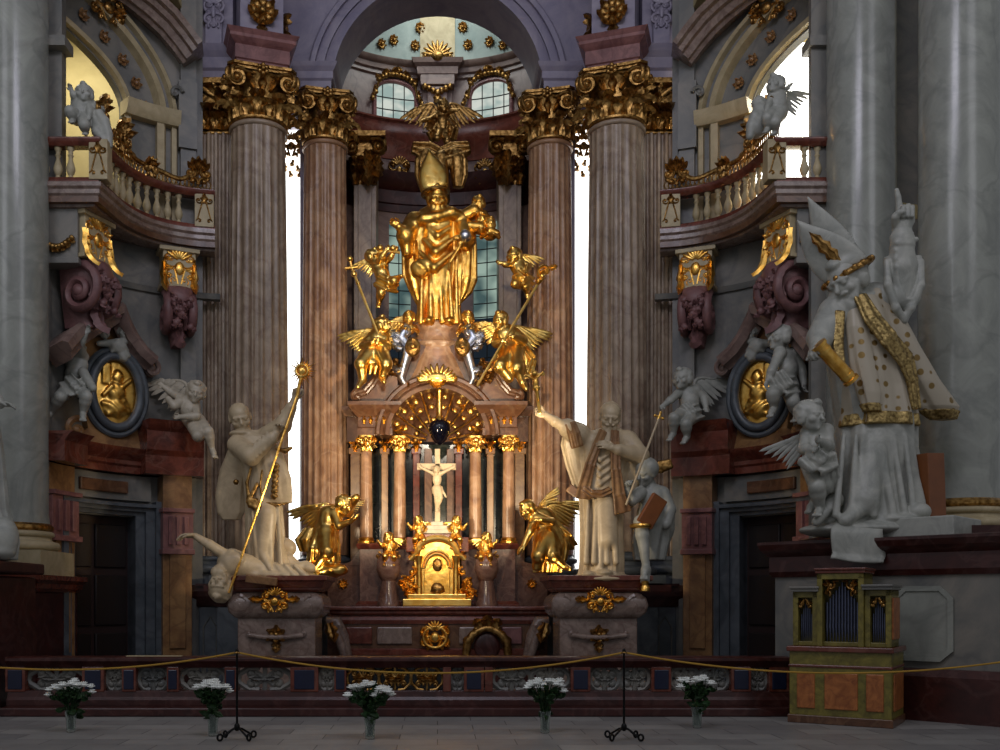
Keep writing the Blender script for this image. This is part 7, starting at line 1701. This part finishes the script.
# upper seated angels
def gilt_angel(label, base, Y, body, wings, mat='goldb', vox=.018, name='gilded_angel'):
    q = Q(Y); t = thing(name, label, 'statue', q(*base)); S = SDF(.03); body(S, q, Y); S.build('body', M[mat], t, vox)
    for w in wings: wing('wing', t, M[mat], q(*w[0]), w[1], w[2], w[3], w[4], nf=10)
    return t
def bodyUL(S, q, Y):
    head(S, q(383, 325, -.1), .36, (.8, -.5, .5), (-.2, 0, 1)); S.cap(q(382, 330), q(380, 335), .1, .12); S.ell(q(378, 340), (.22, .18, .24)); S.cap(q(378, 341), q(375, 354), .2, .22, .08)
    S.robe(prings(Y, [(372, 360, 386, .2, -.05, .12), (360, 359, 388, .26, -.02, .1), (350, 364, 386, .24, 0, .06), (340, 370, 386, .18, 0, .02)]), 7, .1, .5, .3)
    S.cap(q(374, 350, -.1), q(361, 364, -.35), .19, .14, .06); S.cap(q(361, 364, -.35), q(363, 380, -.3), .12, .08); S.cap(q(363, 380, -.3), q(358, 387, -.42), .07, .05); S.cap(q(380, 352, -.15), q(386, 364, -.4), .19, .14, .06); S.cap(q(386, 364, -.4), q(382, 378, -.3), .12, .07); S.cap(q(382, 378, -.3), q(384, 382, -.45), .07, .05)
    S.cap(q(372, 338), q(364, 346, -.12), .12, .1); S.cap(q(364, 346, -.12), q(372, 343, -.35), .09, .06); hand(S, q(372, 343, -.35), (.9, -.2, .1), (0, .3, -1), .22, 1, 1)
    S.cap(q(385, 338), q(388, 346, -.15), .12, .09); S.cap(q(388, 346, -.15), q(378, 340, -.38), .09, .06); hand(S, q(379, 340, -.38), (-.8, -.2, .3), (0, .3, -1), .22, 1, -1)
    for k in range(5): S.chain([q(366+4*k, 350, -.2), q(362+5*k, 362, -.32), q(360+5*k, 374, -.25)], [.03, .05, .03], .03)
gilt_angel('seated gilded angel holding a crozier staff on the left altar volute', (372, 386), 20.25, bodyUL, [((374, 340, .2), (-.7, .15, .75), (-.4, .1, -1), .42, .50), ((386, 334, .2), (.25, .15, .95), (.75, .1, -.4), .42, .36)])
def bodyUR(S, q, Y):
    head(S, q(500, 320.5, -.12), .36, (-.6, -.9, -.2), (.1, 0, 1)); S.cap(q(501, 326), q(503, 331), .1, .12); S.ell(q(506, 337), (.24, .2, .26)); S.cap(q(506, 337), q(510, 352), .22, .22, .08)
    S.robe(prings(Y, [(376, 500, 528, .2, -.05, .12), (362, 498, 529, .27, -.02, .12), (350, 500, 524, .25, 0, .06), (338, 498, 518, .2, 0, .02)]), 7, .1, .5, 1.3)
    S.cap(q(506, 354, -.1), q(500, 366, -.4), .2, .15, .06); S.cap(q(500, 366, -.4), q(509, 378, -.35), .13, .1); S.cap(q(514, 354, -.1), q(517, 368, -.4), .2, .14, .06); S.cap(q(517, 368, -.4), q(523, 384, -.3), .12, .07); S.cap(q(523, 384, -.3), q(526, 389, -.42), .07, .05)
    S.cap(q(499, 335), q(496, 343, -.2), .12, .1); S.cap(q(496, 343, -.2), q(503, 341, -.42), .09, .06); hand(S, q(502, 341, -.42), (.8, -.2, -.2), (0, .3, -1), .22, 1, 1)
    S.cap(q(515, 334), q(523, 341, -.15), .13, .1); S.cap(q(523, 341, -.15), q(513, 337, -.4), .09, .06); hand(S, q(514, 337, -.4), (-.8, -.2, .1), (0, .3, -1), .22, 1, -1)
    S.ribbon([q(522, 350), q(530, 360, -.1), q(527, 372, -.2), q(521, 376)], .1, .04, wave=.03)
    for k in range(5): S.chain([q(503+4*k, 350, -.2), q(502+5*k, 362, -.36), q(506+5*k, 374, -.28)], [.03, .05, .03], .03)
gilt_angel('seated gilded angel holding a scroll-headed staff on the right altar volute', (515, 386), 20.2, bodyUR, [((513, 338, .2), (.7, .15, .75), (.4, .1, -1), .48, .55), ((500, 334, .2), (-.5, .15, .75), (-.6, .1, -.4), .40, .36)])
for a, c, hd, lb, k in (((352.5, 270), (378, 334), (351, 264), 'slanting gilded staff with cross head held by the upper left gilded angel', -1), ((537, 285), (477, 386), (545, 271), 'long slanting gilded crozier held by the upper right gilded angel', 1)):
    q = Q(19.75); t = thing('gilded_staff', lb, 'staff', q(*c)); rod('shaft', t, M['goldb'], [q(*a), q(*c)], .028); b = MB(); h = q(*hd)
    if k > 0: b.spiral(h, A3(-1, 0, 0), A3(0, 0, 1), .17, 1.6, .04, -pi*.4, tail=q(*a)); b.leaf(q(540, 279), (.5, 0, 1), (0, -1, 0), .2, .14, .4, .015, 3); b.ell(q(538.5, 281), .06); b.leaf(q(549, 268), (1, 0, .2), (0, -1, 0), .18, .12, .4, .015, 3)
    else: b.tube([h+A3(-.02, 0, .06), q(*a)], .03, 8); b.tube([h+A3(-.12, 0, -.09), h+A3(.14, 0, -.06)], .035, 8); b.ell(h+A3(-.02, 0, .1), .06)
    if k < 0:
        for pp_, rr_ in ((q(354, 274), .06), (q(358, 283), .045)): b3 = MB(); b3.ell(pp_, rr_); b3.build('knop', M['goldb'], t)
    b.build('staff_head', M['gold'], t, sharp=60)
# lower gilded angels beside the retable
def bodyLL(S, q, Y):
    head(S, q(344, 505, -.15), .36, (.75, -.6, -.35), (.35, -.1, .9)); S.cap(q(340, 508), q(334, 512), .11, .13); S.ell(q(330, 517), (.24, .2, .24)); S.cap(q(330, 517), q(325, 534), .22, .24, .08)
    S.robe(prings(Y, [(577, 306, 336, .25, .0, .12), (562, 308, 339, .3, 0, .12), (545, 309, 339, .3, 0, .1), (530, 314, 338, .26, 0, .05), (518, 320, 338, .2, 0, .02)]), 8, .1, .4, .3)
    S.cap(q(334, 513, -.15), q(339, 526, -.3), .10, .08); S.cap(q(339, 526, -.3), q(351, 521, -.4), .075, .05); hand(S, q(350, 521.5, -.4), (.9, -.1, .45), (0, .2, 1), .26, .3, 1)
    S.cap(q(340, 512, .05), q(350, 503, -.0), .13, .12); S.cap(q(350, 503, 0), q(356, 498, -.1), .11, .08)
    S.cap(q(326, 536, -.15), q(327, 552, -.45), .2, .15, .06); S.cap(q(327, 552, -.45), q(314, 570, -.3), .11, .07); S.cap(q(314, 570, -.3), q(317, 576, -.42), .07, .05)
    S.robe(prings(Y, [(552, 300, 312, .1, -.05, .12), (540, 295, 312, .14, -.05, .12), (528, 304, 318, .12, 0, .08)]), 5, .12, .4, .8); S.ell(q(333, 570, -.2), (.3, .26, .14), None, .05, bump=.03, freq=14)
    for k in range(6): S.chain([q(318+3*k, 530, -.22), q(312+4.5*k, 548, -.34), q(310+5*k, 566, -.28)], [.03, .055, .03], .03)
gilt_angel('gilded angel bowing towards the altar at the left end of the retable', (322, 577), 19.1, bodyLL, [((332, 517, .2), (-.75, .1, .7), (-.4, .1, -1), .50, .55), ((336, 512, .25), (.15, .2, .3), (.9, .1, .2), .3, .4)])
def bodyLR(S, q, Y):
    head(S, q(527, 510, -.15), .36, (-.6, -.75, -.4), (-.35, -.1, .9)); S.cap(q(531, 512), q(537, 515), .11, .13); S.ell(q(542, 519), (.25, .2, .24)); S.cap(q(542, 519), q(547, 536), .22, .24, .08)
    S.robe(prings(Y, [(573, 534, 562, .22, .0, .12), (560, 533, 566, .3, 0, .12), (545, 534, 569, .3, 0, .1), (530, 534, 562, .26, 0, .05), (518, 534, 552, .2, 0, .02)]), 8, .1, .4, 1.7)
    S.cap(q(536, 516, -.15), q(530, 532, -.3), .10, .08); S.cap(q(530, 532, -.3), q(524, 545, -.4), .075, .05); hand(S, q(524, 545, -.4), (-.7, -.1, -.7), (0, .3, -1), .26, .3, 1)
    S.cap(q(540, 518, -.2), q(552, 522, -.35), .1, .08); S.cap(q(552, 522, -.35), q(541, 520, -.48), .075, .05); hand(S, q(541, 520, -.48), (-.9, 0, .1), (0, .4, -1), .26, .5, -1)
    S.cap(q(546, 538, -.15), q(539, 556, -.45), .2, .15, .06); S.cap(q(539, 556, -.45), q(537, 566, -.35), .12, .1); S.cap(q(550, 540, -.15), q(553, 556, -.42), .19, .13, .06); S.cap(q(553, 556, -.42), q(565, 567, -.35), .11, .06); S.cap(q(565, 567, -.35), q(570, 569, -.45), .06, .045)
    S.ribbon([q(556, 532), q(566, 540, -.1), q(571, 548, .05)], .11, .04, wave=.03)
    for k in range(6): S.chain([q(538+3*k, 532, -.22), q(536+4.5*k, 548, -.34), q(538+4*k, 562, -.28)], [.03, .055, .03], .03)
gilt_angel('gilded angel stooping with one arm lowered at the right end of the retable', (550, 575), 19.1, bodyLR, [((547, 518, .2), (.55, .1, .85), (.6, .1, -.7), .50, .55), ((545, 514, .3), (-.1, .2, 1), (.6, .1, .2), .4, .35)])
# small gilded angels around the tabernacle
def small_angel(px, py, Y, h, k, label):
    d = lambda x, y, dd=0: (px+k*x, py+y, dd)
    putto_thing(label, (px, py+18), Y, h, (-k*.4, -1, 0), dict(head=d(0, -9, -.05), hf=(k*.4, -1, -.2), chest=d(-1, -2), pelvis=d(-2, 5), shL=d(2.5, -4), elL=d(6, -1, -.1), wrL=d(9, -5, -.15), shR=d(-4.5, -4), elR=d(-8, -1, -.1), wrR=d(-5, 2, -.25), hpL=d(0, 6), knL=d(3, 9, -.25), anL=d(3, 16, -.15), toeL=d(4, 18, -.25), hpR=d(-4, 6), knR=d(-6, 10, -.22), anR=d(-5, 16, -.1), toeR=d(-6, 18, -.2)) if k > 0 else dict(head=d(0, -9, -.05), hf=(k*.4, -1, -.2), chest=d(-1, -2), pelvis=d(-2, 5), shR=d(2.5, -4), elR=d(6, -1, -.1), wrR=d(9, -5, -.15), shL=d(-4.5, -4), elL=d(-8, -1, -.1), wrL=d(-5, 2, -.25), hpR=d(0, 6), knR=d(3, 9, -.25), anR=d(3, 16, -.15), toeR=d(4, 18, -.25), hpL=d(-4, 6), knL=d(-6, 10, -.22), anL=d(-5, 16, -.1), toeL=d(-6, 18, -.2)), 'goldb', .014, name='small_gilded_angel', wings=[((px-k*2, py-3, .12), (-k*.7, .2, .7), (-k*.6, .1, -.6), h*1.0, h*.9, 6)])
small_angel(418, 530, 19.85, .20, -1, 'small gilded angel seated on the left shoulder of the tabernacle')
small_angel(457, 530, 19.85, .20, 1, 'small gilded angel seated on the right shoulder of the tabernacle')
small_angel(388, 547, 19.75, .22, -1, 'small gilded angel on the urn pedestal left of the tabernacle')
small_angel(487, 547, 19.75, .22, 1, 'small gilded angel on the urn pedestal right of the tabernacle')
# ======== stucco putti of the side bays
putto_thing('pale stucco putto seated on the left portal with arm raised to the oval relief', (77, 430), 18.0, .40, (.4, -1, 0), dict(head=(76, 346, -.1), hf=(.8, -.6, .1), hup=(-.2, 0, 1), chest=(77, 365), pelvis=(75, 385), shL=(83, 357), elL=(80, 345, -.3), wrL=(86, 333, -.35), shR=(69, 356), elR=(58, 349, -.1), wrR=(48, 339, -.15), hpL=(80, 388), knL=(86, 397, -.5), anL=(83, 413, -.4), toeL=(83, 420, -.55), hpR=(71, 388), knR=(60, 397, -.5), anR=(51, 412, -.35), toeR=(46, 418, -.45)), 'greyst', .018, wings=[((70, 362, .2), (-.9, .2, .45), (-.4, .1, -.9), .9, .8, 9)], cloth=lambda S, q: (S.ribbon([q(66, 380, -.25), q(76, 390, -.42), q(86, 386, -.3)], .12, .04, wave=.03), S.cap(q(83, 372, -.2), q(93, 388, -.4), .09, .07)))
putto_thing('pale stucco putto leaning on the right end of the left portal cornice', (192, 440), 18.9, .40, (.2, -1, 0), dict(head=(196, 392, -.1), hf=(.2, -1, -.3), hup=(.2, 0, 1), chest=(188, 403), pelvis=(192, 418), shR=(181, 399), elR=(173, 394, -.1), wrR=(164, 387, -.15), shL=(195, 406), elL=(197, 416, -.3), wrL=(181, 417, -.4), hpR=(192, 421), knR=(198, 436, -.5), anR=(202, 428, -.2), toeR=(205, 432, -.2), hpL=(198, 422), knL=(208, 432, -.4), anL=(212, 449, -.3), toeL=(215, 457, -.4)), 'stucco', .018, cloth=lambda S, q: (S.cap(q(180, 402, -.1), q(174, 406, -.2), .1, .08), S.cap(q(174, 406, -.2), q(168, 399, -.25), .08, .06)), wings=[((190, 398, .25), (-.7, .2, .7), (-.8, .1, -.3), .7, .5, 8)])
putto_thing('pale stucco putto in profile standing against the right portal\'s oval relief', (790, 430), 17.8, .44, (-.9, -.5, 0), dict(head=(779, 338, -.1), hf=(-1, -.35, 0), chest=(786, 359), pelvis=(785, 381), shR=(780, 353, -.15), elR=(773, 368, -.3), wrR=(768, 380, -.3), shL=(793, 354), elL=(802, 368, .0), wrL=(804, 384, -.05), hpR=(781, 386), knR=(773, 394, -.4), anR=(774, 408, -.3), toeR=(770, 416, -.4), hpL=(789, 386), knL=(793, 402, -.25), anL=(798, 417, -.1), toeL=(794, 421, -.25)), 'greyst', .018, wings=[((793, 355, .25), (.8, .2, .6), (.7, .1, -.6), .8, .7, 9)], cloth=lambda S, q: S.ribbon([q(776, 376, -.3), q(785, 388, -.32), q(795, 386, -.15)], .12, .05, wave=.03))
putto_thing('pale stucco putto seated at the left end of the right portal cornice', (683, 440), 18.9, .40, (-.5, -1, 0), dict(head=(682, 379, -.1), hf=(-.7, -.8, -.1), chest=(688, 394), pelvis=(690, 411), shR=(682, 390), elR=(673, 398, -.2), wrR=(664, 405, -.3), shL=(695, 391), elL=(704, 398, .0), wrL=(706, 408, -.15), hpR=(686, 414), knR=(674, 418, -.5), anR=(673, 434, -.4), toeR=(669, 440, -.5), hpL=(693, 414), knL=(686, 424, -.5), anL=(687, 437, -.4), toeL=(683, 443, -.5)), 'greyst', .018, wings=[((694, 392, .2), (.7, .2, .7), (.7, .1, -.5), .6, .5, 8)], cloth=lambda S, q: S.ribbon([q(682, 408, -.25), q(690, 416, -.3), q(699, 412, -.1)], .11, .05, wave=.03))
# standing putto beside the bishop
putto_thing('pale stucco winged child standing at the left foot of the giant bishop', (814, 520), 14.2, .43, (.4, -1, 0), dict(head=(811, 416, -.1), hf=(.5, -.9, -.1), chest=(816, 438), pelvis=(817, 460), shR=(808, 433), elR=(803, 449, -.15), wrR=(813, 450, -.38), shL=(826, 431), elL=(829, 446, -.15), wrL=(819, 441, -.4), hpR=(813, 465), knR=(817, 487, -.25), anR=(820, 509, -.1), toeR=(817, 515, -.25), hpL=(822, 465), knL=(824, 486, -.1), anL=(814, 503, .15), toeL=(808, 512, .1)), 'greyst', .018, wings=[((808, 442, .2), (-.7, .2, .6), (-.15, .1, -1), .22, .50, 7)], cloth=lambda S, q: (S.ribbon([q(808, 456, -.3), q(818, 464, -.38), q(829, 458, -.2)], .13, .05, wave=.03), S.ribbon([q(827, 456, -.2), q(830, 476, -.15), q(829, 490, -.1)], .08, .05, wave=.02)), name='winged_child')
# balcony putti
def rail_putto(s_, label, Y, J, cloth, wings, mat, name='putto'):
    return putto_thing(label, (s_[0], s_[1]), Y, .34, (-.6, -1, 0), J, mat, .018, wings=wings, cloth=cloth, name=name)
rail_putto((86, 132), 'grey putto perched on the left balcony corner against the lit arch', 17.35, dict(head=(84, 94, -.05), hf=(.2, -1, 0), chest=(80.5, 106), pelvis=(81, 117), shR=(76, 102), elR=(74, 96, -.1), wrR=(72, 91, -.15), shL=(86, 103), elL=(90, 110, -.1), wrL=(89, 117, -.2), hpR=(78, 118), knR=(70, 111, -.3), anR=(73, 121, -.2), toeR=(71, 122, -.3), hpL=(84, 118), knL=(84, 125, -.3), anL=(86, 132, -.15), toeL=(85, 134, -.25)), lambda S, q: (S.ell(q(97, 109, .05), (.13, .12, .13), None, .03, bump=.025, freq=20), S.cap(q(94, 116, .02), q(103, 132), .13, .15, .03), S.chain([q(92, 118), q(99, 114, -.06), q(104, 122, -.05), q(107, 135, -.05), q(110, 146, -.08)], [.06, .08, .1, .1, .05], .02), S.chain([q(93, 124), q(97, 132, -.1), q(104, 140, -.1)], [.06, .09, .06], .02)), [], 'greyst')
rail_putto((775, 134), 'putto silhouetted in the glaring window above the right balcony', 17.35, dict(head=(775, 85, -.05), hf=(-.7, -.6, .1), chest=(777, 98), pelvis=(778, 111), shR=(773, 94), elR=(769, 103, -.1), wrR=(766, 111, -.2), shL=(781, 96), elL=(783, 92, .1), wrL=(786, 89, .1), hpR=(774, 113), knR=(767, 118, -.3), anR=(768, 129, -.2), toeR=(765, 132, -.3), hpL=(780, 113), knL=(775, 122, -.3), anL=(776, 132, -.15), toeL=(773, 134, -.25)), lambda S, q: (S.ell(q(759, 103, .05), (.12, .12, .12), None, .03, bump=.025, freq=20), S.cap(q(760, 110, .02), q(757, 128), .13, .17, .03), S.chain([q(763, 112), q(755, 116, -.06), q(752, 126, -.05), q(750, 136, -.05)], [.06, .09, .1, .07], .02)), [((781, 102, .15), (.5, .2, .8), (.6, .1, -.6), .4, .4, 7)], 'greyst')
# statue cut off by the left edge
Y = 14.5; q = Q(Y); t = thing('robed_statue', 'grey statue mostly cut off by the left edge, only drapery and one hand showing', 'statue', q(-40, 556)); S = SDF(.024)
S.robe(prings(Y, [(560, -75, 12, .5, 0, .06), (540, -78, 14, .5, 0, .07), (510, -78, 4, .46, 0, .06), (450, -75, 0, .44, 0, .04), (400, -72, -6, .4, 0, .03), (350, -70, -12, .34, 0, .02), (330, -60, -25, .2, 0, 0)]), 9, .06, .3, .2)
S.ell(q(4, 538, -.3), (.2, .2, .3), None, .06); S.ell(q(-2, 552, -.3), (.24, .2, .1), None, .06); head(S, q(-42, 310, -.1), .6, (.5, -1, -.2), hair='curly', beard=.5); S.cap(q(-42, 330), q(-42, 318), .15, .15)
S.cap(q(-20, 350), q(-14, 385, -.2), .2, .15, .05); S.cap(q(-14, 385, -.2), q(0, 404, -.3), .13, .07, .04); hand(S, q(0, 404, -.3), (1, -.1, -.05), (0, -.3, -1), .30, .35, -1)
S.build('body', M['greyst'], t, .022)
b = MB(); b.bx(XP(-110, 14.5), XP(6, 14.5), 14.0, 15.6, 0, ZP(575, 14)); b.build('pedestal', M['dkred'], t, smooth=False, bevel=.03); b = MB(); b.bx(XP(-115, 14.5), XP(14, 14.5), 13.95, 15.65, ZP(572, 14), ZP(560, 14)); b.build('pedestal_cornice', M['dkred'], t, smooth=False, bevel=.03)
# ---------------------------------------------------------------- lights, world, camera
def area(name, loc, target, size, energy, color, sy=None):
    l = bpy.data.lights.new(name, 'AREA'); l.energy = energy; l.color = color; l.size = size
    if sy: l.shape = 'RECTANGLE'; l.size_y = sy
    o = bpy.data.objects.new(name, l); COL.objects.link(o); o.location = loc
    o.rotation_euler = (Vector(target)-Vector(loc)).to_track_quat('-Z', 'Y').to_euler(); return o
def spot(name, loc, target, energy, color, angle=60, blend=.5, r=.15):
    l = bpy.data.lights.new(name, 'SPOT'); l.energy = energy; l.color = color; l.spot_size = RAD(angle); l.spot_blend = blend; l.shadow_soft_size = r
    o = bpy.data.objects.new(name, l); COL.objects.link(o); o.location = loc
    o.rotation_euler = (Vector(target)-Vector(loc)).to_track_quat('-Z', 'Y').to_euler(); return o
W = bpy.data.worlds.new('nave_ambient'); SC.world = W; W.use_nodes = True
bg = W.node_tree.nodes['Background']; bg.inputs['Color'].default_value = (.72, .74, .80, 1); bg.inputs['Strength'].default_value = .25
# daylight from the nave's high windows behind the camera, then an added fill
area('nave_window_light_left', (-9, 1, 15), (0, 20, 6), 5, 330, (.90, .91, 1.0), 8)
area('nave_window_light_right', (10, 2, 15), (-2, 20, 6), 5, 260, (.92, .92, 1.0), 8)
area('upper_chancel_fill', (0, 5, 15.5), (0, 21, 12.5), 5, 430, (.86, .84, 1.0), 3)  # unseen fill lamp added to brighten the arch and column tops
# warm floodlights turned on the altar
FL = (1.0, .80, .54)
spot('flood_left', (-2.1, 14.9, 3.5), (.3, 20.6, 4.8), 1250, FL, 62, .9)
spot('flood_right', (2.1, 14.9, 3.5), (-.3, 20.6, 4.8), 1250, FL, 62, .9)
spot('flood_low', (0, 15.0, 3.4), (0, 20.5, 2.4), 160, FL, 50, .9)
spot('flood_high', (0, 9.0, 7.0), (0, 20.8, 7.4), 1700, (1.0, .87, .68), 34, .9)
spot('flood_statue_left', (.6, 15.0, 2.9), (-2.9, 17.4, 3.0), 380, FL, 40, .9)
spot('flood_statue_right', (-.6, 15.0, 2.9), (2.8, 17.4, 3.0), 380, FL, 40, .9)
spot('flood_column_left', (-2.3, 18.3, 1.9), (-2.5, 21.0, 4.4), 30, (1.0, .70, .40), 80, 1)
spot('flood_column_right', (2.3, 18.3, 1.9), (2.5, 21.0, 4.4), 30, (1.0, .70, .40), 80, 1)
# daylight inside the dome lantern and the oratories
area('dome_daylight', (0, 22.7, 15.7), (0, 24.2, 14.0), 1.6, 60, (.88, .95, .95))
area('oratory_light_left', (-7.3, 18.9, 12.6), (-7.2, 20.0, 10.0), 1.2, 80, (1.0, .94, .72))
area('oratory_light_right', (7.3, 19.6, 12.4), (5.6, 17.5, 9.0), 1.0, 200, (1.0, .94, .82))
spot('oratory_sunbeam', (7.4, 20.1, 11.6), (5.45, 18.4, 9.2), 900, (1.0, .80, .52), 50, .6)
cam = bpy.data.cameras.new('camera'); co = bpy.data.objects.new('camera', cam); COL.objects.link(co)
co.location = (0, 0, EYE); co.rotation_euler = (pi/2, 0, 0)
cam.sensor_width = 36; cam.lens = 36; cam.shift_x = (500-PX0)/1000; cam.shift_y = (HZ-375)/1000
cam.clip_start = .1; cam.clip_end = 200
SC.camera = co
SC.view_settings.view_transform = 'Standard'; SC.view_settings.look = 'None'; SC.view_settings.gamma = 1; SC.view_settings.exposure = 0
SC.view_settings.use_curve_mapping = False
